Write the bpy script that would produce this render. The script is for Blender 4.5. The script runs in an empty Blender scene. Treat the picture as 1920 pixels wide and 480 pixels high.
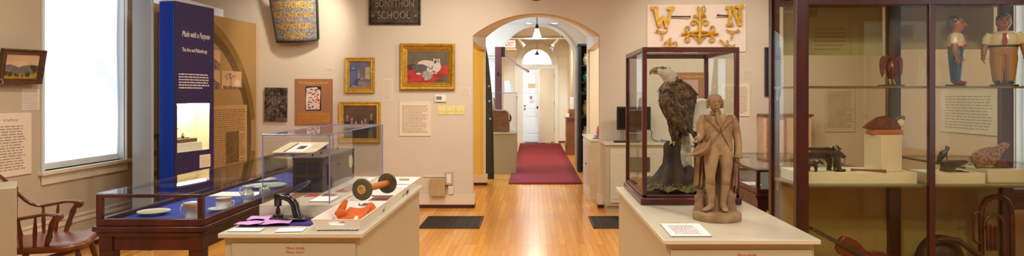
import bpy, bmesh, math, random
from mathutils import Vector, Matrix, Euler
random.seed(7)
S = bpy.context.scene
COL = S.collection
R = math.radians
PI = math.pi

# ------------------------------------------------------------------ camera, world, exposure
F, H, VX, VY = 1200.0, 1.45, 1001.5, 180.0          # focal length in px, eye height, vanishing point
cam_d = bpy.data.cameras.new('camera'); cam = bpy.data.objects.new('camera', cam_d); COL.objects.link(cam)
cam.location = (0, 0, H); cam.rotation_euler = (R(90), 0, 0)
cam_d.sensor_width = 36; cam_d.lens = 36*F/1920
cam_d.shift_x = (960-VX)/1920; cam_d.shift_y = -(240-VY)/1920
cam_d.clip_start = 0.05; cam_d.clip_end = 200
S.camera = cam
S.view_settings.view_transform = 'Standard'; S.view_settings.look = 'None'
S.view_settings.exposure = -0.36; S.view_settings.gamma = 1; S.view_settings.use_curve_mapping = False
S.cycles.transparent_max_bounces = 32; S.cycles.max_bounces = 10; S.cycles.diffuse_bounces = 5
S.cycles.sample_clamp_indirect = 6; S.cycles.caustics_reflective = False; S.cycles.caustics_refractive = False
world = bpy.data.worlds.new('world'); S.world = world; world.use_nodes = True
world.node_tree.nodes['Background'].inputs[0].default_value = (0.75, 0.87, 1, 1)
world.node_tree.nodes['Background'].inputs[1].default_value = 1.0

WARM = (1.0, 0.91, 0.75); WARM2 = (1.0, 0.955, 0.86); COOL = (0.60, 0.80, 1.0)
def lamp(kind, name, loc, power, color, aim=None, **kw):
    d = bpy.data.lights.new(name, kind); d.energy = power; d.color = color
    for k, v in kw.items(): setattr(d, k, v)
    o = bpy.data.objects.new(name, d); COL.objects.link(o); o.location = loc
    if aim is not None:
        o.rotation_euler = (Vector(aim)-Vector(loc)).to_track_quat('-Z', 'Y').to_euler()
    return o
# ceiling lamps of the gallery (all above the frame)
for x, y, p in [(-2.4, 1.2, 62), (0.2, 1.4, 50), (2.3, 0.8, 60), (-2.4, 4.4, 55), (0.0, 5.0, 62), (2.6, 6.3, 50), (-1.2, 6.6, 30)]:
    lamp('AREA', 'ceiling_lamp', (x, y, 3.12), p, WARM2, aim=(x, y, 0), shape='DISK', size=0.55)
# track spots for picture shadows and pedestals, with one added to brighten the cabinet
for x, y, p, aim in [(0.8, 6.6, 75, (-2.6, 8.3, 1.7)), (-0.9, 6.2, 50, (-0.9, 8.3, 1.6)), (1.6, 6.4, 55, (2.2, 8.3, 1.9)),
                     (-1.0, 3.0, 30, (-1.0, 3.6, 0.8)), (1.6, 1.9, 42, (1.0, 3.4, 1.0)), (2.2, 1.6, 60, (2.5, 4.2, 1.4)), (-2.35, 7.35, 75, (-3.1, 8.3, 2.2))]:
    lamp('SPOT', 'track_spot', (x, y, 3.0), p*1.6, WARM, aim=aim, spot_size=R(75), spot_blend=0.8, shadow_soft_size=0.09)
# hall: daylight from the side window on the left and an added cool spot standing in for daylight on the entry door (daylight of the gallery comes from its lit blinds)
lamp('AREA', 'hall_daylight', (-2.3, 12.0, 1.9), 170, (0.42, 0.66, 1.0), aim=(0, 12.4, 1.6), shape='RECTANGLE', size=1.2, size_y=1.8)
lamp('SPOT', 'entry_fill', (0.05, 16.5, 3.2), 520, COOL, aim=(-0.1, 20.0, 0.9), spot_size=R(50), spot_blend=0.6, shadow_soft_size=0.1)
lamp('AREA', 'hall_ceiling_lamp', (0.0, 15.0, 3.2), 120, WARM2, aim=(0, 15.2, 0), shape='DISK', size=0.3)
lamp('AREA', 'side_room_lamp', (-2.2, 9.3, 2.6), 34, (1, 0.84, 0.5), aim=(-1.2, 10.3, 1.1), shape='DISK', size=0.5)
lamp('AREA', 'hall_ceiling_lamp', (1.2, 11.6, 2.85), 18, WARM2, aim=(0.9, 12, 0), shape='DISK', size=0.4)
lamp('AREA', 'side_room_lamp', (2.2, 9.3, 2.6), 50, WARM2, aim=(1.3, 10.3, 1.0), shape='DISK', size=0.5)

# ------------------------------------------------------------------ helpers
def s2l(c):
    return tuple(((v/255)/12.92 if v/255 <= 0.04045 else ((v/255+0.055)/1.055)**2.4) for v in c)
MATS = {}
def mat(name, rgb, rough=0.6, metal=0.0, vary=0.06, scale=6.0, bump=0.0, bscale=40.0, stretch=(1,1,1), rgb2=None, spec=0.5, coat=0.0, detail=3, emit=None, trans=0.0, sheen=0.0):
    if name in MATS: return MATS[name]
    m = bpy.data.materials.new(name); m.use_nodes = True; MATS[name] = m
    nt = m.node_tree; N = nt.nodes; L = nt.links; b = N['Principled BSDF']
    c = s2l(rgb)
    c2 = s2l(rgb2) if rgb2 else tuple(max(0, v*(1-vary*2.2)) for v in c)
    tc = N.new('ShaderNodeTexCoord'); mp = N.new('ShaderNodeMapping'); mp.inputs['Scale'].default_value = stretch
    no = N.new('ShaderNodeTexNoise'); no.inputs['Scale'].default_value = scale; no.inputs['Detail'].default_value = detail
    cr = N.new('ShaderNodeValToRGB'); cr.color_ramp.elements[0].position = 0.35; cr.color_ramp.elements[1].position = 0.65
    cr.color_ramp.elements[0].color = (*c2, 1); cr.color_ramp.elements[1].color = (*c, 1)
    L.new(tc.outputs['Object'], mp.inputs[0]); L.new(mp.outputs[0], no.inputs['Vector']); L.new(no.outputs['Fac'], cr.inputs[0])
    L.new(cr.outputs[0], b.inputs['Base Color'])
    b.inputs['Roughness'].default_value = rough; b.inputs['Metallic'].default_value = metal
    b.inputs['Specular IOR Level'].default_value = spec; b.inputs['Coat Weight'].default_value = coat
    b.inputs['Coat Roughness'].default_value = 0.12
    b.inputs['Sheen Weight'].default_value = sheen
    if emit: b.inputs['Emission Color'].default_value = (*emit[0], 1); b.inputs['Emission Strength'].default_value = emit[1]
    if bump:
        n2 = N.new('ShaderNodeTexNoise'); n2.inputs['Scale'].default_value = bscale; n2.inputs['Detail'].default_value = 4
        bp = N.new('ShaderNodeBump'); bp.inputs['Strength'].default_value = bump; bp.inputs['Distance'].default_value = 0.01
        L.new(mp.outputs[0], n2.inputs['Vector']); L.new(n2.outputs['Fac'], bp.inputs['Height']); L.new(bp.outputs[0], b.inputs['Normal'])
    return m
def emis(name, col, st):
    if name in MATS: return MATS[name]
    m = bpy.data.materials.new(name); m.use_nodes = True; MATS[name] = m
    b = m.node_tree.nodes['Principled BSDF']; b.inputs['Base Color'].default_value = (*col, 1)
    b.inputs['Emission Color'].default_value = (*col, 1); b.inputs['Emission Strength'].default_value = st
    return m
def glass(name, tint=(0.95, 0.97, 0.95), f0=0.045, rough=0.0, haze=0.0):
    if name in MATS: return MATS[name]
    m = bpy.data.materials.new(name); m.use_nodes = True; MATS[name] = m
    nt = m.node_tree; N = nt.nodes; L = nt.links; N.remove(N['Principled BSDF']); out = N['Material Output']
    t = N.new('ShaderNodeBsdfTransparent'); t.inputs[0].default_value = (*tint, 1)
    g = N.new('ShaderNodeBsdfGlossy'); g.inputs['Roughness'].default_value = rough
    lw = N.new('ShaderNodeLayerWeight'); lw.inputs['Blend'].default_value = 0.5
    pw = N.new('ShaderNodeMath'); pw.operation = 'POWER'; pw.inputs[1].default_value = 5.0
    ml = N.new('ShaderNodeMath'); ml.operation = 'MULTIPLY_ADD'; ml.inputs[1].default_value = 0.7; ml.inputs[2].default_value = f0
    mx = N.new('ShaderNodeMixShader')
    L.new(lw.outputs['Facing'], pw.inputs[0]); L.new(pw.outputs[0], ml.inputs[0]); L.new(ml.outputs[0], mx.inputs[0])
    L.new(t.outputs[0], mx.inputs[1]); L.new(g.outputs[0], mx.inputs[2])
    last = mx
    if haze:
        df = N.new('ShaderNodeBsdfDiffuse'); df.inputs[0].default_value = (0.8, 0.85, 0.85, 1)
        m2 = N.new('ShaderNodeMixShader'); m2.inputs[0].default_value = haze
        L.new(mx.outputs[0], m2.inputs[1]); L.new(df.outputs[0], m2.inputs[2]); last = m2
    L.new(last.outputs[0], out.inputs[0])
    return m
def wood(name, rgb, rgb2, rough=0.35, grain=(1, 1, 12), scale=5, coat=0.3):
    return mat(name, rgb, rough=rough, rgb2=rgb2, scale=scale, stretch=grain, coat=coat, bump=0.05, bscale=30, detail=6)

WM = {}
def wmat(o): return WM.get(o.name, Matrix.Identity(4))
def tag(o, label=None, cat=None, group=None, kind=None):
    if label: o['label'] = label
    if cat: o['category'] = cat
    if group: o['group'] = group
    if kind: o['kind'] = kind
    return o
def thing(name, loc, label, cat, rz=0, group=None):
    o = bpy.data.objects.new(name, None); COL.objects.link(o); o.empty_display_size = 0.1
    o.location = loc; o.rotation_euler = (0, 0, rz)
    WM[o.name] = Matrix.Translation(Vector(loc)) @ Matrix.Rotation(rz, 4, 'Z')
    return tag(o, label, cat, group)

def smoothp(pts, n=5):
    pts = [Vector(p) for p in pts]; o = []
    for i in range(len(pts)-1):
        a, b, c, d = pts[max(i-1, 0)], pts[i], pts[i+1], pts[min(i+2, len(pts)-1)]
        for k in range(n):
            t = k/n; o.append(0.5*((2*b)+(c-a)*t+(2*a-5*b+4*c-d)*t*t+(3*b-a-3*c+d)*t**3))
    return o+[pts[-1]]
def smoothr(rs, n=5):
    o = []
    for i in range(len(rs)-1):
        for k in range(n):
            t = k/n; p, q = rs[i], rs[i+1]
            o.append(tuple(x+(y-x)*t for x, y in zip(p, q)) if isinstance(p, tuple) else p+(q-p)*t)
    return o+[rs[-1]]
class MB:
    def __init__(s): s.v = []; s.f = []; s.m = []
    def add(s, vs, fs, m=0):
        k = len(s.v); s.v += [Vector(p) for p in vs]; s.f += [tuple(i+k for i in f) for f in fs]; s.m += [m]*len(fs); return s
    def box(s, x0, y0, z0, x1, y1, z1, m=0, M=None):
        x0, x1 = min(x0, x1), max(x0, x1); y0, y1 = min(y0, y1), max(y0, y1); z0, z1 = min(z0, z1), max(z0, z1)
        vs = [Vector(p) for p in [(x0,y0,z0),(x1,y0,z0),(x1,y1,z0),(x0,y1,z0),(x0,y0,z1),(x1,y0,z1),(x1,y1,z1),(x0,y1,z1)]]
        if M: vs = [M @ p for p in vs]
        return s.add(vs, [(0,3,2,1),(4,5,6,7),(0,1,5,4),(1,2,6,5),(2,3,7,6),(3,0,4,7)], m)
    def prism(s, pts, a, b, axis='y', m=0, M=None):
        """2-D outline extruded from a to b; axis y: pts are (x,z); axis z: (x,y); axis x: (y,z)"""
        def P(p, t):
            q = {'y': (p[0], t, p[1]), 'z': (p[0], p[1], t), 'x': (t, p[0], p[1])}[axis]
            q = Vector(q); return M @ q if M else q
        n = len(pts); area = sum(pts[i][0]*pts[(i+1) % n][1]-pts[(i+1) % n][0]*pts[i][1] for i in range(n))
        vs = [P(p, a) for p in pts]+[P(p, b) for p in pts]
        flip = (area > 0) == (axis != 'y'); 
        if a > b: flip = not flip
        f0 = tuple(range(n)); f1 = tuple(range(n, 2*n))
        fs = [f0[::-1] if flip else f0, f1 if flip else f1[::-1]]
        for i in range(n):
            j = (i+1) % n; q = (i, j, n+j, n+i); fs.append(q if flip else q[::-1])
        return s.add(vs, fs, m)
    def tube(s, pts, r, n=10, m=0, cap=True, sq=None):
        pts = [Vector(p) for p in pts]; rr = r if isinstance(r, (list, tuple)) else [r]*len(pts)
        vs = []; up = None
        for i, p in enumerate(pts):
            d = (pts[min(i+1, len(pts)-1)]-pts[max(i-1, 0)]).normalized()
            if up is None: up = Vector((0,0,1)) if abs(d.z) < 0.9 else Vector((0,1,0))
            a = (up-d*up.dot(d)).normalized(); b = d.cross(a); up = a
            ra, rb = (rr[i], rr[i]) if not isinstance(rr[i], (tuple, list)) else rr[i]
            for k in range(n):
                t = 2*PI*k/n; vs.append(p+a*math.cos(t)*ra+b*math.sin(t)*rb)
        fs = []
        for i in range(len(pts)-1):
            for k in range(n):
                k2 = (k+1) % n; fs.append((i*n+k, i*n+k2, (i+1)*n+k2, (i+1)*n+k))
        if cap: fs += [tuple(range(n))[::-1], tuple((len(pts)-1)*n+k for k in range(n))]
        return s.add(vs, fs, m)
    def lathe(s, prof, c=(0,0,0), n=28, m=0, M=None):
        vs = []; c = Vector(c)
        for (r, z) in prof:
            for k in range(n):
                t = 2*PI*k/n; p = Vector((r*math.cos(t), r*math.sin(t), z)); vs.append((M @ p if M else p)+c)
        fs = []
        for i in range(len(prof)-1):
            for k in range(n):
                k2 = (k+1) % n; fs.append((i*n+k, i*n+k2, (i+1)*n+k2, (i+1)*n+k))
        if prof[0][0] > 1e-5: fs.append(tuple(range(n))[::-1])
        if prof[-1][0] > 1e-5: fs.append(tuple((len(prof)-1)*n+k for k in range(n)))
        return s.add(vs, fs, m)
    def ball(s, c, r, n=16, m=0, rot=None):
        if not isinstance(r, (tuple, list)): r = (r, r, r)
        M = Euler(rot).to_matrix() if rot else Matrix.Identity(3); c = Vector(c); vs = []; h = n//2
        for i in range(1, h):
            a = PI*i/h
            for k in range(n):
                t = 2*PI*k/n; vs.append(c+M @ Vector((r[0]*math.sin(a)*math.cos(t), r[1]*math.sin(a)*math.sin(t), -r[2]*math.cos(a))))
        vs += [c+M @ Vector((0,0,-r[2])), c+M @ Vector((0,0,r[2]))]
        fs = []; b = len(vs)-2
        for i in range(h-2):
            for k in range(n):
                k2 = (k+1) % n; fs.append((i*n+k, i*n+k2, (i+1)*n+k2, (i+1)*n+k))
        for k in range(n):
            k2 = (k+1) % n; fs.append((b, k2, k)); fs.append((b+1, (h-2)*n+k, (h-2)*n+k2))
        return s.add(vs, fs, m)
    def grid(s, fn, nu, nv, m=0):
        vs = [fn(i/nu, j/nv) for j in range(nv+1) for i in range(nu+1)]
        fs = [(j*(nu+1)+i, j*(nu+1)+i+1, (j+1)*(nu+1)+i+1, (j+1)*(nu+1)+i) for j in range(nv) for i in range(nu)]
        return s.add(vs, fs, m)
    def build(s, name, mats, parent=None, local=False, bevel=0, smooth=35, fuse=None, solid=0, loc=None):
        me = bpy.data.meshes.new(name)
        vs = s.v
        if parent is not None and not local:
            I = wmat(parent).inverted(); vs = [I @ p for p in vs]
        if parent is None:
            if loc is None:
                xs = [p.x for p in vs]; ys = [p.y for p in vs]
                loc = Vector(((min(xs)+max(xs))/2, (min(ys)+max(ys))/2, min(p.z for p in vs)))
            vs = [p-Vector(loc) for p in vs]
        me.from_pydata([tuple(p) for p in vs], [], s.f)
        if not isinstance(mats, (list, tuple)): mats = [mats]
        for q in mats: me.materials.append(q)
        me.polygons.foreach_set('material_index', s.m)
        if fuse:
            t = bpy.data.objects.new('t', me); COL.objects.link(t)
            rm = t.modifiers.new('r', 'REMESH'); rm.mode = 'VOXEL'; rm.voxel_size = fuse[0]; rm.use_smooth_shade = True
            if fuse[1]:
                sm = t.modifiers.new('s', 'SMOOTH'); sm.factor = 0.5; sm.iterations = fuse[1]
            dg = bpy.context.evaluated_depsgraph_get(); me2 = bpy.data.meshes.new_from_object(t.evaluated_get(dg))
            bpy.data.objects.remove(t); me = me2; me.name = name
            if not me.materials:
                for q in mats: me.materials.append(q)
        me.validate(); me.update()
        if smooth:
            me.shade_smooth()
            if not fuse: me.set_sharp_from_angle(angle=R(smooth))
        o = bpy.data.objects.new(name, me); COL.objects.link(o)
        if parent is not None:
            o.parent = parent; WM[o.name] = wmat(parent)
        else:
            o.location = loc; WM[o.name] = Matrix.Translation(Vector(loc))
        if solid:
            k = o.modifiers.new('solid', 'SOLIDIFY'); k.thickness = solid; k.offset = 0
        if bevel:
            k = o.modifiers.new('bevel', 'BEVEL'); k.width = bevel; k.segments = 2; k.limit_method = 'ANGLE'; k.harden_normals = False
        return o

def at(px, py, Y):                                   # a pixel of the photo at depth Y -> point in the room
    return Vector(((px-VX)*Y/F, Y, H-(py-VY)*Y/F))
def copy_thing(o, loc=None, rz=None):
    c = o.copy(); COL.objects.link(c)
    if loc is not None: c.location = loc
    if rz is not None: c.rotation_euler = (0, 0, rz)
    for ch in list(o.children):
        d = ch.copy(); COL.objects.link(d); d.parent = c
        for g in list(ch.children):
            e = g.copy(); COL.objects.link(e); e.parent = d
    return c
def frame_of(origin, right, up):
    r = Vector(right).normalized(); u = Vector(up).normalized(); n = r.cross(u)
    M = Matrix((r, u, n)).transposed().to_4x4(); M.translation = Vector(origin); return M
def letters(mb, text, M, w, h, m=0, depth=0.002, x0=0, y0=0, shear=0, rise=None, bold=0.0):
    """lettering fitted in a w by h box whose lower left corner is (x0,y0) of frame M (x right, y up, z out)"""
    cu = bpy.data.curves.new('t', 'FONT'); cu.body = text; cu.size = 1; cu.resolution_u = 3; cu.shear = shear; cu.offset = bold
    cu.extrude = 0.5
    t = bpy.data.objects.new('t', cu); COL.objects.link(t)
    dg = bpy.context.evaluated_depsgraph_get(); me = bpy.data.meshes.new_from_object(t.evaluated_get(dg))
    bpy.data.objects.remove(t)
    xs = [v.co.x for v in me.vertices]; ys = [v.co.y for v in me.vertices]
    ax, bx, ay, by = min(xs), max(xs), min(ys), max(ys)
    vs = []
    for v in me.vertices:
        u = (v.co.x-ax)/(bx-ax); q = (v.co.y-ay)/(by-ay)
        y = y0+q*h+(rise(u) if rise else 0)
        vs.append(M @ Vector((x0+u*w, y, (v.co.z+0.5)*depth)))
    mb.add(vs, [tuple(p.vertices) for p in me.polygons], m)
    bpy.data.meshes.remove(me)
def dashes(mb, M, w, h, rows, m=0, x0=0, y0=0, t=0.0008, fill=0.40, rag=0.25):
    """rows of word-length strokes: body text too small to read"""
    lh = h/rows
    for i in range(rows):
        y = y0+h-(i+0.8)*lh; x = x0; end = x0+w*(1-(random.random()*rag if i % 6 == 5 else random.random()*0.06))
        while x < end-w*0.03:
            l = min(w*random.uniform(0.04, 0.13), end-x)
            mb.add([M @ Vector(p) for p in [(x, y, t), (x+l, y, t), (x+l, y+lh*fill, t), (x, y+lh*fill, t)]], [(0,1,2,3)], m)
            x += l+w*0.018
def ell(cx, cy, rx, ry, n=20, rot=0, wob=0.0, seed=0):
    rnd = random.Random(seed); o = []
    for k in range(n):
        t = 2*PI*k/n; q = 1+wob*(rnd.random()-0.5); x = rx*math.cos(t)*q; y = ry*math.sin(t)*q
        o.append((cx+x*math.cos(rot)-y*math.sin(rot), cy+x*math.sin(rot)+y*math.cos(rot)))
    return o
def paint(mb, M, pts, z, m):
    mb.add([M @ Vector((x, y, z)) for x, y in pts], [tuple(range(len(pts)))], m)
def bar_frame(mb, M, w, h, t, d0, d1, m=0, prof=None):
    """mitred picture frame with a moulded profile: prof = [(offset inwards, height)]"""
    prof = prof or [(0, d0), (0, d1), (t*0.25, d1*1.0), (t*0.5, d1*0.75), (t*0.8, d1*0.85), (t, d1*0.5), (t, d0)]
    rings = []
    for (o, z) in prof:
        rings.append([M @ Vector(p) for p in [(o, o, z), (w-o, o, z), (w-o, h-o, z), (o, h-o, z)]])
    vs = [p for r in rings for p in r]; fs = []
    for i in range(len(rings)-1):
        for k in range(4):
            k2 = (k+1) % 4; fs.append((i*4+k, i*4+k2, (i+1)*4+k2, (i+1)*4+k))
    mb.add(vs, fs, m)

# ------------------------------------------------------------------ materials
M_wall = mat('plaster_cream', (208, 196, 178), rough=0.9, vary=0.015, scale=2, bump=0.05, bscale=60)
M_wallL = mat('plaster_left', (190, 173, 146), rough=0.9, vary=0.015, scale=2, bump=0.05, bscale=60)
M_ceil = mat('ceiling_white', (232, 226, 215), rough=0.95, vary=0.01)
M_hallc = mat('hall_plaster', (228, 212, 185), rough=0.9, vary=0.01)
M_yel = mat('yellow_plaster', (232, 196, 96), rough=0.85, vary=0.02)
M_blueg = mat('blue_grey_plaster', (150, 168, 180), rough=0.85, vary=0.02)
M_trim = mat('white_trim', (222, 210, 188), rough=0.45, vary=0.01)
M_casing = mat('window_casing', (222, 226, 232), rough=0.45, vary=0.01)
M_shoe = mat('dark_red_shoe', (74, 22, 20), rough=0.4)
M_ped = mat('pedestal_cream', (182, 172, 142), rough=0.4, vary=0.01)
M_pedtop = mat('pedestal_top', (206, 199, 178), rough=0.28, vary=0.01)
M_maho = wood('mahogany', (80, 27, 17), (46, 14, 10), grain=(1, 1, 0.15), scale=14)
M_mahod = wood('mahogany_dark', (84, 16, 12), (54, 10, 9), rough=0.4, grain=(1, 1, 0.15), scale=14)
M_cab = wood('cabinet_mahogany', (70, 18, 12), (46, 11, 9), rough=0.3, grain=(1, 1, 0.12), scale=16)
M_chair = wood('cherry_wood', (122, 54, 24), (76, 28, 13), rough=0.25, grain=(1, 1, 1), scale=9, coat=0.5)
M_seat = wood('seat_wood', (132, 72, 34), (94, 46, 20), rough=0.35, grain=(1, 8, 1), scale=5, coat=0.2)
M_gold = mat('gilt', (196, 150, 52), rough=0.38, metal=0.55, vary=0.16, scale=30, bump=0.15, bscale=70)
M_gold2 = mat('gilt_bright', (212, 168, 56), rough=0.42, metal=0.35, vary=0.16, scale=40, bump=0.1, bscale=80)
M_goldp = mat('gilded_iron', (222, 176, 26), rough=0.5, metal=0.1, rgb2=(176, 118, 18), scale=22, bump=0.2, bscale=50)
M_velvet = mat('blue_velvet', (10, 48, 158), rough=0.95, vary=0.1, scale=30, sheen=0.1)
M_china = mat('white_china', (232, 232, 228), rough=0.15, vary=0.04, scale=14, coat=0.5)
M_pink = mat('pink_lustre', (214, 150, 150), rough=0.2, rgb2=(232, 200, 196), scale=30, coat=0.4)
M_paper = mat('white_paper', (240, 236, 234), rough=0.8, vary=0.01)
M_cream = mat('cream_card', (226, 210, 184), rough=0.8, vary=0.01)
M_ink = mat('grey_ink', (158, 142, 124), rough=0.9)
M_ink2 = mat('soft_ink', (190, 176, 156), rough=0.9)
M_black = mat('black_enamel', (16, 15, 16), rough=0.25, vary=0.1, coat=0.5)
M_blackm = mat('matte_black', (26, 24, 24), rough=0.6)
M_screen = mat('screen_black', (18, 19, 22), rough=0.15)
M_red = mat('red_paint', (190, 30, 22), rough=0.3)
M_redink = mat('red_ink', (190, 40, 34), rough=0.7)
M_white = mat('white_plastic', (232, 228, 216), rough=0.35, vary=0.01)
M_tray = mat('white_tray', (238, 236, 230), rough=0.3, vary=0.01)
M_whitebox = mat('white_block', (226, 220, 204), rough=0.7, vary=0.02)
M_ivory = mat('ivory_plate', (232, 218, 150), rough=0.35)
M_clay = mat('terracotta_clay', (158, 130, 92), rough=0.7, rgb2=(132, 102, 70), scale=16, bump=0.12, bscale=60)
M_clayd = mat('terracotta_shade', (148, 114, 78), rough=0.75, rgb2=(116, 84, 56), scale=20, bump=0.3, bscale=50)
G_pane = glass('clear_glass', (0.97, 0.985, 0.975), 0.02)
G_top = glass('case_top_glass', (0.93, 0.97, 0.96), 0.035)
G_cab = glass('old_cabinet_glass', (0.95, 0.93, 0.83), 0.02)
G_acr = glass('acrylic', (0.975, 0.975, 0.98), 0.02, haze=0.006)
G_edge = mat('acrylic_edge', (120, 130, 190), rough=0.2)
G_sedge = mat('glass_shelf_edge', (112, 98, 62), rough=0.2)
# ================================================================== THE SETTING
def struct(name, mb, m, **k): return tag(mb.build(name, m, **k), kind='structure')
XL, XR, YW, ZC = -4.3, 4.3, 8.3, 3.25
# floor: maple strips running to the back wall
def floor_mat():
    m = bpy.data.materials.new('maple_strip_floor'); m.use_nodes = True; nt = m.node_tree; N = nt.nodes; L = nt.links; b = N['Principled BSDF']
    tc = N.new('ShaderNodeTexCoord'); mp = N.new('ShaderNodeMapping'); mp.inputs['Rotation'].default_value = (0, 0, R(90))
    L.new(tc.outputs['Object'], mp.inputs[0])
    br = N.new('ShaderNodeTexBrick'); br.inputs['Scale'].default_value = 1; br.inputs['Brick Width'].default_value = 1.3; br.inputs['Row Height'].default_value = 0.062
    br.inputs['Mortar Size'].default_value = 0.0016; br.offset = 0.37; br.offset_frequency = 3
    br.inputs['Color1'].default_value = (*s2l((230, 168, 80)), 1); br.inputs['Color2'].default_value = (*s2l((212, 142, 58)), 1); br.inputs['Mortar'].default_value = (*s2l((166, 106, 50)), 1)
    L.new(mp.outputs[0], br.inputs['Vector'])
    no = N.new('ShaderNodeTexNoise'); no.inputs['Scale'].default_value = 7; no.inputs['Detail'].default_value = 6
    m2 = N.new('ShaderNodeMapping'); m2.inputs['Scale'].default_value = (9, 0.7, 1); L.new(tc.outputs['Object'], m2.inputs[0]); L.new(m2.outputs[0], no.inputs['Vector'])
    mx = N.new('ShaderNodeMixRGB'); mx.blend_type = 'MULTIPLY'; mx.inputs[0].default_value = 0.5
    cr = N.new('ShaderNodeValToRGB'); cr.color_ramp.elements[0].position = 0.3; cr.color_ramp.elements[0].color = (0.80, 0.70, 0.56, 1); cr.color_ramp.elements[1].position = 0.7; cr.color_ramp.elements[1].color = (1, 1, 1, 1)
    L.new(no.outputs['Fac'], cr.inputs[0]); L.new(br.outputs['Color'], mx.inputs[1]); L.new(cr.outputs[0], mx.inputs[2]); L.new(mx.outputs[0], b.inputs['Base Color'])
    b.inputs['Roughness'].default_value = 0.2; b.inputs['Specular IOR Level'].default_value = 0.5
    bp = N.new('ShaderNodeBump'); bp.inputs['Strength'].default_value = 0.12; bp.inputs['Distance'].default_value = 0.004
    L.new(br.outputs['Fac'], bp.inputs['Height']); bp.invert = True; L.new(bp.outputs[0], b.inputs['Normal'])
    return m
struct('floor', MB().box(-4.6, -3.3, -0.1, 4.6, 21.0, 0), floor_mat(), smooth=0)
struct('ceiling', MB().box(-4.6, -3.3, ZC, 4.6, 8.3, ZC+0.12), M_ceil, smooth=0)
struct('wall_back', MB().box(-4.6, -3.3, 0, 4.6, -3.0, ZC), M_wall, smooth=0)

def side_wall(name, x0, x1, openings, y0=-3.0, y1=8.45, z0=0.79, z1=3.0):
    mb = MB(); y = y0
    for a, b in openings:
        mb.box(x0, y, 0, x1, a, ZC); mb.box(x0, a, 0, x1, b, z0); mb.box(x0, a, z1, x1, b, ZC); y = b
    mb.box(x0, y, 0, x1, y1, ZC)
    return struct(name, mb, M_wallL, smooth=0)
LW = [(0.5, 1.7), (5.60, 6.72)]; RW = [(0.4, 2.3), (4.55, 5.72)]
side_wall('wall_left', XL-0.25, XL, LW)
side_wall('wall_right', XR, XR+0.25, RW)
# windows: casing, sash, glass and a glowing fabric blind (lit by the daylight behind it)
def blind_mat():
    m = bpy.data.materials.new('lit_blind_fabric'); m.use_nodes = True; nt = m.node_tree; N = nt.nodes; L = nt.links; b = N['Principled BSDF']
    tc = N.new('ShaderNodeTexCoord'); no = N.new('ShaderNodeTexNoise'); no.inputs['Scale'].default_value = 1.6; no.inputs['Detail'].default_value = 2
    cr = N.new('ShaderNodeValToRGB'); cr.color_ramp.elements[0].position = 0.3; cr.color_ramp.elements[0].color = (0.46, 0.66, 0.84, 1); cr.color_ramp.elements[1].position = 0.6; cr.color_ramp.elements[1].color = (0.86, 0.95, 1, 1)
    L.new(tc.outputs['Object'], no.inputs['Vector']); L.new(no.outputs['Fac'], cr.inputs[0]); L.new(cr.outputs[0], b.inputs['Emission Color'])
    b.inputs['Base Color'].default_value = (0.8, 0.85, 0.9, 1); b.inputs['Roughness'].default_value = 0.9; b.inputs['Emission Strength'].default_value = BLIND
    return m
BLIND = 1.55
M_blind = blind_mat()
M_hem = mat('blind_hem', (196, 190, 178), rough=0.9, emit=((0.8, 0.8, 0.75), 0.25))
def window(n, side, a, b, z0=0.79, z1=3.0):
    sg = 1 if side == 'L' else -1; xw = XL if side == 'L' else XR
    X = lambda d: xw-sg*d                                   # d: depth into the wall
    o = bpy.data.objects.new(f'window_{n}', None); COL.objects.link(o); o.location = (xw, (a+b)/2, z0); WM[o.name] = Matrix.Translation(o.location); tag(o, kind='structure')
    f = MB(); t = 0.045
    for (ya, yb, za, zb) in [(a, a+t, z0, z1), (b-t, b, z0, z1), (a, b, z0, z0+t), (a, b, z1-t, z1), (a, b, (z0+z1)/2-0.02, (z0+z1)/2+0.02)]:
        f.box(X(0.10), ya, za, X(0.15), yb, zb)
    f.build('window_sash', M_casing, o, bevel=0.004)
    c = MB(); w = 0.025
    for (ya, yb, za, zb) in [(a-w, a, z0, z1+w), (b, b+w, z0, z1+w), (a, b, z1, z1+w)]:
        c.box(X(0), ya, za, X(-0.022), yb, zb)
    for (ya, yb) in [(a, a+0.012), (b-0.012, b)]: c.box(X(0.0), ya, z0, X(0.2), yb, z1)
    c.build('window_casing', M_casing, o, bevel=0.004)
    k = MB().box(X(0.1), a-w-0.03, z0-0.035, X(-0.05), b+w+0.03, z0)
    k.box(X(0), a-w, z0-0.12, X(-0.02), b+w, z0-0.035)
    k.build('window_sill', M_trim, o, bevel=0.006)
    MB().box(X(0.12), a+t, z0+t, X(0.125), b-t, z1-t).build('pane', G_pane, o)
    d = 0.055
    MB().grid(lambda u, v: Vector((X(d+0.006*math.sin(9*v+u*3)), a+0.02+(b-a-0.06)*u, z0+0.06+(z1-z0-0.06)*v)), 12, 30).build('window_blind', M_blind, o, solid=0.003)
    MB().box(X(d-0.006), a+0.02, z0+0.004, X(d+0.006), b-0.04, z0+0.06).build('blind_hem', M_hem, o)
window(1, 'L', *LW[1]); window(2, 'L', *LW[0]); window(3, 'R', *RW[1]); window(4, 'R', *RW[0])
struct('trim_1', MB().box(XL, 2.2, 0.27, XL+0.012, 8.3, 0.30).box(XL, 2.2, 0.325, XL+0.02, 8.3, 0.345).box(XL, 2.2, 0.30, XL+0.003, 8.3, 0.325), M_trim, smooth=0)

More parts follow.
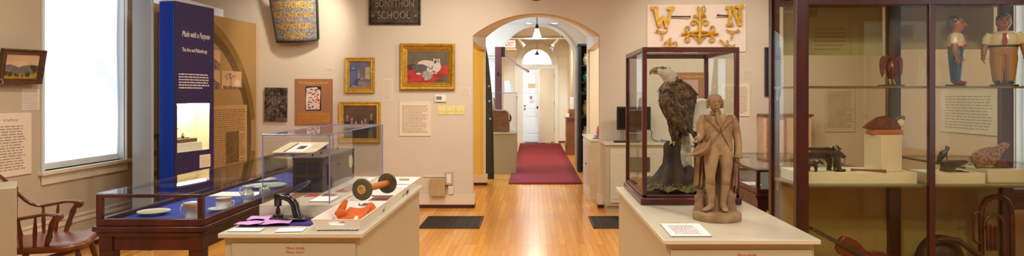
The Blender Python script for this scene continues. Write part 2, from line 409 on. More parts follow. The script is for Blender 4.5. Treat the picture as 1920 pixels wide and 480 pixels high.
# main wall with the arched opening
def arc(xa, xb, zs, zc, n=20):
    cx = (xa+xb)/2; w = (xb-xa)/2; h = zc-zs; r = (w*w+h*h)/(2*h); cz = zc-r; t0 = math.asin(w/r)
    return [(cx+r*math.sin(-t0+2*t0*i/n), cz+r*math.cos(-t0+2*t0*i/n)) for i in range(n+1)]
AX0, AX1 = -0.795, 0.85
a1 = arc(AX0, AX1, 2.235, 2.52); a2 = arc(-0.80, 0.87, 2.40, 2.745)
def arch_wall(name, x0, x1, y0, y1, ax0, ax1, curve, zt, m):
    mb = MB(); mb.box(x0, y0, 0, ax0, y1, curve[0][1]); mb.box(ax1, y0, 0, x1, y1, curve[-1][1])
    pts = [(x0, curve[0][1])]+curve+[(x1, curve[-1][1]), (x1, zt), (x0, zt)]
    # fill above the curve in strips so that the face stays clean
    mb.box(x0, y0, curve[0][1], ax0, y1, zt); mb.box(ax1, y0, curve[-1][1], x1, y1, zt)
    for (p, q) in zip(curve[:-1], curve[1:]):
        mb.prism([p, q, (q[0], zt), (p[0], zt)], y0, y1, 'y')
    return struct(name, mb, m, smooth=0)
arch_wall('wall_front', -4.6, 4.6, YW, YW+0.12, AX0, AX1, a1, ZC, M_wall)
arch_wall('wall_hall_entrance', -3.2, 3.2, 10.4, 10.52, -0.80, 0.87, a2, ZC, [M_yel])
# splayed vault and side beams of the passage
vb = MB(); n = len(a1)
A = [Vector((x, YW+0.121, z)) for x, z in a1]; B = [Vector((x, 10.399, z)) for x, z in a2]
up = Vector((0, 0, 0.05))
vb.add(A+B+[p+up for p in A]+[p+up for p in B], [(i, i+1, n+i+1, n+i) for i in range(n-1)]+[(2*n+i+1, 2*n+i, 3*n+i, 3*n+i+1) for i in range(n-1)])
struct('ceiling_passage', vb, mat('vault_white', (232, 220, 202), rough=.9, vary=.01), smooth=60)
for nm, x0, x1, xb0, xb1 in [('trim_2', AX0-0.14, AX0, -0.94, -0.80), ('trim_3', AX1, AX1+0.14, 0.87, 1.01)]:
    b = MB(); ya, yb = YW+0.121, 10.399
    vs = [(x0, ya, 2.17), (x1, ya, 2.17), (xb1, yb, 2.20), (xb0, yb, 2.20), (x0, ya, 2.29), (x1, ya, 2.29), (xb1, yb, 2.45), (xb0, yb, 2.45)]
    b.add(vs, [(0,3,2,1),(4,5,6,7),(0,1,5,4),(1,2,6,5),(2,3,7,6),(3,0,4,7)]); struct(nm, b, M_trim, smooth=0)
# end posts of the second wall
struct('trim_4', MB().box(-0.83, 10.385, 0, -0.795, 10.53, 2.4).box(0.865, 10.385, 0, 0.90, 10.53, 2.4), M_trim, smooth=0)
struct('wall_passage_left', MB().box(-3.2, 8.42, 0, -3.1, 10.4, ZC), M_yel, smooth=0)
struct('wall_passage_right', MB().box(3.1, 8.42, 0, 3.2, 10.4, ZC), M_hallc, smooth=0)
struct('wall_passage_face', MB().box(0.9, 10.37, 0, 3.1, 10.399, 2.9), M_hallc, smooth=0)
struct('ceiling_side_rooms', MB().box(-3.2, 8.42, 2.9, -0.95, 10.4, 2.96).box(1.02, 8.42, 2.9, 3.2, 10.4, 2.96), M_ceil, smooth=0)
# first hall
HC = 2.935
struct('ceiling_hall', MB().box(-2.7, 10.52, HC, 2.7, 13.3, HC+0.1), M_ceil, smooth=0)
struct('wall_hall_left', MB().box(-2.8, 10.52, 0, -2.7, 13.3, 3.0), M_hallc, smooth=0)
struct('wall_hall_right', MB().box(2.7, 10.52, 0, 2.8, 13.3, 3.0), M_hallc, smooth=0)
cx, w = 0.075, 0.80
ring = [(cx-w*math.cos(PI*i/28), 2.125+w*math.sin(PI*i/28)) for i in range(29)]
arch_wall('wall_hall_arch', -2.8, 2.8, 13.3, 13.45, cx-w, cx+w, ring, 3.4, M_hallc)
rg = MB()
def ring_strip(mb, c, w0, w1, y0, y1, zs, zb=0, n=28, m=0):
    o = [(c-w1, zb)]+[(c-w1*math.cos(PI*i/n), zs+w1*math.sin(PI*i/n)) for i in range(n+1)]+[(c+w1, zb)]
    i_ = [(c-w0, zb)]+[(c-w0*math.cos(PI*i/n), zs+w0*math.sin(PI*i/n)) for i in range(n+1)]+[(c+w0, zb)]
    for k in range(len(o)-1): mb.prism([i_[k], i_[k+1], o[k+1], o[k]], y0, y1, 'y', m)
ring_strip(rg, cx, w-0.03, w+0.035, 13.27, 13.30, 2.125)
struct('trim_5', rg, M_trim, smooth=40)
struct('trim_6', MB().box(-2.7, 13.24, 2.29, cx-w-0.05, 13.3, 2.32).box(-2.7, 13.255, 2.23, cx-w-0.05, 13.3, 2.26).box(-2.7, 13.265, 2.17, cx-w-0.05, 13.3, 2.20), M_trim, smooth=0)
# second hall
struct('ceiling_entry', MB().box(-1.2, 13.45, 3.3, 1.3, 20.2, 3.4), M_hallc, smooth=0)
struct('wall_entry_left', MB().box(-1.1, 13.45, 0, -0.95, 20.2, 3.3), M_hallc, smooth=0)
struct('wall_entry_right', MB().box(1.05, 13.45, 0, 1.2, 20.2, 3.3), M_hallc, smooth=0)
for k, (xa, xb) in enumerate([(-0.955, -0.94), (1.04, 1.055)]):            # blue-grey arched recesses in both hall walls
    pts = [(14.6, 0)]+[(15.6-1.0*math.cos(PI*i/16), 1.75+0.62*math.sin(PI*i/16)) for i in range(17)]+[(16.6, 0)]
    struct(f'trim_{7+k}', MB().prism(pts, xa, xb, 'x'), M_blueg, smooth=0)
struct('wall_entry_end', MB().box(-1.1, 20.0, 0, -0.36, 20.2, 3.3).box(0.60, 20.0, 0, 1.2, 20.2, 3.3).box(-0.36, 20.0, 2.3, 0.60, 20.2, 2.43).box(-0.36, 20.0, 2.98, 0.60, 20.2, 3.3), M_hallc, smooth=0)
fr = MB(); ring_strip(fr, 0.08, 0.46, 0.66, 19.95, 20.02, 2.44, zb=2.43)
fr.box(-0.62, 19.94, 0, -0.36, 20.02, 2.44).box(0.52, 19.94, 0, 0.76, 20.02, 2.44).box(-0.62, 19.92, 2.30, 0.76, 20.02, 2.44)
struct('trim_9', fr, M_trim, smooth=40)
# fanlight
fo = bpy.data.objects.new('window_5', None); COL.objects.link(fo); fo.location = (0.08, 20.0, 2.44); WM[fo.name] = Matrix.Translation(fo.location); tag(fo, kind='structure')
fg = [(0.08-0.46*math.cos(PI*i/24), 2.44+0.46*math.sin(PI*i/24)) for i in range(25)]
MB().prism(fg, 20.04, 20.05, 'y').build('pane', emis('daylit_glass', (0.88, 0.95, 1.0), 3.2), fo)
lead = MB()
for q in (0.36, 0.24): lead.tube([(0.08-q*math.cos(PI*i/20), 20.03, 2.44+q*math.sin(PI*i/20)) for i in range(21)], 0.007, 6)
for i in range(1, 9):
    t = PI*i/9; lead.tube([(0.08-0.24*math.cos(t), 20.03, 2.44+0.24*math.sin(t)), (0.08-0.46*math.cos(t), 20.03, 2.44+0.46*math.sin(t))], 0.007, 6)
lead.build('muntins', M_casing, fo)
# entry door: the shut leaf, and the inner leaf standing open towards the hall
def panel_door(name, M, w, h, m, hand):
    o = bpy.data.objects.new(name, None); COL.objects.link(o); o.matrix_world = M; WM[o.name] = M.copy(); tag(o, kind='structure')
    b = MB(); st = 0.12 if w > 0.5 else 0.09
    b.box(0, 0.012, 0, w, 0.035, h)
    rows = [0, 0.20, 0.78, 0.98, 1.55, 1.70, 2.12, h]
    b.box(0, 0, 0, st, 0.012, h); b.box(w-st, 0, 0, w, 0.012, h)
    for a, c in [(0, 0.2), (0.78, 0.98), (1.50, 1.64), (h-0.14, h)]: b.box(st, 0, a, w-st, 0.012, c)
    for a, c in [(0.2, 0.78), (0.98, 1.50), (1.64, h-0.14)]:
        b.box(st+0.045, 0.002, a+0.045, w-st-0.045, 0.013, c-0.045)
    b.build('door_panel', m, o, local=True, bevel=0.006)
    k = MB(); 
    for z in (1.02, 1.12): k.lathe([(0.0, 0), (0.024, 0.002), (0.016, 0.02), (0.026, 0.045), (0.0, 0.06)], (hand, 0, z), 12, M=Matrix.Rotation(R(90), 4, 'X'))
    k.build('door_knob', mat('brass', (196, 156, 80), rough=0.3, metal=0.8), o, local=True)
    return o
d1 = panel_door('door_1', Matrix.Translation((-0.36, 19.98, 0.03)), 0.86, 2.26, mat('door_white', (236, 240, 240), rough=0.4, vary=0.01), 0.07)
nb = MB(); nb.box(0.44, -0.012, 1.03, 0.74, 0.0, 1.10); nb.build('letter_slot', M_black, d1, local=True)
nb = MB(); nb.box(0.17, -0.004, 1.68, 0.40, 0.0, 1.80); nb.build('kick_plate', mat('manila', (226, 196, 140), rough=0.7), d1, local=True)
nb = MB(); nb.box(0.20, -0.004, 1.18, 0.38, 0.0, 1.44); nb.box(0.22, -0.005, 1.32, 0.30, -0.004, 1.42, 1); dashes(nb, frame_of((0.22, -0.0045, 1.2), (1, 0, 0), (0, 0, 1)), 0.14, 0.1, 5, 1); nb.build('notice', [M_paper, M_ink], d1, local=True)
# open leaf: hinged at the right jamb, swung towards the camera
ang = math.atan2(1.3, 0.35)
hx, hy = 0.60, 19.9
dirv = Vector((-0.50, -0.62, 0)).normalized()
Mo = Matrix((dirv, Vector((-dirv.y, dirv.x, 0)), Vector((0, 0, 1)))).transposed().to_4x4(); Mo.translation = Vector((hx, hy, 0.03))
panel_door('door_2', Mo, 0.76, 2.26, mat('door_cream', (238, 224, 196), rough=0.4, vary=0.01), 0.68)
hg = MB()
for z in (0.35, 1.15, 2.0): hg.tube([(0.615, 19.88, z), (0.615, 19.88, z+0.12)], 0.014, 8)
struct('trim_10', hg, M_black)
# baseboards with a dark shoe
def baseboard(name, segs):
    mb = MB()
    for (x0, y0, x1, y1) in segs:
        mb.box(x0, y0, 0.045, x1, y1, 0.17, 0)
        ex = 0.004; mb.box(x0-ex, y0-ex, 0, x1+ex, y1+ex, 0.045, 1)
    return struct(name, mb, [M_trim, M_shoe], smooth=0)
baseboard('baseboard_front', [(-4.29, YW-0.022, AX0, YW), (AX0-0.0, YW-0.022, AX0+0.02, YW+0.13), (AX1-0.02, YW-0.022, AX1, YW+0.13), (AX1, YW-0.022, 4.29, YW)])
baseboard('baseboard_passage', [(-3.1, 10.375, -0.79, 10.4), (-0.79, 10.375, -0.765, 10.53), (0.835, 10.375, 0.86, 10.53), (0.87, 10.345, 3.1, 10.37)])
baseboard('baseboard_left', [(XL, 2.2, XL+0.02, 8.27)])
baseboard('baseboard_entry', [(1.03, 13.45, 1.05, 19.9), (-0.95, 13.45, -0.93, 19.9), (0.76, 19.96, 1.05, 20.0), (-0.95, 19.96, -0.62, 20.0)])
# sunken floor grates
def register(px0, px1, lab):
    o = thing('floor_grate', ((px0+px1)/2, 7.34, 0.0), lab, 'floor vent', group='dark floor grates')
    w = (px1-px0)/2; b = MB().box(-w, -0.34, 0.001, w, 0.34, 0.005, 0)
    b.build('grate_bed', M_blackm, o, local=True)
    g = MB()
    for (xa, ya, xb, yb) in [(-w, -0.34, w, -0.32), (-w, 0.32, w, 0.34), (-w, -0.34, -w+0.02, 0.34), (w-0.02, -0.34, w, 0.34)]: g.box(xa, ya, 0.004, xb, yb, 0.010)
    for k in range(1, 8):
        x = -w+2*w*k/8; g.box(x-0.004, -0.33, 0.005, x+0.004, 0.33, 0.010)
    for k in range(1, 16):
        y = -0.34+0.68*k/16; g.box(-w, y-0.003, 0.004, w, y+0.003, 0.0065)
    g.build('grate_bars', mat('grate_iron', (52, 42, 36), rough=0.5, metal=0.3), o, local=True)
register(-1.27, -0.60, 'dark iron floor grate left of the arch, before the switches wall')
register(0.65, 1.35, 'dark iron floor grate right of the arch, beside the eagle pedestal')
# red runner
rb = MB(); rb.grid(lambda u, v: Vector((-0.42+1.21*u, 10.52+8.9*v, 0.012)), 6, 40); 
tag(rb.build('carpet_runner', mat('red_carpet', (142, 34, 44), rough=0.95, vary=0.08, scale=60, bump=0.1, bscale=200), solid=0.012), 'dark red carpet runner down the hall to the white door', 'rug')
tag(MB().box(-0.28, 19.50, 0.0, 0.33, 19.92, 0.016).build('door_mat', mat('grey_mat', (92, 90, 94), rough=0.9), bevel=0.003), 'small grey mat in front of the white entry door', 'mat')
# white box added for the bright patch of window light above the wheel panel
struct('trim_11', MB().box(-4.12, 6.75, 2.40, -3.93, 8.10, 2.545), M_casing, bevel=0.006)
# ================================================================== WALL HANGINGS
def Wp(px, py): return Vector(((px-VX)*YW/F, YW, H-(py-VY)*YW/F))        # point on the main wall
WR, WU = (1, 0, 0), (0, 0, 1)
def wall_rect(px0, py0, px1, py1):
    a = Wp(px0, py1); b = Wp(px1, py0); return a, b.x-a.x, b.z-a.z
# gilt framed pictures on the main wall
def picture(name, rect, t, d, m_frame, label, cat, paintfn, mats, off=0.0, M=None, wh=None, group=None, prof=None):
    if M is None:
        a, w, h = wall_rect(*rect); M = frame_of(a, WR, WU)           # z axis = towards the room
        M = frame_of(a-Vector((0, off, 0)), WR, WU)
    else: w, h = wh
    # frame_of gives n = right x up = -Y for the main wall: towards the camera
    o = thing(name, M @ Vector((w/2, 0, 0)), label, cat, group=group)
    f = MB(); bar_frame(f, M, w, h, t, 0, d, prof=prof); f.build('picture_frame', m_frame, o, smooth=30)
    c = MB(); i = t*0.9
    c.box(i, i, 0.002, w-i, h-i, d*0.35, 0, M=M)
    M2 = M @ Matrix.Translation((i, i, d*0.35))
    paintfn(c, M2, w-2*i, h-2*i)
    c.build('canvas', mats, o, smooth=0)
    return o
def U(w, h, pts): return [(x*w, (1-y)*h) for x, y in pts]
def flat(name, rgb, vary=0.12, scale=14, rgb2=None, rough=0.5): return mat('paint_'+name, rgb, rough=rough, vary=vary, scale=scale, rgb2=rgb2, detail=5)
# kittens
def kit(c, M, w, h):
    P = lambda pts, z, m: paint(c, M, U(w, h, pts), z, m)
    P([(0,0),(1,0),(1,1),(0,1)][::-1], 0.0004, 1)
    P([(0, .62), (.15, .55), (.2, .38), (.45, .33), (.8, .42), (1, .5), (1, .78), (.8, .85), (.62, 1), (0, 1)][::-1], 0.0008, 2)
    P([(0, .45), (.2, .42), (.3, .5), (.12, .62), (0, .6)][::-1], 0.0010, 7)
    P([(.62, 1), (.78, .86), (1, .76), (1, 1)][::-1], 0.0010, 3)
    def E(cx, cy, rx, ry, m, z, r=0): P([(x, y) for x, y in ell(cx, cy, rx, ry, 18, r, 0.12, int(cx*97))][::-1], z, m)
    E(.45, .42, .20, .12, 4, .0013, -.1); E(.33, .55, .20, .13, 5, .0016, .1); E(.28, .72, .06, .03, 4, .0018)
    E(.73, .50, .10, .17, 4, .0019); E(.72, .36, .085, .09, 4, .0022); E(.69, .35, .035, .06, 5, .0024); E(.76, .33, .02, .04, 5, .0024)
    P([(.645, .33), (.64, .24), (.70, .29)], .0025, 4); P([(.75, .29), (.80, .25), (.80, .34)], .0025, 4)
    E(.50, .76, .13, .15, 6, .0026); E(.57, .58, .085, .09, 4, .0028); E(.55, .56, .03, .03, 6, .0030); E(.60, .56, .03, .03, 6, .0030)
    P([(.50, .54), (.51, .46), (.56, .51)], .0029, 6); P([(.59, .50), (.64, .46), (.64, .55)], .0029, 6)
    for x, y in [(.55, .58), (.60, .575), (.70, .37), (.75, .36)]: E(x, y, .009, .012, 8, .0034)
    for x in (.46, .63, .70): E(x, .90 if x < .6 else .70, .035, .022, 4, .0032)
    for x in (.72, .79, .86): E(x, .92, .03, .02, 7, .0014)
picture('framed_painting', (751, 82, 853, 168), 0.098, 0.05, M_gold, 'gilt framed painting of kittens on red cloth, above the thermostat', 'painting', kit,
        [M_gold, flat('umber', (98, 84, 62)), flat('scarlet', (186, 44, 30), rgb2=(120, 24, 18), scale=9), flat('olive', (96, 84, 52)), flat('kitwhite', (196, 188, 176), rgb2=(186, 178, 168), scale=30),
         flat('kitgrey', (92, 92, 92), rgb2=(60, 60, 62), scale=30), flat('kittabby', (168, 162, 152), rgb2=(120, 114, 106), scale=60), flat('deepred', (84, 32, 26)), M_black], off=0.0,
        prof=[(0, 0), (0, .05), (.012, .055), (.03, .05), (.036, .042), (.06, .03), (.066, .036), (.088, .018), (.09, .02), (.098, .014), (.098, 0)])
def interior(c, M, w, h):
    P = lambda pts, z, m: paint(c, M, U(w, h, pts), z, m)
    P([(0,0),(1,0),(1,1),(0,1)][::-1], .0004, 1)
    P([(.5, 0), (.75, 0), (.73, .7), (.5, .75)][::-1], .0007, 2); P([(.2, .85), (.5, .72), (1, .78), (1, 1), (0, 1)][::-1], .0008, 3)
    P([(.74, .22), (.97, .20), (.97, .66), (.74, .62)][::-1], .0010, 4); P([(.75, .42), (.97, .42), (.97, .44), (.75, .44)][::-1], .0012, 2)
    P([(.1, .3), (.22, .18), (.3, .3)], .0010, 5); P([(.02, .3), (.32, .28), (.3, .34), (.04, .35)][::-1], .0012, 6)
    P([(.4, .45), (.45, .30), (.5, .5), (.48, .62), (.38, .62)], .0012, 5); P([(.2, .85), (.3, .65), (.42, .66), (.4, .9)][::-1], .0011, 6)
    P([(.5, .6), (.62, .55), (.66, .6), (.6, .68), (.5, .68)][::-1], .0012, 3)
picture('framed_painting', (648, 108, 703, 174), 0.055, 0.04, M_gold2, 'gilt framed blue interior painting, hanging above the dark group portrait', 'painting', interior,
        [M_gold2, flat('dusk', (96, 104, 140), rgb2=(70, 84, 128), scale=8), flat('mauve', (120, 102, 112)), flat('sand', (160, 128, 108), rgb2=(124, 104, 108)), flat('pane', (178, 170, 130)), flat('skin', (150, 140, 150)), flat('indigo', (62, 72, 118))])
def group_portrait(c, M, w, h):
    P = lambda pts, z, m: paint(c, M, U(w, h, pts), z, m)
    P([(0,0),(1,0),(1,1),(0,1)][::-1], .0004, 1)
    P([(0, .78), (1, .74), (1, 1), (0, 1)][::-1], .0006, 4)
    for i, (x, y) in enumerate([(.12, .34), (.26, .42), (.38, .52), (.56, .50), (.66, .44), (.84, .30)]):
        c_ = 2
        P([(x-.09, .86), (x-.08, y+.18), (x, y+.08), (x+.08, y+.18), (x+.1, .88)][::-1], .0008+i*.0001, c_)
        P(ell(x, y, .028, .06, 12), .0016, 3); P([(x-.02, y+.08), (x+.02, y+.08), (x, y+.17)], .0017, 5)
    P([(.3, .66), (.8, .62), (.82, .70), (.3, .74)][::-1], .0018, 4)
picture('framed_painting', (637, 191, 714, 267), 0.055, 0.04, M_gold2, 'gilt framed dark group portrait, lower picture behind the acrylic box', 'painting', group_portrait,
        [M_gold2, flat('sepia', (98, 74, 58), rgb2=(70, 54, 46), scale=5), flat('coat', (28, 24, 26)), flat('face', (176, 128, 92)), flat('table', (60, 40, 30)), flat('collar', (176, 164, 148))])
# landscape on the left wall, hanging a little crooked
aL = Vector((XL+0.02, 5.12, 0)); 
def landscape(c, M, w, h):
    P = lambda pts, z, m: paint(c, M, U(w, h, pts), z, m)
    P([(0,0),(1,0),(1,1),(0,1)][::-1], .0004, 1); P([(0, .3), (1, .25), (1, .6), (0, .6)][::-1], .0006, 5)
    P([(0, .62), (0, .46), (.16, .42), (.36, .5), (.55, .62), (.6, .8), (0, .8)][::-1], .0010, 2)
    P([(.3, .62), (.5, .48), (.75, .42), (1, .45), (1, .8), (.3, .8)][::-1], .0008, 2)
    P([(0, .8), (1, .78), (1, 1), (0, 1)][::-1], .0012, 3)
    for x, y, r in [(.86, .55, .09), (.8, .5, .05), (.9, .62, .07), (.05, .78, .08), (.2, .8, .08), (.35, .82, .05), (.7, .82, .08)]: P(ell(x, y, r, r*1.3, 12, 0, .4, int(x*90)), .0014, 4)
    P([(.85, .6), (.875, .6), (.875, .82), (.85, .82)][::-1], .0015, 4)
    for x in (.42, .55): P(ell(x, .86, .04, .05, 10), .0016, 6)
Yn, Yf = 4.98, 5.63
zt, zb = 1.79, 1.52
tilt = 0.045
Ml = frame_of((XL+0.03, 5.07, 1.545), (0.04, 1, 0.03), (0.16, 0, 1))
picture('framed_painting', None, 0.045, 0.035, wood('walnut_frame', (92, 52, 24), (58, 30, 16), grain=(6, 6, 6)), 'walnut framed landscape of hills and yellow field, on the left wall', 'painting', landscape,
        [M_black, flat('sky', (206, 170, 122), rgb2=(190, 152, 116), scale=4), flat('hills', (120, 104, 98), rgb2=(98, 88, 84)), flat('field', (176, 140, 36), rgb2=(140, 112, 28)), flat('trees', (66, 60, 34)), flat('haze', (214, 178, 138)), flat('cattle', (96, 60, 38))],
        M=Ml, wh=(0.42, 0.29))

# flat panels with text
def panel(name, label, cat, rect, m, rows, header=None, group=None, d=0.012, M=None, wh=None, ink=None, parent_mats=None, marg=0.09, extra=None):
    if M is None: a, w, h = wall_rect(*rect); M = frame_of(a, WR, WU)
    else: w, h = wh
    o = thing(name, M @ Vector((w/2, 0, 0)), label, cat, group=group)
    MB().box(0, 0, 0, w, h, d, M=M).build('board', m, o, bevel=0.001)
    t = MB(); top = h*(1-marg)
    if header:
        hh = h*0.05; letters(t, header, M, w*0.62, hh, x0=w*0.19, y0=top-hh, depth=0.0012, m=0)
        for v in t.v: v += (M.to_3x3() @ Vector((0, 0, d)))
        top -= hh*1.9
    k = len(t.v); dashes(t, M @ Matrix.Translation((0, 0, d)), w*(1-2*marg), top-h*marg, rows, x0=w*marg, y0=h*marg)
    t.build('body_text', ink or M_ink, o, smooth=0)
    return o
panel('information_sign', 'cream text panel under the kitten painting, left of the switches', 'text panel', (749, 191, 808, 255), M_cream, 20)
panel('information_sign', 'cream text panel on the wall to the right of the eagle case', 'text panel', (1352, 157, 1406, 218), M_cream, 18)
panel('information_sign', 'cream text panel seen through the cabinet, above the carved cow', 'text panel', (1547, 163, 1602, 247), mat('panel_grey', (206, 196, 170), rough=0.8), 20)
for i, (r, l, n) in enumerate([((719, 147, 736, 188), 'small faint wall label between the blue interior painting and the kittens', 12), ((862, 164, 882, 182), 'small faint wall label to the right of the thermostat', 5),
                ((609, 126, 624, 132), 'tiny faint wall label left of the blue interior painting', 2), ((1378, 102, 1398, 112), 'small faint wall label directly under the letters board', 2), ((1392, 130, 1414, 148), 'small faint wall label beside the dark framed slate', 5)]):
    a, w, h = wall_rect(*r); M = frame_of(a, WR, WU)
    o = thing('wall_label', M @ Vector((w/2, 0, 0)), l, 'label'); MB().box(0, 0, 0, w, h, 0.002, M=M).build('card', mat('faint_card', (222, 208, 190), rough=0.8, vary=0.01), o)
    t = MB(); dashes(t, M @ Matrix.Translation((0, 0, 0.002)), w*0.9, h*0.9, n, x0=w*.05, y0=h*.05); t.build('body_text', M_ink2, o, smooth=0)
# the two brown landscape panels
def brown_panel(rect, lab, pic):
    a, w, h = wall_rect(*rect); M = frame_of(a, WR, WU)
    o = thing('exhibit_panel', M @ Vector((w/2, 0, 0)), lab, 'panel')
    MB().box(0, 0, 0, w, h, 0.015, M=M).build('board', mat('brown_board', (158, 108, 76), rough=0.7, vary=0.02), o, bevel=0.001)
    t = MB(); letters(t, 'The Changing Landscape', M @ Matrix.Translation((0, 0, 0.015)), w*0.78, h*0.075, x0=w*.1, y0=h*.875, shear=0.25, depth=0.001, bold=0.01); t.build('lettering', mat('yellow_ink', (226, 170, 52), rough=0.6), o, smooth=0)
    b = MB(); b.box(w*.08, h*.055, 0.015, w*.92, h*.26, 0.0155, 0, M=M); dashes(b, M @ Matrix.Translation((0, 0, 0.0155)), w*.8, h*.19, 7, 1, x0=w*.1, y0=h*.06); b.build('caption', [mat('ochre_ink', (196, 136, 48), rough=0.7), mat('brown_ink', (150, 92, 46), rough=0.7)], o, smooth=0)
    p = MB(); x0, x1, y0, y1 = w*.28, w*.70, h*.31, h*.84
    p.box(x0, y0, 0.015, x1, y1, 0.0165, 0, M=M); rnd = random.Random(3); M3 = M @ Matrix.Translation((0, 0, 0.0168))
    if pic:
        paint(p, M3, [(x0+.02*w, y0+.02*h), (x1-.04*w, y0+.03*h), (x1-.02*w, y1-.1*h), (x1-.12*w, y1-.02*h), (x0+.03*w, y1-.04*h), (x0+.01*w, y1-.3*h)], 0, 1)
        for i in range(60):
            cx, cy = rnd.uniform(x0+.05*w, x1-.05*w), rnd.uniform(y0+.04*h, y1-.05*h); paint(p, M3, ell(cx, cy, rnd.uniform(.01, .035)*w, rnd.uniform(.006, .014)*h, 7, rnd.uniform(-.6, .6), .5, i), .0003+i*.00001, 3 if (cx-x0) > (x1-x0)*.55 and cy < (y0+y1)/2+.03 or rnd.random() < .12 else 2)
    else:
        paint(p, M3, [(x0, y0), (x1, y0), (x1, y0+.25*h), (x0, y0+.3*h)], 0, 1)
    p.build('photograph', [mat('photo_dark', (52, 34, 40), rough=0.5) if pic else mat('photo_rose', (188, 158, 146), rough=0.5), mat('photo_light', (228, 206, 196), rough=0.5), mat('photo_black', (44, 38, 40), rough=0.5), mat('photo_red', (206, 70, 50), rough=0.5)], o, smooth=0)
brown_panel((554, 148, 624, 234), 'brown exhibit panel with red and white picture, right of the dark metal plaque', True)
brown_panel((1262, 136, 1328, 222), 'brown exhibit panel seen through the glass behind the eagle', False)
# dark printed metal plate
a, w, h = wall_rect(497, 164, 539, 227); M = frame_of(a, WR, WU) @ Matrix.Rotation(R(-0.8), 4, 'Z')
o = thing('relief_plaque', M @ Vector((w/2, 0, 0)), 'small dark mottled rectangular plaque left of the brown panel', 'plaque')
MB().box(0, 0, 0.0, w, h, 0.03, M=M).build('plate', mat('mottled_iron', (120, 104, 92), rough=0.4, metal=0.3, rgb2=(34, 26, 22), scale=22, bump=0.5, bscale=26, detail=8), o, bevel=0.004)
t = MB(); rnd = random.Random(5)
for i in range(70):
    cx, cy = w*(.5+rnd.gauss(0, .2)), h*(.5+rnd.gauss(0, .2))
    if .05*w < cx < .95*w and .05*h < cy < .95*h: t.ball(M @ Vector((cx, cy, .03)), (rnd.uniform(.004, .014), .004, rnd.uniform(.003, .009)), 8, rot=(0, rnd.uniform(-1, 1), 0))
t.build('relief', mat('worn_silver', (150, 138, 128), rough=0.4, metal=0.4, rgb2=(60, 48, 42), scale=40), o)
# curved painted tin sign of the women's union
o = thing('curved_sign', Wp(555, 78)+Vector((0, -0.05, 0)), "curved grey tin sign with gold lettering, high on the wall above the plaque", 'sign')
pl = Wp(513, 0); pr = Wp(597, 72)
W_, H_ = 0.60, 0.62
cxs = (-3.36+-2.80)/2
def sgn(u, v, d=0):       # u 0..1 left to right, v 0..1 bottom to top; bulges out and drops to the right, leaning out at the top
    x = -3.335+0.565*u+0.035*(1-v)*(1-u); bul = 0.05+0.11*math.sin(PI*(0.12+0.78*u))+0.06*v
    z = 2.125+0.60*v+0.03*(u)+0.02*abs(2*u-1)**2
    if v > 0.85: z += (v-0.85)*6.6*(0.035*math.cos(u*4*PI)-0.02)
    lean = 0.07*(1-u)*v
    return Vector((x-lean*0.6, YW-bul-d, z))
sb = MB(); sb.grid(lambda u, v: sgn(u, v), 28, 16); sb.build('sign_plate', mat('weathered_tin', (138, 134, 130), rough=0.65, rgb2=(88, 86, 88), scale=34, detail=8), o, solid=0.008)
eb = MB()
eb.tube([sgn(i/24, 0, .004) for i in range(25)], 0.013, 8); eb.tube([sgn(1, i/12, .004) for i in range(13)], 0.016, 8); eb.tube([sgn(0, i/12, .004) for i in range(13)], 0.010, 8); eb.tube([sgn(i/24, 1, .004) for i in range(25)], 0.016, 8)
eb.build('rolled_edge', mat('dark_tin', (38, 34, 36), rough=0.5, metal=0.3), o)
lt = MB()
for text, v0, hv, u0, u1, dr in [('THE WOMENS', .68, .15, .05, .92, .05), ('EDUCATIONAL', .50, .125, .07, .91, 0), ('INDUSTRIAL', .25, .125, .08, .90, 0), ('UNION', .06, .125, .24, .74, 0), ('- AND -', .415, .045, .25, .65, 0)]:
    tmp = MB(); letters(tmp, text, Matrix.Identity(4), u1-u0, hv, x0=u0, y0=v0, depth=1, bold=0.012)
    vs = [sgn(p.x, p.y+dr*(4*(p.x)*(1-p.x)-0.6), 0.006+0.002*p.z) for p in tmp.v]; lt.add(vs, tmp.f)
lt.build('lettering', mat('sign_gold', (226, 170, 44), rough=0.5, metal=0.2, rgb2=(180, 124, 40), scale=20), o, smooth=0)
# cast school plate
a, w, h = wall_rect(692, -28, 789, 47); M = frame_of(a, WR, WU)
o = thing('school_plaque', M @ Vector((w/2, 0, 0)), 'dark cast metal plaque reading BONYTHON SCHOOL at the top of the wall', 'plaque')
M_bz = mat('dark_bronze', (84, 70, 50), rough=0.5, metal=0.4, rgb2=(46, 38, 36), scale=14, bump=0.3, bscale=40, detail=6)
MB().box(0, 0, 0, w, h, 0.022, M=M).build('plate', M_bz, o, bevel=0.003)
f = MB(); bar_frame(f, M, w, h, .03, .02, .034, prof=[(.004, .02), (.004, .032), (.016, .032), (.02, .022), (.026, .022), (.026, .028), (.03, .028), (.03, .02)]); f.build('raised_border', M_bz, o)
M_bl = mat('worn_bronze', (160, 146, 120), rough=0.45, metal=0.4, rgb2=(100, 86, 72), scale=30)
t = MB(); MM = M @ Matrix.Translation((0, 0, .021)); letters(t, 'BONYTHON', MM, w*.74, h*.19, x0=w*.13, y0=h*.44, depth=.008)
t.build('lettering', M_bl, o, smooth=0); t = MB(); letters(t, 'SCHOOL', MM, w*.63, h*.19, x0=w*.17, y0=h*.15, depth=.008)
t.build('lettering', M_bl, o, smooth=0)
for (u, v) in [(.08, .62), (.91, .62), (.08, .22), (.91, .22)]:
    MB().lathe([(0, .012), (.011, .010), (.014, 0)][::-1], MM @ Vector((w*u, h*v, 0)), 12, M=Matrix.Rotation(R(90), 4, 'X')).build('screw', M_bl, o)
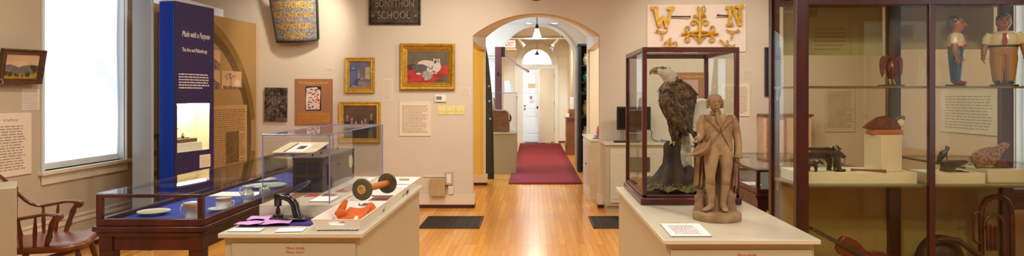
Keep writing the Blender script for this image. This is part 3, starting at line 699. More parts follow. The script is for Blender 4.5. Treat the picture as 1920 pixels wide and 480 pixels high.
# dark red round plate above the arch
c0 = Wp(1005, -25)
tag(MB().lathe([(0, .03), (.10, .028), (.16, .02), (.185, .004), (.185, 0)][::-1], c0, 40, M=Matrix.Rotation(R(90), 4, 'X')).build('round_plaque', mat('oxblood', (120, 28, 24), rough=0.4), loc=c0), 'dark red round plaque above the crown of the arch', 'plaque')
# W and N weathervane letters on a white board
a, w, h = wall_rect(1213, 97, 1398, 9); M = frame_of(a, WR, WU) if h > 0 else None
a, w, h = wall_rect(1213, 9, 1398, 97); M = frame_of(a, WR, WU)
o = thing('mounting_board', M @ Vector((w/2, 0, 0)), 'large white board behind the gilded weathervane letters', 'board')
MB().box(0, 0, 0, w, h, .02, M=M).build('board', mat('board_white', (232, 216, 202), rough=0.6, vary=0.01), o, bevel=.002)
for (u, v) in [(.03, .96), (.97, .96), (.97, .05)]: MB().ball(M @ Vector((w*u, h*v, .021)), .005, 8).build('screw', M_bl, o)
MM = M @ Matrix.Translation((0, 0, .055))
def B(x, y): return (x/960*w*190/185-0.016, h*(1-(y-42)/ (480-42)*95/88*0.922))   # 5x close-up coordinates -> board coordinates
def Bp(x, y):
    p = Wp(1210+x/5.0526, y/5.0526); return (p.x-a.x, p.z-a.z)
def poly3(mb, pts, d0=0.0, d1=0.02, m=0): mb.prism([Bp(*p) for p in pts][::-1], 0, 0, 'z') if False else mb.add([MM @ Vector((*Bp(*p), z)) for z in (d0, d1) for p in pts], [tuple(range(len(pts)))[::-1], tuple(range(len(pts), 2*len(pts)))]+[(i, len(pts)+i, len(pts)+(i+1) % len(pts), (i+1) % len(pts)) for i in range(len(pts))], m)
def strips(mb, lst):
    for i, pts in enumerate(lst): poly3(mb, pts, -.0006*i, .02+.0008*i)
t = MB(); strips(t, [[(52,70),(112,70),(112,98),(52,98)], [(66,96),(98,96),(140,262),(112,262)], [(112,262),(140,262),(165,160),(150,155)], [(150,155),(168,155),(206,265),(178,268)], [(178,268),(206,265),(250,100),(222,100)], [(202,72),(264,70),(264,98),(202,100)]])
for p in t.v: pass
lw = tag(t.build('weathervane_letter', M_goldp, bevel=.002), 'gilded iron letter W at the left of the white board', 'letter', group='gilded weathervane parts')
t = MB(); strips(t, [[(752,68),(808,64),(808,88),(752,92)], [(770,90),(798,88),(800,232),(778,232)], [(756,230),(820,228),(820,248),(756,250)], [(796,66),(816,66),(890,244),(866,246)], [(866,82),(890,80),(896,246),(868,246)], [(838,60),(912,54),(912,80),(838,84)]])
tag(t.build('weathervane_letter', M_goldp, bevel=.002), 'gilded iron letter N at the right of the white board', 'letter', group='gilded weathervane parts')
def rod(x0, y0, x1, y1, lab):
    t = MB(); p = MM @ Vector((*Bp(x0, y0), .005)); q = MM @ Vector((*Bp(x1, y1), .03)); t.tube([p, q], [.009, .009], 8); t.ball(q, .014, 10)
    tag(t.build('iron_rod', mat('rust_iron', (70, 34, 24), rough=0.6)), lab, 'rod')
rod(215, 162, 405, 166, 'short rusty iron rod pointing right from the letter W'); rod(790, 155, 668, 152, 'short rusty iron rod pointing left from the letter N')
# ornament
def T3(pts, r): return [MM @ Vector((*Bp(x, y), .01)) for x, y in pts], r
def curl(cx, cy, r0, t0, t1, n=16, r1=.2):
    return [(cx+(r0*(1-(1-r1)*i/n))*math.cos(R(t0+(t1-t0)*i/n)), cy-(r0*(1-(1-r1)*i/n))*math.sin(R(t0+(t1-t0)*i/n))) for i in range(n+1)]
t = MB()
def tb(pts, r):
    P_, _ = T3(pts, r); n = len(P_); t.tube(P_, [(r*0.9, r*1.3)]*n, 8)
tb([(500, 400), (505, 330), (505, 200), (508, 150), (495, 75)], .016)
tb([(495, 75), (480, 66)], .010); tb([(508, 160), (540, 130), (558, 95), (542, 58), (524, 80), (530, 120), (510, 160)], .009)
for s_ in (-1, 1):
    X_ = lambda x: 505+s_*x
    tb([(X_(2), 300), (X_(60), 310), (X_(120), 320), (X_(175), 328)], .015)
    tb([(X_(0), 345), (X_(50), 335), (X_(120), 328)], .012)
    tb([(X_(0), 262), (X_(10), 230), (X_(30), 205)]+[(X_(c[0]), c[1]) for c in curl(55, 222, 32, 150, -190)], .010)
    tb([(X_(100), 315)]+[(X_(c[0]), c[1]) for c in curl(112, 276, 34, -70, 270)], .010)
    tb([(X_(105), 335)]+[(X_(c[0]), c[1]) for c in curl(108, 376, 32, 90, -230)], .010)
    tb([(X_(2), 410), (X_(30), 365), (X_(60), 345)], .010)
    tb([(X_(10), 175), (X_(40), 158)], .009); t.ball(T3([(X_(46), 156)], 0)[0][0], .02, 10)
t.ball(T3([(505, 400)], 0)[0][0], .018, 10)
tag(t.build('scroll_ornament', M_goldp), 'gilded scrolled weathervane ornament in the middle of the white board', 'ornament', group='gilded weathervane parts')
def small_orn(pth, lab):
    global t
    t = MB()
    for p, r in pth: tb(p, r)
    tag(t.build('scroll_bracket', M_goldp), lab, 'ornament', group='small gilded scroll pieces')
small_orn([([(155, 380), (152, 340), (160, 320)], .009), (curl(98, 304, 15, -60, 250), .007), ([(98, 285), (125, 300), (155, 325)], .009), ([(155, 325), (185, 310), (202, 288)], .009), ([(130, 305), (185, 305)], .007)], 'small gilded scroll piece hanging under the letter W')
small_orn([([(805, 372), (810, 335), (805, 315)], .009), (curl(872, 302, 16, -120, -430), .007), ([(870, 282), (840, 300), (808, 325)], .009), ([(805, 322), (780, 300), (752, 284)], .009), ([(785, 298), (835, 300)], .007)], 'small gilded scroll piece hanging under the letter N')
small_orn([([(228, 360), (230, 400), (230, 470)], .012), (curl(185, 425, 30, 30, 270), .009), (curl(275, 425, 30, 150, -90), .009), ([(160, 450), (300, 450)], .009)], 'gilded fleur-de-lis piece at the lower left, above the eagle case')
small_orn([([(692, 380), (720, 405), (740, 430)], .010), ([(762, 385), (768, 420), (740, 440)], .010), ([(768, 420), (800, 440), (835, 425)], .010)], 'gilded scroll fragment at the lower right, above the eagle case')
# thermostat, switch plates
a, w, h = wall_rect(816, 178, 837, 191); M = frame_of(a, WR, WU)
o = thing('thermostat', M @ Vector((w/2, 0, 0)), 'white thermostat with small grey display above the switch plates', 'thermostat')
MB().box(0, 0, 0, w, h, .025, M=M).build('housing', M_white, o, bevel=.006)
MB().box(w*.12, h*.3, .025, w*.6, h*.8, .027, M=M).build('display', mat('lcd_green', (120, 134, 116), rough=0.3), o)
for k, nm in enumerate(['left', 'middle', 'right']):
    x0 = 820+17.5*k; a, w, h = wall_rect(x0, 198, x0+16.6, 215); M = frame_of(a, WR, WU)
    o = thing('switch_plate', M @ Vector((w/2, 0, 0)), f'ivory double switch plate, {nm} one of the three in a row'.replace('middle one', 'the middle one').replace('left one', 'leftmost').replace('right one', 'rightmost'), 'light switch', group='ivory switch plates')
    MB().box(0, 0, 0, w, h, .007, M=M).build('plate', M_ivory, o, bevel=.002)
    for u in (.3, .7): MB().box(w*u-.005, h*.42, .006, w*u+.005, h*.60, .018, M=M).build('toggle', mat('toggle_ivory', (246, 236, 186), rough=0.3), o, bevel=.001)
# low service boxes by the arch
a, w, h = wall_rect(808, 334, 836, 366); M = frame_of(a, WR, WU)
o = thing('vent_box', M @ Vector((w/2, 0, 0)), 'tan metal box low on the wall left of the arch', 'junction box')
MB().box(0, 0, 0, w, h, .09, M=M).build('cover', mat('tan_metal', (184, 158, 112), rough=0.5), o, bevel=.004)
a, w, h = wall_rect(836, 322, 849, 346); M = frame_of(a, WR, WU)
o = thing('outlet_box', M @ Vector((w/2, 0, 0)), 'cream outlet box with conduit beside the tan metal box', 'outlet')
MB().box(0, 0, 0, w, h, .05, M=M).build('housing', M_ped, o, bevel=.004)
MB().box(w*.2, h*.15, .05, w*.8, h*.85, .054, M=M).build('socket_plate', M_white, o, bevel=.001)
c = MB().box(w*.45, -.30, .0, w*.8, 0, .02, M=M).box(w*.4, -.12, 0, w*1.1, -.01, .04, M=M).box(-.29, h*.60, 0, 0, h*.68, .012, M=M); c.build('conduit', M_trim, o)
# dark slate and wooden cupboard beside the cabinet
a, w, h = wall_rect(1433, 89, 1446, 180); M = frame_of(a, WR, WU)
o = thing('framed_slate', M @ Vector((w/2, 0, 0)), 'narrow dark framed slate on the wall beside the tall cabinet', 'picture')
f = MB(); bar_frame(f, M, .20, h, .02, 0, .03); f.build('picture_frame', M_mahod, o); MB().box(.01, .01, .002, .19, h-.01, .012, M=M).build('slate', M_blackm, o)
a = Wp(1420, 213); o = thing('wall_cupboard', (a.x+.3, YW-.12, 0), 'pale pink cupboard with brown edges behind the right table case', 'cupboard')
MB().box(a.x, YW-.24, 0.01, a.x+.6, YW-.03, a.z-.03).build('carcass', mat('pale_pink', (216, 184, 156), rough=0.5), o, bevel=.003)
MB().box(a.x-.02, YW-.26, a.z-.03, a.x+.62, YW-.03, a.z).build('top_board', wood('brown_edge', (120, 74, 44), (90, 52, 30)), o, bevel=.003)
f = MB(); bar_frame(f, frame_of((a.x+.03, YW-.24, .5), WR, WU), .25, .68, .03, 0, .012); f.build('door_frame', wood('tan_edge', (176, 134, 92), (150, 108, 70)), o)
# text panel and caption card on the left wall
Mlw = frame_of((XL+.001, 0, 0), (0, 1, 0), (0, 0, 1))      # x of this frame = Y of the room
def leftwall(Y0, z0): return frame_of((XL+.001, Y0, z0), (0, 1, 0), (0, 0, 1))
panel('information_sign', 'large cream river valley text panel low on the left wall, near the chair', 'text panel', None, M_cream, 17, header='Saco River Valley', M=leftwall(4.72, .79), wh=(.74, .52))
o = thing('wall_label', (XL+.001, 5.46, 1.33), 'small faint wall label under the landscape painting', 'label')
Ml = leftwall(5.37, 1.33); MB().box(0, 0, 0, .19, .18, .002, M=Ml).build('card', mat('faint_card', (222, 208, 190)), o)
t = MB(); dashes(t, Ml @ Matrix.Translation((0, 0, .002)), .17, .16, 12, x0=.01, y0=.01); t.build('body_text', M_ink2, o, smooth=0)
panel('information_sign', 'pale double text sheet seen in the right half of the cabinet, below the carved men', 'text panel', None, mat('panel_pale', (196, 196, 176), rough=0.8), 12, M=frame_of((XR-.001, 6.75, 1.08), (0, -1, 0), (0, 0, 1)), wh=(.85, .42))

# ================================================================== EXHIBIT FURNITURE
# tan wheel panel standing off the left wall
PA, PB = Vector((-3.80, 6.35, 0)), Vector((-3.585, 8.25, 0))
pd = (PB-PA).normalized(); M = frame_of(PA, pd, (0, 0, 1)); pw = (PB-PA).length
o = thing('wheel_panel', (PA+PB)/2, 'tall tan exhibit panel printed with a great wooden wheel, beside the blue column', 'panel')
MB().box(0, 0, -.05, pw, 2.38, 0, M=M).build('board', mat('tan_board', (160, 126, 74), rough=0.45, vary=0.03, scale=2), o, bevel=.003)
MB().box(pw-.01, 0, -.05, pw+.035, 2.36, .0, M=M).build('edge_return', mat('panel_edge', (196, 160, 122), rough=0.5), o)
M_whl = mat('wheel_print', (138, 102, 40), rough=0.45, rgb2=(116, 84, 30), scale=3)
M_whl2 = mat('wheel_print_dark', (104, 76, 30), rough=0.45, rgb2=(84, 60, 24), scale=3)
def clipband(mb, cx, cz, r0, r1, t0, t1, z, m, n=40):
    for i in range(n):
        a0, a1_ = R(t0+(t1-t0)*i/n), R(t0+(t1-t0)*(i+1)/n)
        q = [(cx+r*math.cos(a), cz+r*math.sin(a)) for r, a in [(r0, a0), (r1, a0), (r1, a1_), (r0, a1_)]]
        if all(0.0 <= x <= pw-.02 and 0.0 <= y <= 2.36 for x, y in q): mb.add([M @ Vector((x, y, z)) for x, y in q], [(0,1,2,3)], m)
w_ = MB(); clipband(w_, .42, .95, 1.38, 1.48, -40, 120, .001, 0); clipband(w_, .42, .95, 1.27, 1.38, -40, 120, .001, 1); w_.build('wheel_print', [M_whl, M_whl2], o, smooth=0); w_ = MB()
clipband(w_, -.2, .35, 1.2, 1.32, 0, 70, .0008, 1)
w_.build('wheel_print', [M_whl, M_whl2], o, smooth=0)
M_s1, M_s2 = mat('photo_sepia', (200, 160, 120), rough=0.5), mat('photo_sepia_dark', (84, 58, 40), rough=0.5, rgb2=(150, 118, 88), scale=20)
def sepia(u0, u1, z0, z1, kind):
    f = MB(); f.box(u0, z0, 0.0012, u1, z1, .003, 0, M=M); rnd = random.Random(kind)
    M2 = M @ Matrix.Translation((0, 0, .0034)); w, h = u1-u0, z1-z0
    if kind < 3: paint(f, M2, [(u0, z0), (u1, z0), (u1, z0+h*.3), (u0+w*.4, z0+h*.75), (u0, z0+h*.5)], 0, 1)
    else:
        paint(f, M2, [(u0+.02, z0), (u1, z0), (u1, z0+h*.12), (u0+.02, z0+h*.2)], 0, 1)
        for i in range(12): paint(f, M2, ell(u0+w*(.4+rnd.gauss(0, .12)), z0+h*(.72+rnd.gauss(0, .1)), w*.04, h*.06, 7), .0002+i*1e-5, 1)
        paint(f, M2, [(u0+w*.42, z0+h*.1), (u0+w*.47, z0+h*.1), (u0+w*.45, z0+h*.8), (u0+w*.43, z0+h*.8)], .0005, 1); paint(f, M2, [(u0+w*.62, z0+h*.2), (u0+w*.9, z0+h*.2), (u0+w*.9, z0+h*.45), (u0+w*.76, z0+h*.6), (u0+w*.62, z0+h*.45)], .0003, 2)
    f.build('photograph', [M_s1, M_s2, mat('photo_pale', (214, 190, 160), rough=0.5)], o, smooth=0)
sepia(.80, 1.14, 1.76, 1.98, 1); sepia(.80, 1.13, 1.53, 1.74, 2); sepia(1.17, 1.58, 1.53, 1.75, 3)
b = MB(); b.box(.85, .60, .001, 1.70, 1.34, .0022, 0, M=M); b.build('text_block', mat('tan_light', (186, 150, 96), rough=0.5, rgb2=(176, 140, 86), scale=2), o, smooth=0)
t = MB(); dashes(t, M @ Matrix.Translation((0, 0, .0028)), .78, .66, 26, x0=.89, y0=.64); letters(t, 'A', M @ Matrix.Translation((0, 0, .0028)), .03, .04, x0=.88, y0=1.30, depth=.0004); t.build('body_text', mat('brown_text', (136, 100, 58), rough=0.7), o, smooth=0)
# clock and chair print at the foot of the panel
k = MB(); M2 = M @ Matrix.Translation((0, 0, .0032))
for q in [[(1.25, .30), (1.52, .30), (1.52, 1.02), (1.25, 1.02)], [(1.22, .05), (1.55, .05), (1.55, .3), (1.22, .3)]]: paint(k, M2, q, 0, 0)
paint(k, M2, ell(1.385, .82, .09, .10, 20), .0004, 1); paint(k, M2, [(1.29, .36), (1.48, .36), (1.48, .60), (1.29, .60)], .0004, 1)
for z in (.10, .25, .40, .52): paint(k, M2, [(.62, z), (1.15, z), (1.15, z+.03), (.62, z+.03)], 0, 0)
for u in (.62, .78, .95, 1.12): paint(k, M2, [(u, 0.02), (u+.035, 0.02), (u+.035, .60), (u, .60)], .0002, 0)
for u in (.08, .16): paint(k, M2, [(u, .02), (u+.03, .02), (u+.03, 1.05), (u, 1.05)], .0002, 0)
for z in (.2, .45, .65, .85, 1.02): paint(k, M2, [(.02, z), (.22, z), (.22, z+.05), (.02, z+.05)], .0003, 0)
k.build('furniture_print', [M_whl2, M_whl], o, smooth=0)
# grey return board between window and panel
pa, pb = Vector((-3.793, 6.04, 0)), Vector((-3.58, 5.99, 0))
M = frame_of(pa, (pb-pa), (0, 0, 1))
tag(MB().box(0, 0, -.03, .215, 2.75, 0, M=M).build('return_board', mat('grey_laminate', (144, 152, 160), rough=0.16, vary=0.01), bevel=.003), 'tall plain grey board between the left window and the blue column', 'board')
# blue column with lit niche
C0 = Vector((-3.451, 6.15, 0)); ux = Vector((.099, .55, 0)).normalized(); M = frame_of(C0, ux, (0, 0, 1)); cw, dk = .559, .17; ht = 2.365
o = thing('display_column', C0+ux*.28, 'tall dark blue display column with a lit niche, titled Made with a Purpose', 'display')
M_navy = mat('navy_laminate', (30, 10, 70), rough=0.6, vary=0.02); M_blue = mat('navy_window_lit', (28, 62, 170), rough=0.22, vary=0.02)  # the side's brighter blue has the window light mixed into its colour
n0, n1, z0, z1 = .03, .50, .90, 1.375
b = MB(); b.box(0, 0, -.012, n0, ht, 0, M=M).box(n1, 0, -.012, cw, ht, 0, M=M).box(n0, 0, -.012, n1, z0, 0, M=M).box(n0, z1, -.012, n1, ht, 0, M=M)
b.box(0, ht-.012, -dk, cw, ht, -.012, M=M); b.box(cw-.012, 0, -dk, cw, ht-.012, -.012, M=M); b.box(.012, 0, -dk-.008, cw-.012, ht-.012, -dk, M=M)
b.build('casing', M_navy, o, bevel=.002)
MB().box(-.002, 0, -dk, .012, ht, -.0125, M=M).build('side_face', M_blue, o, bevel=.002)
M_nl = mat('niche_white', (240, 228, 200), rough=0.8, vary=0.01)
b = MB(); b.box(n0, z0-.01, -.158, n1, z0, -.012, M=M).box(n0, z1, -.158, n1, z1+.01, -.012, M=M).box(n0-.01, z0-.01, -.158, n0, z1+.01, -.012, M=M).box(n1, z0-.01, -.158, n1+.01, z1+.01, -.012, M=M).box(n0-.01, z0-.01, -.163, n1+.01, z1+.01, -.158, M=M)
b.build('niche_lining', M_nl, o, smooth=0)
MB().box(n0, z0, -.009, n1, z1, -.005, M=M).build('glass_pane', G_pane, o)
b = MB(); b.box(n0+.03, z1-.014, -.05, n1-.03, z1-.002, -.025, M=M); b.build('strip_lamp', emis('lamp_white', (1, .85, .58), 110), o)
t = MB(); MM = M @ Matrix.Translation((0, 0, .0)); letters(t, 'Made with a Purpose', MM, .40, .075, x0=.095, y0=2.045-.03, shear=.35, depth=.0015 ); letters(t, 'The Arts and Philanthropy', MM, .36, .05, x0=.095, y0=1.905-.03, shear=.0, depth=.0015)
dashes(t, MM, .44, .16, 6, x0=.05, y0=1.52); t.build('lettering', mat('cream_ink', (226, 212, 200), rough=0.6), o, smooth=0)
b = MB(); b.box(.34, .72, 0, .50, .85, .004, M=M); dashes(b, M @ Matrix.Translation((0, 0, .0042)), .14, .10, 6, 1, x0=.35, y0=.735); b.build('caption_card', [M_cream, M_ink2], o, smooth=0)
# in the niche: white block, dark book like base with small figures
p0 = M @ Vector((.26, z0+.001, -.09)); rz = math.atan2(ux.y, ux.x)
tag(MB().box(.06, z0+.001, -.14, .42, z0+.085, -.03, M=M).build('riser_block', M_whitebox, bevel=.002), 'small white riser block inside the lit niche', 'block')
o2 = thing('inkstand', M @ Vector((.19, z0+.086, -.085)), 'little dark inkstand with tiny pots on the white block in the niche', 'inkstand')
MB().box(.035, z0+.086, -.13, .36, z0+.125, -.04, M=M).build('tray_base', wood('ink_wood', (110, 84, 60), (70, 48, 34)), o2, bevel=.004)
M_pew = mat('pewter', (92, 76, 60), rough=0.4, metal=0.5)
for (u, q) in [(.085, 1.0), (.21, .8)]:
    MB().lathe([(0.001, 0), (.018*q, .001), (.014*q, .015), (.02*q, .03), (.006*q, .04), (.009*q, .052), (.001, .06)], M @ Vector((u, z0+.125, -.085)), 14).build('ink_pot', M_pew, o2)
MB().tube([M @ Vector((u, z, -.085)) for u, z in [(.13, z0+.131), (.17, z0+.136), (.25, z0+.131), (.29, z0+.131)]], .005, 6).build('pen', M_pew, o2)
t = MB(); 
for k in range(5): t.tube([M @ Vector((.045, z0+.126, -.10)), M @ Vector((.04+.008*k, z0+.19, -.10)), M @ Vector((.035+.02*k, z0+.22+.012*(k % 3), -.10+.01*k))], [.002, .002, .006], 5)
t.build('sprig', mat('red_sprig', (170, 80, 50), rough=0.7), o2)

# table cases
def table_case(x0, x1, y0, y1, lab, vel, zt=.98, zl=.80, extra=None):
    o = thing('table_case', ((x0+x1)/2, (y0+y1)/2, 0), lab, 'display case')
    L = .018; c = .026
    MB().box(x0, y0, zl-.005, x1, y1, zl+.02).build('ledge', M_maho, o, bevel=.004)
    b = MB().box(x0+.03, y0+.03, zl-.10, x1-.03, y1-.03, zl-.03); b.build('apron', M_maho, o, bevel=.003)
    MB().box(x0+.012, y0+.012, zl-.03, x1-.012, y1-.012, zl-.005).build('moulding', M_maho, o, bevel=.006)
    a, d = x0+.012, x1-.012; e, f_ = y0+.012, y1-.012
    r = MB()
    for (p, q, u, v) in [(a, e, d, e+.02), (a, f_-.02, d, f_), (a, e+.02, a+.02, f_-.02), (d-.02, e+.02, d, f_-.02)]: r.box(p, q, zl+.02, u, v, zl+.055)
    r.build('lower_rim', M_maho, o, bevel=.003)
    r = MB()
    for (p, q, u, v) in [(a, e, d, e+L), (a, f_-L, d, f_), (a, e+L, a+L, f_-L), (d-L, e+L, d, f_-L)]: r.box(p, q, zt-.022, u, v, zt-.006)
    for (p, q) in [(a, e), (d-c, e), (a, f_-c), (d-c, f_-c)]: r.box(p, q, zl+.055, p+c, q+c, zt-.022)
    r.build('case_frame', M_maho, o, bevel=.002)
    MB().box(a, e, zt-.006, d, f_, zt).build('top_glass', G_top, o)
    for (p, q, u, v) in [(a+c, e+.006, d-c, e+.010), (a+c, f_-.010, d-c, f_-.006), (a+.006, e+c, a+.010, f_-c), (d-.010, e+c, d-.006, f_-c)]:
        MB().box(p, q, zl+.055, u, v, zt-.022).build('side_glass', G_pane, o)
    MB().box(a+.02, e+.02, zl+.02, d-.02, f_-.02, zl+.03).build('velvet_bed', vel, o)
    for (p, q) in [(x0+.02, y0+.02), (x1-.085, y0+.02), (x0+.02, y1-.085), (x1-.085, y1-.085)]:
        g = MB(); g.box(p, q, zl-.10, p+.065, q+.065, zl-.005); g.add([(p,q,zl-.10),(p+.065,q,zl-.10),(p+.065,q+.065,zl-.10),(p,q+.065,zl-.10),(p+.012,q+.012,0),(p+.053,q+.012,0),(p+.053,q+.053,0),(p+.012,q+.053,0)], [(0,1,5,4),(1,2,6,5),(2,3,7,6),(3,0,4,7),(4,5,6,7)])
        g.build('leg', M_maho, o, bevel=.003)
    return o
table_case(-2.13, -1.59, 3.08, 5.62, 'long mahogany table case with blue velvet bed and china, left of the pedestals', M_velvet)
table_case(1.60, 2.45, 4.62, 6.05, 'dark table case behind the eagle case, right, next to the tall cabinet', mat('black_velvet', (34, 24, 26), rough=0.95, sheen=0.3), zt=.92, zl=.72)
tag(MB().box(1.66, 5.0, .752, 1.78, 5.18, .756).build('caption_card', M_paper), 'small white card lying inside the dark right table case', 'card')
table_case(3.36, 4.1, 4.75, 6.0, 'table case with blue bed at the right edge, behind the tall cabinet', M_velvet, zt=.90, zl=.70)

# pedestals
def pedestal(x0, x1, y0, y1, zt, lab, dx0, dx1, txt, xb1=None):
    o = thing('display_pedestal', ((x0+x1)/2, (y0+y1)/2, 0), lab, 'pedestal')
    MB().box(x0, y0, zt-.021, x1, y1, zt).build('counter_top', M_pedtop, o, bevel=.003)
    MB().box(x0+.018, y0+.03, 0.0, x1-.018, y1-.03, zt-.021).build('cabinet_body', M_ped, o, bevel=.002)
    d = MB(); d.box(dx0, y0+.022, .10, dx1, y0+.04, zt-.050); d.box(dx0+.05, y0+.018, .15, dx1-.05, y0+.023, zt-.16)
    dd = MB().box(dx0, y0+.022, .10, dx1, y0+.04, zt-.050).build('door', M_ped, o, bevel=.003)
    t = MB(); MM = frame_of((txt, y0+.0218, 0), WR, WU)
    letters(t, 'More Inside', MM, .085, .013, x0=0, y0=zt-.078, shear=.3, depth=.0006); t.build('lettering', M_redink, dd, smooth=0); t = MB(); letters(t, 'Please Open!', MM, .085, .013, x0=0, y0=zt-.098, shear=.3, depth=.0006)
    t.build('lettering', M_redink, dd, smooth=0)
    return o
pedestal(-1.449, -.787, 2.93, 4.52, .82, 'cream pedestal on the left holding the press, white trays and acrylic box', -1.395, -.825, -1.145)
pedestal(.566, 1.256, 2.80, 4.44, .82, 'cream pedestal on the right holding the eagle case and the clay soldier', .603, 1.225, .895)
PT = .8205
# raised platform with acrylic vitrine on the left pedestal
tag(MB().box(-1.418, 3.30, PT, -1.035, 4.49, .89).build('riser_platform', M_pedtop, bevel=.002), 'low cream platform under the acrylic box on the left pedestal', 'platform')
def vitrine(name, x0, x1, y0, y1, z0, z1, lab):
    o = thing(name, ((x0+x1)/2, (y0+y1)/2, z0), lab, 'vitrine'); t = .005
    for nm, bx in [('front_pane', (x0+t, y0, z0, x1-t, y0+t, z1-t)), ('rear_pane', (x0+t, y1-t, z0, x1-t, y1, z1-t)), ('side_pane', (x0, y0, z0, x0+t, y1, z1-t)), ('side_pane', (x1-t, y0, z0, x1, y1, z1-t)), ('top_pane', (x0, y0, z1-t, x1, y1, z1))]:
        MB().box(*bx).build(nm, G_acr, o)
    e = MB(); r = .0028
    for (p, q) in [((x0, y0, z0+.001), (x0, y0, z1)), ((x1, y0, z0+.001), (x1, y0, z1)), ((x0, y0, z1), (x1, y0, z1)), ((x0, y0, z1), (x0, y1, z1)), ((x1, y0, z1), (x1, y1, z1)), ((x0, y1, z1), (x1, y1, z1)), ((x1, y1, z0+.001), (x1, y1, z1)), ((x0, y1, z0+.001), (x0, y1, z1))]: e.tube([p, q], r, 6)
    e.build('polished_edge', G_edge, o)
    return o
vitrine('acrylic_vitrine', -1.408, -1.062, 3.32, 4.485, .8905, 1.25, 'clear acrylic box over the dark wooden box on the left pedestal')
PV = .891
o = thing('wooden_box', (-1.255, 4.0, PV), 'large dark wooden box with round brass disc, inside the acrylic box', 'box')
bx0, bx1, by0, by1, bz = -1.395, -1.225, 3.70, 4.36, 1.095
M_dkw = wood('aged_dark_wood', (48, 32, 30), (24, 16, 18), rough=0.45, grain=(4, 1, 4), scale=6, coat=0.1)
MB().box(bx0, by0+.01, PV, bx1, by1, bz-.01).build('body', M_dkw, o, bevel=.004)
MB().box(bx0-.004, by0, bz-.012, bx1+.004, by1+.004, bz).build('lid', wood('lid_wood', (62, 46, 42), (38, 27, 26), coat=.1), o, bevel=.003)
f = MB(); Mf = frame_of((bx0, by0+.01, PV), WR, WU); wv, hv = bx1-bx0, bz-.012-PV
for x in (0, wv/2-.009, wv-.018): f.box(x, 0, 0, x+.018, hv, .008, M=Mf)
for z in (0, hv/2-.009, hv-.018): f.box(0, z, 0, wv, z+.018, .0078, M=Mf)
f.build('front_lattice', wood('lattice_wood', (40, 28, 32), (26, 18, 22)), o)
for i in range(4):
    x = bx0+.018+(i % 2)*(wv/2-.0); z = PV+.018+(i//2)*hv/2
    MB().box(x, by0+.006, z, x+wv/2-.028, by0+.0105, z+hv/2-.028).build('inset_pane', mat('blue_black', (24, 28, 48), rough=0.15), o)
MB().box(bx1, by0+.10, PV+.03, bx1+.008, by1-.10, bz-.05).build('side_panel', mat('side_grey', (66, 52, 48), rough=0.5), o, bevel=.002)
MB().lathe([(0.001, 0), (.042, 0), (.042, .006), (.001, .008)], (bx1+.006, 4.24, PV+.125), 26, M=Matrix.Rotation(R(90), 4, 'Y')).build('round_disc', mat('pale_brass', (206, 186, 140), rough=0.35), o)
for (y) in (3.80, 3.95, 4.28): MB().tube([(bx0+.08, y, bz), (bx0+.08, y, bz+.012)], .005, 8).build('stud', M_black, o)
# papers and prints under the acrylic
def card(x0, y0, x1, y1, z, m, lab, name='card', rot=0, cat='card', th=.003, dark=None, group=None):
    M = Matrix.Translation(((x0+x1)/2, (y0+y1)/2, z)) @ Matrix.Rotation(rot, 4, 'Z'); w, h = (x1-x0)/2, (y1-y0)/2
    o = thing(name, M.translation, lab, cat, rz=rot, group=group)
    if dark: MB().box(-w, -h, 0, w, h, th*.8).build('backing', dark, o, local=True); MB().box(-w, -h, th*.8, w, h, th*1.2).build('sheet', m, o, local=True)
    else: MB().box(-w, -h, 0, w, h, th).build('sheet', m, o, local=True)
    return o
card(-1.19, 3.38, -1.075, 3.55, PV, M_paper, 'white caption card at the front of the acrylic box', dark=M_blackm, cat='card')
card(-1.28, 3.56, -1.21, 3.64, PV, mat('print_red', (180, 60, 56), rough=0.5), 'small red print in front of the dark wooden box', name='print', cat='print')
card(-1.19, 3.575, -1.125, 3.65, PV, mat('print_brown', (110, 60, 46), rough=0.5), 'small brown print beside the red one under acrylic', name='print', cat='print')
card(-1.375, 3.50, -1.30, 3.66, PV, mat('print_tan', (150, 96, 54), rough=0.5), 'tan leather print at the left inside the acrylic box', name='print', cat='print')
card(-1.155, 3.72, -1.085, 3.86, PV, mat('print_rust', (166, 74, 52), rough=0.5, rgb2=(120, 70, 60), scale=30), 'rust coloured print beside the wooden box, near its front', name='print', cat='print')
card(-1.155, 3.90, -1.08, 4.08, PV, mat('print_mixed', (190, 120, 90), rough=0.5, rgb2=(120, 70, 60), scale=30), 'patterned print beside the wooden box, half way back', name='print', cat='print')
card(-1.155, 4.14, -1.08, 4.36, PV, M_paper, 'white sheet beside the wooden box, at its far end', name='print', cat='print')
# tilted reading board on the far end of the blue table case
o = thing('reading_board', (-1.95, 5.32, .9805), 'slanted cream board with white photo card, far end of the blue table case', 'board')
Mr = frame_of((-2.10, 5.12, .992), (1, 0, 0), (0, .40, .055))
MB().box(0, 0, 0, .34, .40, .006, M=Mr).build('board', mat('cream_board', (232, 216, 178), rough=0.5), o)
b = MB().box(.10, .02, .006, .24, .34, .008, 0, M=Mr).box(.15, .12, .008, .21, .24, .0085, 1, M=Mr).box(.085, .02, .006, .098, .34, .0085, 1, M=Mr); b.build('photo_card', [M_paper, M_blackm], o)
MB().box(-2.09, 5.15, .9805, -1.77, 5.17, .99).box(-2.09, 5.46, .9805, -1.77, 5.48, 1.035).build('stand', G_edge, o)

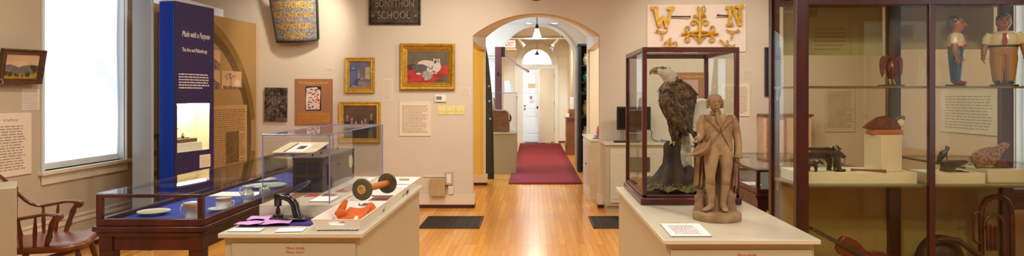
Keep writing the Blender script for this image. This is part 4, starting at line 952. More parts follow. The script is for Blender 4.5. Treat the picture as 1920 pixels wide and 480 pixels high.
# trays
def tray(y0, y1, x0, x1, lab):
    o = thing('serving_tray', ((x0+x1)/2, (y0+y1)/2, PT), lab, 'tray', group=None)
    fl = .022; h = .058; t = .005; zb = PT; zt = PT+h; b = MB()
    A0 = [(x0+fl, y0+fl, zb), (x1-fl, y0+fl, zb), (x1-fl, y1-fl, zb), (x0+fl, y1-fl, zb)]
    A1 = [(x0, y0, zt), (x1, y0, zt), (x1, y1, zt), (x0, y1, zt)]
    I1 = [(x0+t, y0+t, zt), (x1-t, y0+t, zt), (x1-t, y1-t, zt), (x0+t, y1-t, zt)]
    I0 = [(x0+fl+t, y0+fl+t, zb+t), (x1-fl-t, y0+fl+t, zb+t), (x1-fl-t, y1-fl-t, zb+t), (x0+fl+t, y1-fl-t, zb+t)]
    V = [Vector(p) for p in A0+A1+I1+I0]
    fs = [(3,2,1,0), (12,13,14,15)]
    def lerp(a, b_, u): return a+(b_-a)*u
    for k in range(4):
        k2 = (k+1) % 4; fs.append((4+k, 4+k2, 8+k2, 8+k))
        if k in (1, 3): fs.append((k, k2, 4+k2, 4+k)); fs.append((8+k, 8+k2, 12+k2, 12+k))
    b.add(V, fs)
    for k in (0, 2):                                   # short ends with a rounded hand hole
        k2 = (k+1) % 4; o0, o1, o2_, o3 = V[k], V[k2], V[4+k2], V[4+k]; i0, i1, i2, i3 = V[12+k], V[12+k2], V[8+k2], V[8+k]
        def Q(c, u, v): return lerp(lerp(c[0], c[1], u), lerp(c[3], c[2], u), v)
        co = (o0, o1, o2_, o3); ci = (i0, i1, i2, i3)
        hole = []
        for q in range(24):
            a = 2*PI*q/24; r = .075; ca, sa = math.cos(a), math.sin(a)
            hole.append((.5+(.13 if ca > 0 else -.13)+.05*ca, .66+.15*sa))
        outer = []
        for (u, v) in hole:                             # push to the border
            du, dv = (u-.5)/.5, (v-.66)/.34 if v > .66 else (v-.66)/.66; mxx = max(abs(du), abs(dv)); outer.append((.5+(u-.5)/mxx, .66+(v-.66)/mxx))
        for c, fl_ in ((co, 0), (ci, 1)):
            vs = [Q(c, *p) for p in hole]+[Q(c, *p) for p in outer]
            b.add(vs, [(q, (q+1) % 24, 24+(q+1) % 24, 24+q) for q in range(24)])
        b.add([Q(co, *p) for p in hole]+[Q(ci, *p) for p in hole], [(q, (q+1) % 24, 24+(q+1) % 24, 24+q) for q in range(24)])
        for c in (co, ci):
            corners = [(0, 0), (1, 0), (1, 1), (0, 1)]
            for cc in corners:
                near = sorted(range(24), key=lambda q: (outer[q][0]-cc[0])**2+(outer[q][1]-cc[1])**2)
                onx = [q for q in range(24) if abs(outer[q][0]-cc[0]) < 1e-6]; ony = [q for q in range(24) if abs(outer[q][1]-cc[1]) < 1e-6]
                if onx and ony:
                    a_ = min(onx, key=lambda q: abs(outer[q][1]-cc[1])); b_ = min(ony, key=lambda q: abs(outer[q][0]-cc[0]))
                    if a_ != b_: b.add([Q(c, *cc), Q(c, *outer[a_]), Q(c, *outer[b_])], [(0, 1, 2)])
    b.build('shell', M_tray, o, smooth=30)
    return o
TX0, TX1 = -1.034, -.80
tray(2.965, 3.485, TX0, TX1, 'front white tray with hand holes, holding the orange felt')
tray(3.488, 4.005, TX0, TX1, 'middle white tray holding the wooden roller')
tray(4.008, 4.525, TX0, TX1, 'rear white tray holding small black clips')
ZT = PT+.0055
# felt
M_felt = mat('orange_felt', (198, 92, 16), rough=0.95, vary=0.1, scale=30, bump=0.3, bscale=120)
o = thing('felt_strap', (-.90, 3.16, ZT), 'folded orange felt strap lying in the front white tray', 'felt')
b = MB(); 
def fold(path, y0, y1, t=.006): 
    n = len(path)
    return MB().grid(lambda u, v: Vector((path[min(n-1, int(round(u*(n-1))))][0], y0+(y1-y0)*v, path[min(n-1, int(round(u*(n-1))))][1])), n-1, 3)
arch = [(-.975, ZT+.004), (-.972, ZT+.05), (-.958, ZT+.078), (-.94, ZT+.080), (-.925, ZT+.062), (-.918, ZT+.03), (-.914, ZT+.004)]
MB().tube(smoothp([(-.985, 3.19, ZT+.028), (-.968, 3.20, ZT+.034), (-.945, 3.215, ZT+.028)], 4), smoothr([(.018, .020), (.026, .024), (.020, .022)], 4), 16).build('roll', M_felt, o)
MB().tube(smoothp([(-.985, 3.23, ZT+.025), (-.975, 3.26, ZT+.060), (-.962, 3.28, ZT+.090)], 4), smoothr([(.016, .026), (.014, .021), (.006, .010)], 4), 14).build('upright_flap', M_felt, o)
MB().grid(lambda u, v: Vector((-.96+.11*u, 3.14+.2*v, ZT+.012+.024*v+.008*math.sin(3*u+2*v)**2)), 8, 8).build('strap', M_felt, o, solid=.007)
MB().grid(lambda u, v: Vector((-.905+.065*u, 3.28+.14*v, ZT+.012+.042*math.sin(PI*u)*(.5+.5*v))), 8, 8).build('far_flap', M_felt, o, solid=.007)
MB().tube([(-.99, 3.05, ZT+.004), (-.97, 3.04, ZT+.004), (-.94, 3.04, ZT+.005), (-.915, 3.06, ZT+.005)], [(.004, .014)]*4, 8).build('thong', mat('dark_leather', (66, 30, 20), rough=0.5), o)
tag(MB().tube([(-.862, 3.08, ZT), (-.862, 3.08, ZT+.028), (-.86, 3.085, ZT+.036)], [.007, .006, .008], 10).ball((-.858, 3.09, ZT+.036), .009, 10).build('white_peg', M_white), 'tiny white peg in the front tray beside the felt', 'peg')
# roller
o = thing('wooden_roller', (-.905, 3.63, ZT), 'orange wooden roller with two dark discs, lying in the middle tray', 'roller')
p0, p1 = Vector((-.945, 3.52, .936)), Vector((-.872, 3.80, .932)); ax = (p1-p0).normalized(); rotM = ax.to_track_quat('Z', 'Y').to_matrix().to_4x4()
M_disc = mat('green_black_disc', (92, 82, 46), rough=0.5, rgb2=(66, 58, 38), scale=12)
for p in (p0, p1):
    MB().lathe([(.001, -.008), (.058, -.008), (.060, -.005), (.060, .005), (.058, .008), (.001, .008)], p, 40, M=rotM).build('disc', M_disc, o)
MB().lathe([(.019, .008), (.018, .05), (.020, .14), (.018, .24), (.020, .285)], p0, 24, M=rotM).build('spindle', wood('orange_wood', (214, 136, 48), (186, 106, 34), rough=0.35), o)
M_hub = wood('hub_wood', (206, 160, 84), (170, 120, 58))
MB().lathe([(.010, -.016), (.012, -.022), (.018, -.022), (.019, -.016), (.023, -.014), (.026, -.010), (.026, -.008), (.010, -.008)], p0, 28, M=rotM).build('hub', M_hub, o)
MB().lathe([(.022, .008), (.012, .014), (.010, .045), (.001, .05)], p1, 20, M=rotM).build('end_pin', M_hub, o)
tag(MB().box(-.965, 3.50, ZT, -.83, 3.90, ZT+.02).build('leather_pad', mat('oxblood_leather', (98, 36, 26), rough=0.4), bevel=.006), 'dark red leather pad under the roller in the middle tray', 'pad')
for i, (x, y) in enumerate([(-.93, 4.05), (-.86, 4.10)]):
    b = MB().box(x, y, ZT, x+.05, y+.04, ZT+.022).tube([(x+.01, y+.02, ZT+.02), (x+.025, y+.02, ZT+.036), (x+.04, y+.02, ZT+.02)], .005, 6)
    tag(b.build('metal_clip', M_black, bevel=.004), ['small black clip in the rear tray, nearer the roller end', 'small black clip in the rear tray, nearer the right rim'][i], 'clip', group='black clips')
# embosser on purple felt
M_purple = mat('purple_felt', (66, 38, 134), rough=0.95, vary=0.06, scale=40)
b = MB().grid(lambda u, v: Vector((-1.43+.345*u, 3.10+.19*v, PT+.003+.002*math.sin(9*u)*math.sin(7*v))), 12, 8)
tag(b.build('purple_cloth', M_purple, solid=.004), 'purple felt cloth under the black hand press', 'cloth')
M_lil = mat('lilac_paper', (208, 160, 222), rough=0.85, vary=0.04)
for i, (x, y, w, h, r, lab) in enumerate([(-1.385, 3.235, .11, .09, .12, 'lilac paper slip farthest back on the purple cloth'), (-1.375, 3.10, .125, .08, .05, 'lilac paper slip at the left front, over the white card'), (-1.262, 3.14, .14, .13, .15, 'crumpled lilac paper slip in front of the press')]):
    o = thing('lilac_slip', (x, y, PT+.012), lab, 'paper', rz=r, group=None)
    MB().grid(lambda u, v: Vector((-w/2+w*u, -h/2+h*v, .001+.007*abs(math.sin(PI*(u*1.1+v*.5+i*.4)))*(.4+.6*u))), 12, 8).build('sheet', M_lil, o, local=True, solid=.001)
o = card(-1.42, 2.965, -1.275, 3.035, PT, M_paper, 'white caption card at the left front corner of the pedestal', dark=M_blackm)
o = card(-1.20, 2.955, -1.078, 3.04, PT, M_paper, 'white caption card between the press and the front tray', dark=M_blackm, rot=.1)
o = thing('hand_press', (-1.2, 3.20, PT+.006), 'black iron hand embossing press with long blue-black lever on the purple cloth', 'press')
zb = PT+.010
b = MB(); b.prism([(-1.315, zb), (-1.135, zb), (-1.14, zb+.012), (-1.165, zb+.016), (-1.31, zb+.016)], 3.165, 3.245, 'y'); b.build('base', M_black, o, bevel=.004)
arm = []
def XZ(px, py): return ((px-1001)/368.0, 1.45-(py-180)/368.0)
ctr = [XZ(*p) for p in [(572, 408), (563, 396), (560, 380), (552, 370), (540, 365), (530, 366)]]
MB().tube([(x, 3.205, z) for x, z in ctr], [(.018, .030), (.020, .02), (.020, .020), (.019, .018), (.018, .018), (.014, .016)], 14).build('gooseneck', M_black, o)
hx_, hz_ = XZ(529, 366)
MB().lathe([(.016, -.045), (.018, -.04), (.018, .01), (.012, .016), (.001, .018)], (hx_, 3.205, hz_), 18).build('ram_housing', M_black, o)
MB().lathe([(.026, zb+.016), (.026, zb+.024), (.018, zb+.03), (.012, zb+.034), (.010, zb+.055), (.007, zb+.06), (.007, hz_-.045)], (hx_, 3.205, 0), 20).build('die', mat('dark_bronze2', (52, 38, 26), rough=0.35, metal=0.6), o)
lv = [XZ(*p) for p in [(531, 364), (545, 360), (560, 352), (575, 344), (588, 337)]]
MB().tube([(x, 3.205, z) for x, z in lv], [(.007, .007), (.008, .008), (.010, .011), (.012, .013), (.006, .007)], 12).build('lever', mat('blue_black_lever', (30, 40, 66), rough=0.2, coat=.6), o)
MB().tube([(hx_, 3.18, hz_+.006), (hx_, 3.23, hz_+.006)], .012, 12).build('pivot', M_black, o)

# china on the blue velvet
ZV = .8305
def plate(x, y, r, lab, rim=None):
    o = thing('plate', (x, y, ZV), lab, 'plate')
    MB().lathe([(.001, .002), (r*.5, 0), (r*.55, .006), (r*.68, .008), (r, .018), (r, .021), (r*.66, .012), (.001, .008)], n=36).build('dish', M_china, o, local=True)
    if rim: MB().lathe([(r*.80, .0158), (r*.86, .0178), (r*.86, .0182), (r*.80, .0165)], n=36).build('painted_band', rim, o, local=True)
M_pb = mat('pale_blue_glaze', (168, 196, 200), rough=0.2, rgb2=(220, 224, 214), scale=40)
plate(-1.985, 3.34, .078, 'small white plate alone at the near left end of the blue case', mat('tan_band', (206, 196, 160), rough=.2))
plate(-1.69, 3.42, .05, 'small white saucer behind the near mug')
plate(-1.96, 4.62, .095, 'white plate farthest back in the blue case')
plate(-1.80, 4.32, .125, 'larger white plate with blue decoration, in front of the farthest plate', M_pb)
def jug(x, y, prof, lab, handle=None, spout=None, m=M_china, band=None, name='mug', cat='cup'):
    o = thing(name, (x, y, ZV), lab, cat)
    MB().lathe(prof, n=28).build('body', m, o, local=True)
    if handle: MB().tube([Vector(p) for p in handle[0]], handle[1], 8).build('handle', handle[2], o, local=True)
    if band: MB().lathe(band, n=28).build('painted_rim', M_pink, o, local=True)
    if spout: MB().tube(spout, [(.004, .010), (.004, .008), (.002, .003)], 8).build('spout', m, o, local=True)
    return o
jug(-1.705, 3.20, [(.001, .001), (.032, 0), (.036, .004), (.034, .03), (.036, .06), (.043, .082), (.044, .086), (.040, .084), (.032, .06), (.030, .008), (.001, .006)], 'large white mug with pink handle near the front of the blue case',
    ([(-.037, 0, .07), (-.055, 0, .074), (-.062, 0, .055), (-.055, 0, .03), (-.036, 0, .02)], .005, M_china), band=[(.0445, .072), (.0450, .086), (.0455, .088), (.046, .072)])
tag_ = MB().tube([(-1.752, 3.20, ZV+.082), (-1.775, 3.20, ZV+.084)], [.004, .007], 8)
jug(-1.678, 3.46, [(.001, .001), (.026, 0), (.034, .006), (.040, .03), (.040, .055), (.043, .070), (.040, .070), (.036, .05), (.03, .008), (.001, .006)], 'white cup with pink rim, second from the front of the blue case',
    ([(.040, 0, .055), (.056, 0, .052), (.054, 0, .03), (.038, 0, .022)], .004, M_china), band=[(.0405, .050), (.0415, .056), (.0440, .070), (.0415, .056)])
jug(-1.675, 3.74, [(.001, .001), (.026, 0), (.026, .006), (.018, .012), (.032, .03), (.036, .046), (.028, .064), (.022, .074), (.026, .088), (.030, .094), (.027, .093), (.020, .076), (.001, .07)], 'pale blue-white footed pitcher with handle at left, behind the pink rimmed cup',
    ([(-.022, 0, .084), (-.042, 0, .080), (-.046, 0, .06), (-.034, 0, .04)], .005, M_china), spout=[(.022, 0, .086), (.034, 0, .094), (.04, 0, .097)], name='pitcher', cat='pitcher')
jug(-1.668, 3.96, [(.001, .001), (.020, 0), (.030, .012), (.034, .03), (.030, .046), (.014, .054), (.010, .058), (.014, .062), (.013, .068), (.001, .072)], 'small pale green lidded jar farthest right on the velvet',
    None, m=mat('celadon', (186, 206, 172), rough=0.2, coat=.4), name='lidded_jar', cat='jar')
card(-2.05, 3.95, -1.73, 4.12, ZV, M_paper, 'large white paper sheet lying on the blue velvet', name='paper_sheet', cat='paper')

# eagle case
o = thing('eagle_case', (.905, 4.03, PT), 'glass and mahogany case standing on the right pedestal around the eagle', 'display case')
ex0, ex1, ey0, ey1, ezb, ezt = .615, 1.200, 3.69, 4.40, PT, 1.733
b = MB().box(ex0, ey0, ezb, ex1, ey1, ezb+.042); b.build('base', M_mahod, o, bevel=.008)
g = MB(); q = .012; p_ = .026
X0, X1, Y0, Y1 = ex0+q, ex1-q, ey0+q, ey1-q
for (x, y) in [(X0, Y0), (X1-p_, Y0), (X0, Y1-p_), (X1-p_, Y1-p_)]: MB().box(x, y, ezb+.042, x+p_, y+p_, ezt-.028).build('post', M_mahod, o, bevel=.003)
for (x0, y0, x1, y1) in [(X0, Y0, X1, Y0+p_), (X0, Y1-p_, X1, Y1), (X0, Y0+p_, X0+p_, Y1-p_), (X1-p_, Y0+p_, X1, Y1-p_)]: MB().box(x0, y0, ezt-.028, x1, y1, ezt).build('top_rail', M_mahod, o, bevel=.003)
for (x0, y0, x1, y1) in [(X0, Y0, X1, Y0+p_), (X0, Y1-p_, X1, Y1), (X0, Y0+p_, X0+p_, Y1-p_), (X1-p_, Y0+p_, X1, Y1-p_)]: g.box(x0, y0, ezb+.042, x1, y1, ezb+.058)
g.build('lower_rail', M_mahod, o, bevel=.003)
for (x0, y0, x1, y1) in [(X0+p_, Y0+.010, X1-p_, Y0+.013), (X0+p_, Y1-.013, X1-p_, Y1-.010), (X0+.010, Y0+p_, X0+.013, Y1-p_), (X1-.013, Y0+p_, X1-.010, Y1-p_)]:
    MB().box(x0, y0, ezb+.058, x1, y1, ezt-.028).build('glass_pane', G_pane, o)
MB().box(X0+p_, Y0+p_, ezt-.010, X1-p_, Y1-p_, ezt-.006).build('top_pane', G_top, o)
tag(MB().box(.742, 2.92, PT, .955, 3.09, PT+.003).build('t', M_paper), 'x', 'x') if False else None
o = thing('text_sheet', (.72, 3.02, PT), 'white text sheet lying on the right pedestal in front of the case', 'sheet')
sh = [(.578*1.06, 3.17), (.77, 3.17), (.885, 2.93), (.69, 2.93)]
sh = [(.612, 3.155), (.795, 3.155), (.80, 2.91), (.615, 2.905)]
sh = [(at(1238, 421, 1)[0]*0+(1238-VX)*3.14/F, 3.14), ((1311-VX)*3.14/F, 3.14), ((1335-VX)*2.86/F, 2.86), ((1258-VX)*2.86/F, 2.86)]
MB().prism(sh, PT, PT+.003, 'z').build('backing', M_blackm, o); MB().prism(sh, PT+.0031, PT+.004, 'z').build('sheet', M_paper, o)
t = MB(); dashes(t, frame_of((.642, 2.895, PT+.0042), (1, 0, 0), (0, 1, 0)), .125, .21, 14); t.build('body_text', mat('faint_ink', (208, 198, 196), rough=.9), o, smooth=0)
# ================================================================== EAGLE, STUMP, MOSS
EY = 4.03; ES = F/EY
def E3(px, py, dy=0): return Vector(((px-VX)/ES, EY+dy, H-(py-VY)/ES))
def EP(lst): return [E3(*p[:2], (p[2] if len(p) > 2 else 0)) for p in lst]
M_fea = mat('brown_feathers', (128, 96, 60), rough=0.75, rgb2=(58, 42, 30), scale=26, bump=0.5, bscale=90, detail=6)
M_fead = mat('dark_feathers', (76, 56, 42), rough=0.7, rgb2=(34, 26, 22), scale=18, stretch=(1, 1, .4), bump=0.4, bscale=60)
M_head = mat('white_feathers', (232, 224, 204), rough=0.8, vary=0.08, scale=50, bump=0.4, bscale=120)
M_beak = mat('horn_beak', (160, 128, 72), rough=0.35, rgb2=(110, 84, 56), scale=20)
M_talon = mat('yellow_foot', (168, 140, 70), rough=0.5, rgb2=(120, 96, 52), scale=60)
FV, FF_, FMI = {}, {}, {}
def feathers(mb, base_obj, count, tail, ln, wd, seed, lift=.003, m=0, zr=None, curl_=0.0):
    """lay leaf shaped feathers on a fused body, all pointing towards 'tail'"""
    rnd = random.Random(seed); me = base_obj.data; W = wmat(base_obj); ps = me.polygons; n = len(ps)
    areas = [p.area for p in ps]; tot = sum(areas); cum = []; s_ = 0
    for a_ in areas: s_ += a_; cum.append(s_)
    import bisect
    for _ in range(count):
        p = ps[min(n-1, bisect.bisect(cum, rnd.random()*tot))]; c = W @ p.center; nn = (W.to_3x3() @ p.normal).normalized()
        if zr and not (zr[0] < c.z < zr[1]): continue
        t_ = Vector(tail)+Vector((rnd.gauss(0, .12), rnd.gauss(0, .12), rnd.gauss(0, .12))); t_ = (t_-nn*t_.dot(nn))
        if t_.length < .1: continue
        t_.normalize(); side = nn.cross(t_); L_ = ln*rnd.uniform(.75, 1.25); w2 = wd*rnd.uniform(.8, 1.2)/2
        prof = [(0, .35), (.35, .9), (.7, 1.0), (.9, .6)]
        vs = []
        for (u, q) in prof:
            b_ = c+t_*(L_*u)+nn*(lift*(.3+u))
            vs += [b_-side*w2*q, b_+nn*w2*.25*q, b_+side*w2*q]
        vs.append(c+t_*L_+nn*lift*.9)
        fs = []
        for i in range(3): fs += [(i*3, i*3+1, i*3+4, i*3+3), (i*3+1, i*3+2, i*3+5, i*3+4)]
        fs += [(9, 10, 12), (10, 11, 12)]
        mb.add(vs, fs, m if not isinstance(m, (tuple, list)) else rnd.choice(m))
eo = thing('stuffed_eagle', E3(1262, 272), 'stuffed bald eagle perched on the dark stump, facing left, in the glass case', 'eagle')
b = MB(); px = 1/ES
def tube_px(mb, lst, rs, n=14): mb.tube(EP(lst), [(r*px, r*px) if not isinstance(r, tuple) else (r[0]*px, r[1]*px) for r in rs], n)
tube_px(b, [(1257, 150), (1264, 162), (1267, 180), (1269, 200), (1276, 222), (1284, 244)], [13, 21, 25, 24, 19, 11])
tube_px(b, [(1250, 158, -.05), (1245, 170, -.07), (1245, 190, -.08), (1252, 208, -.07), (1266, 226, -.05), (1284, 246, -.02)], [9, 13, 14, 13, 10, 6])
tube_px(b, [(1268, 156, .04), (1288, 168, .06), (1300, 177, .07), (1296, 192, .07), (1294, 215, .06), (1294, 240, .05)], [10, 12, 11, 12, 10, 7])
tube_px(b, [(1262, 215, -.02), (1262, 235, -.02), (1263, 252, -.015), (1264, 265, -.01)], [14, 10, 7, 3.5])
tube_px(b, [(1276, 222, .03), (1274, 240, .04), (1270, 256, .03), (1269, 265, .02)], [13, 9, 6, 3.5])
body = b.build('body', M_fea, eo, fuse=(.006, 3))
f = MB(); feathers(f, body, 1300, (.35, .0, -1), .034, .016, 4, m=(0, 0, 1))
f.build('plumage', [M_fea, M_fead], eo, smooth=0)
b = MB(); tube_px(b, [(1240, 134), (1247, 136), (1254, 142), (1260, 153), (1266, 165)], [8, 12, 13, 16, 18.5])
b.ball(E3(1243, 133), (12*px, 10.5*px, 9.5*px), 16)
hd = b.build('head', M_head, eo, fuse=(.005, 2)); f = MB(); feathers(f, hd, 520, (.75, 0, -.7), .020, .007, 9, lift=.0015)
tips = MB()
for i in range(46):
    t_ = R(200+i*7.8); c_ = E3(1263, 158); rr = 17*px; s0 = c_+Vector((math.cos(t_)*rr*.9, math.sin(t_)*rr, .012*math.cos(t_))); 
    f.add([s0+Vector((-.006, 0, .01)), s0+Vector((.006, 0, .01)), s0+Vector((.006+.3*.02*math.cos(t_), .004*math.sin(t_), -.024-.012*(i % 3)))], [(0, 1, 2)])
f.build('head_plumage', M_head, hd, smooth=0)
bk = MB(); bk.tube(EP([(1236, 131), (1229, 130.5), (1223, 132), (1219.5, 136), (1219.5, 141)]), [(5.5*px, 4.4*px), (5.3*px, 4*px), (4.2*px, 3.2*px), (2.6*px, 2*px), (.5*px, .5*px)], 12)
bk.tube(EP([(1237, 136), (1230, 136.5), (1224, 137.5)]), [(3*px, 3.2*px), (2.6*px, 2.6*px), (1*px, 1*px)], 10); bk.build('beak', M_beak, hd)
e_ = MB(); e_.ball(E3(1241, 130, -.030), (.0065, .005, .0065), 12); e_.build('eye', M_black, hd)
MB().tube(EP([(1233, 127.5, -.027), (1240, 126.5, -.034), (1248, 128.5, -.034)]), [.003, .0055, .003], 8).build('brow', mat('brow_grey', (120, 106, 84), rough=.7), hd)
f = MB()       # long wing feathers that cross over the tail
for i in range(11):
    y = -.085+.015*i; a0, a1_ = E3(1258+2*i, 205+1.5*i, y*.8), E3(1303+.8*i, 262+1.6*(i % 4), y*.35)
    d_ = (a1_-a0); sd = Vector((.4, .6, .5)).normalized()*.011; up_ = Vector((0, -.0025, 0))
    vs = []
    for k, (u, q) in enumerate([(0, .5), (.25, 1), (.6, 1), (.9, .75), (1, .15)]): c_ = a0+d_*u+Vector((0, 0, .02*math.sin(PI*u))); vs += [c_-sd*q, c_+up_, c_+sd*q]
    f.add(vs, [q for k in range(4) for q in ((k*3, k*3+1, k*3+4, k*3+3), (k*3+1, k*3+2, k*3+5, k*3+4))])
f.build('flight_feathers', M_fead, eo, solid=.0015)
f = MB()       # white tail fan hanging behind the stump
for i in range(12):
    u0 = i/11; a0 = E3(1282+1.2*i, 236, .03+.004*i); a1_ = E3(1280+2.3*i, 305+20*u0+5*(i % 2), .09+.004*i); d_ = a1_-a0; vs = []
    for (u, q) in [(0, .3), (.3, .8), (.7, 1.15), (.93, 1), (1, .2)]: c_ = a0+d_*u; sd = Vector((.012, .003, 0)); vs += [c_-sd*q, c_+Vector((0, -.002, 0)), c_+sd*q]
    f.add(vs, [q for k in range(4) for q in ((k*3, k*3+1, k*3+4, k*3+3), (k*3+1, k*3+2, k*3+5, k*3+4))])
f.build('tail', mat('tail_white', (226, 224, 200), rough=.8, rgb2=(176, 172, 140), scale=30), eo, solid=.0015)
for (cx_, dy) in [(1264, -.012), (1271, .025)]:
    ft = MB(); c_ = E3(cx_, 267, dy)
    for ang_ in (150, 200, 250, 20):
        d_ = Vector((math.cos(R(ang_)), math.sin(R(ang_)), 0)); ft.tube([c_, c_+d_*.018+Vector((0, 0, .002)), c_+d_*.034-Vector((0, 0, .008)), c_+d_*.042-Vector((0, 0, .018))], [.007, .0065, .005, .001], 8)
    ft.build('foot', M_talon, eo)
# stump
M_stump = mat('stump_bark', (72, 56, 42), rough=0.9, rgb2=(36, 28, 22), scale=16, stretch=(1, 1, .35), bump=0.9, bscale=26, detail=8)
rnd = random.Random(11)
b = MB(); c_ = E3(1262, 300, .02); zf = ezb+.060
prof = [(0, .120), (.03, .105), (.08, .080), (.14, .062), (.20, .055), (.255, .058), (.272, .056), (.268, .04), (.262, .001)]
vs = []; n = 40
for (z, r) in prof:
    for k in range(n):
        t_ = 2*PI*k/n; q = 1+.13*math.sin(5*t_+z*3)+.06*math.sin(11*t_+z*20)+(.35*max(0, math.cos(t_-2.9))+.25*max(0, math.cos(3*t_)))*(1-min(1, z/.12))
        r_ = r*.88; vs.append((c_.x+r_*q*math.cos(t_)*(1.15 if z < .1 else 1), c_.y+r*q*math.sin(t_), zf+z*(1 if z < .25 else 1+.05*math.sin(4*t_))))
fs = [(i*n+k, i*n+(k+1) % n, (i+1)*n+(k+1) % n, (i+1)*n+k) for i in range(len(prof)-1) for k in range(n)]+[tuple((len(prof)-1)*n+k for k in range(n)), tuple(range(n))[::-1]]
b.add(vs, fs)
so = thing('tree_stump', (c_.x, c_.y, zf), 'dark tree stump with a broken twig carrying the eagle', 'stump')
b.build('trunk', M_stump, so, smooth=50)
b = MB(); b.ball(E3(1296, 338, .03)-Vector((0, 0, .0)), (.10, .07, .055), 18); b.ball(E3(1318, 345, .01), (.09, .07, .05), 18); b.tube(EP([(1300, 350, .03), (1296, 325, .03), (1290, 312, .03)]), [.07, .055, .02], 12)
b.build('buttress_root', M_stump, so, fuse=(.007, 1))
b = MB().tube(EP([(1252, 300, -.04), (1249, 294, -.05), (1243, 292, -.055)]), [.006, .005, .003], 8).tube(EP([(1249, 294, -.05), (1250, 300, -.055), (1249, 303, -.06)]), [.004, .003, .002], 6); b.build('twig', M_stump, so)
# moss bed
M_moss = mat('dry_moss', (120, 104, 52), rough=0.95, rgb2=(66, 56, 34), scale=40, bump=1.0, bscale=80, detail=8)
b = MB(); rnd = random.Random(2)
b.grid(lambda u, v: Vector((X0+p_+.004+(X1-X0-2*p_-.008)*u, Y0+p_+.004+(Y1-Y0-2*p_-.008)*v, ezb+.062+.02*abs(math.sin(13*u+5*v)*math.cos(11*v-3*u))+.012*rnd.random())), 44, 44)
for i in range(900):
    x = rnd.uniform(X0+p_+.01, X1-p_-.01); y = rnd.uniform(Y0+p_+.01, Y1-p_-.02); z = ezb+.066+.015*rnd.random(); a_ = rnd.uniform(0, 2*PI); l = rnd.uniform(.012, .03)
    d_ = Vector((math.cos(a_)*l, math.sin(a_)*l, rnd.uniform(.002, .02))); s_ = Vector((-math.sin(a_), math.cos(a_), 0))*.004; p = Vector((x, y, z)); b.add([p-s_, p+s_, p+d_+s_*.4, p+d_-s_*.4], [(0, 1, 2, 3)])
tag(b.build('moss_bed', M_moss, smooth=0), 'dry brown green moss covering the floor of the eagle case', 'moss', kind='stuff')
# white cloth beside the eagle, hanging over a dark block
def cl(u, v):
    x = .985+.20*u; 
    if v < .18: q = v/.18; return Vector((x, 4.22+.10*(1-q), 1.415+.012*math.sin(PI*q)+.004*math.sin(12*u)))
    q = (v-.18)/.82; w_ = 1-.0*q
    return Vector((.985+(.20-.03*q)*u, 4.22-.012*math.sin(9*u)*q-.01*q, 1.415-.20*q+.006*math.sin(7*u)*q))
co = thing('white_drape', (1.08, 4.25, ezb+.06), 'white rounded cloth bundle behind the soldier head, inside the eagle case', 'cloth')
MB().grid(cl, 24, 24).build('drape', mat('white_linen', (226, 224, 206), rough=.9, vary=.03, scale=8, bump=.3, bscale=30), co, solid=.006)
MB().tube([(1.085, 4.29, ezb+.062), (1.085, 4.29, 1.40)], .012, 10).box(1.0, 4.25, 1.385, 1.17, 4.31, 1.405).build('stand', M_stump, co)

# ================================================================== CLAY SOLDIER
SYY = 3.275; SS = F/SYY
def Z0(): return PT
def S3(px_, py_, dy=0): return Vector(((px_-VX)/SS, SYY+dy, H-(py_-VY)/SS))
q_ = 1/SS
def stube(mb, lst, rs, n=14): mb.tube([S3(*p) for p in lst], [(r*q_, r*q_) if not isinstance(r, tuple) else (r[0]*q_, r[1]*q_) for r in rs], n)
so = thing('clay_soldier', S3(1344, 410), 'terracotta statue of a standing soldier in long coat holding his hat, on the right pedestal', 'statue')
so.location.z = PT; WM[so.name] = Matrix.Translation(so.location)
cb = Vector(((1344-VX)/SS, SYY, PT))
b = MB(); b.lathe([(.118, 0), (.121, .004), (.122, .028), (.119, .037), (.10, .041), (.06, .042), (.001, .042)], cb, 48); rnd = random.Random(3)
for i in range(40):
    a_ = rnd.uniform(0, 2*PI); r = rnd.uniform(.02, .10); b.ball(cb+Vector((r*math.cos(a_), r*math.sin(a_), .040)), (rnd.uniform(.006, .014), rnd.uniform(.006, .014), .004), 8)
b.build('base', M_clay, so, smooth=40)
b = MB()
# legs (photo left leg, then right), boots
stube(b, [(1337, 272, 0), (1333, 292, -.01), (1330, 312, -.025), (1328.5, 331, -.03), (1330, 350, -.02), (1332, 366, -.015), (1333, 384, -.01)], [14, 14, 11.5, 8.8, 9, 7.2, 6.2])
stube(b, [(1334, 385, -.01), (1327, 387.5, -.03), (1318, 390, -.045), (1313, 391.5, -.05)], [(6, 6.5), (5, 6), (3.6, 5.5), (2.4, 4)])
stube(b, [(1356, 272, 0), (1360, 292, .0), (1361, 312, -.01), (1359, 334, -.015), (1358.5, 350, -.005), (1356.5, 366, 0), (1355, 384, 0)], [14, 14, 11.5, 9, 9.2, 7.2, 6.2])
stube(b, [(1355, 385, 0), (1354.5, 387.5, -.03), (1354, 390, -.055), (1354, 391.5, -.07)], [(6.5, 6.5), (5.5, 6.5), (4, 6), (2.5, 4.5)])
# torso, coat skirts behind, shoulders
stube(b, [(1346, 290, 0), (1347, 276, 0), (1346, 262, 0), (1345, 248, 0), (1345, 234, 0), (1345, 222, 0), (1344, 215, 0)], [(13, 23), (15, 25), (14.5, 24), (15, 24.5), (15.5, 27), (13.5, 28), (8, 16)], 20)
stube(b, [(1344, 216, 0), (1342, 208, -.002), (1341, 202, -.004)], [9, 7.5, 7])
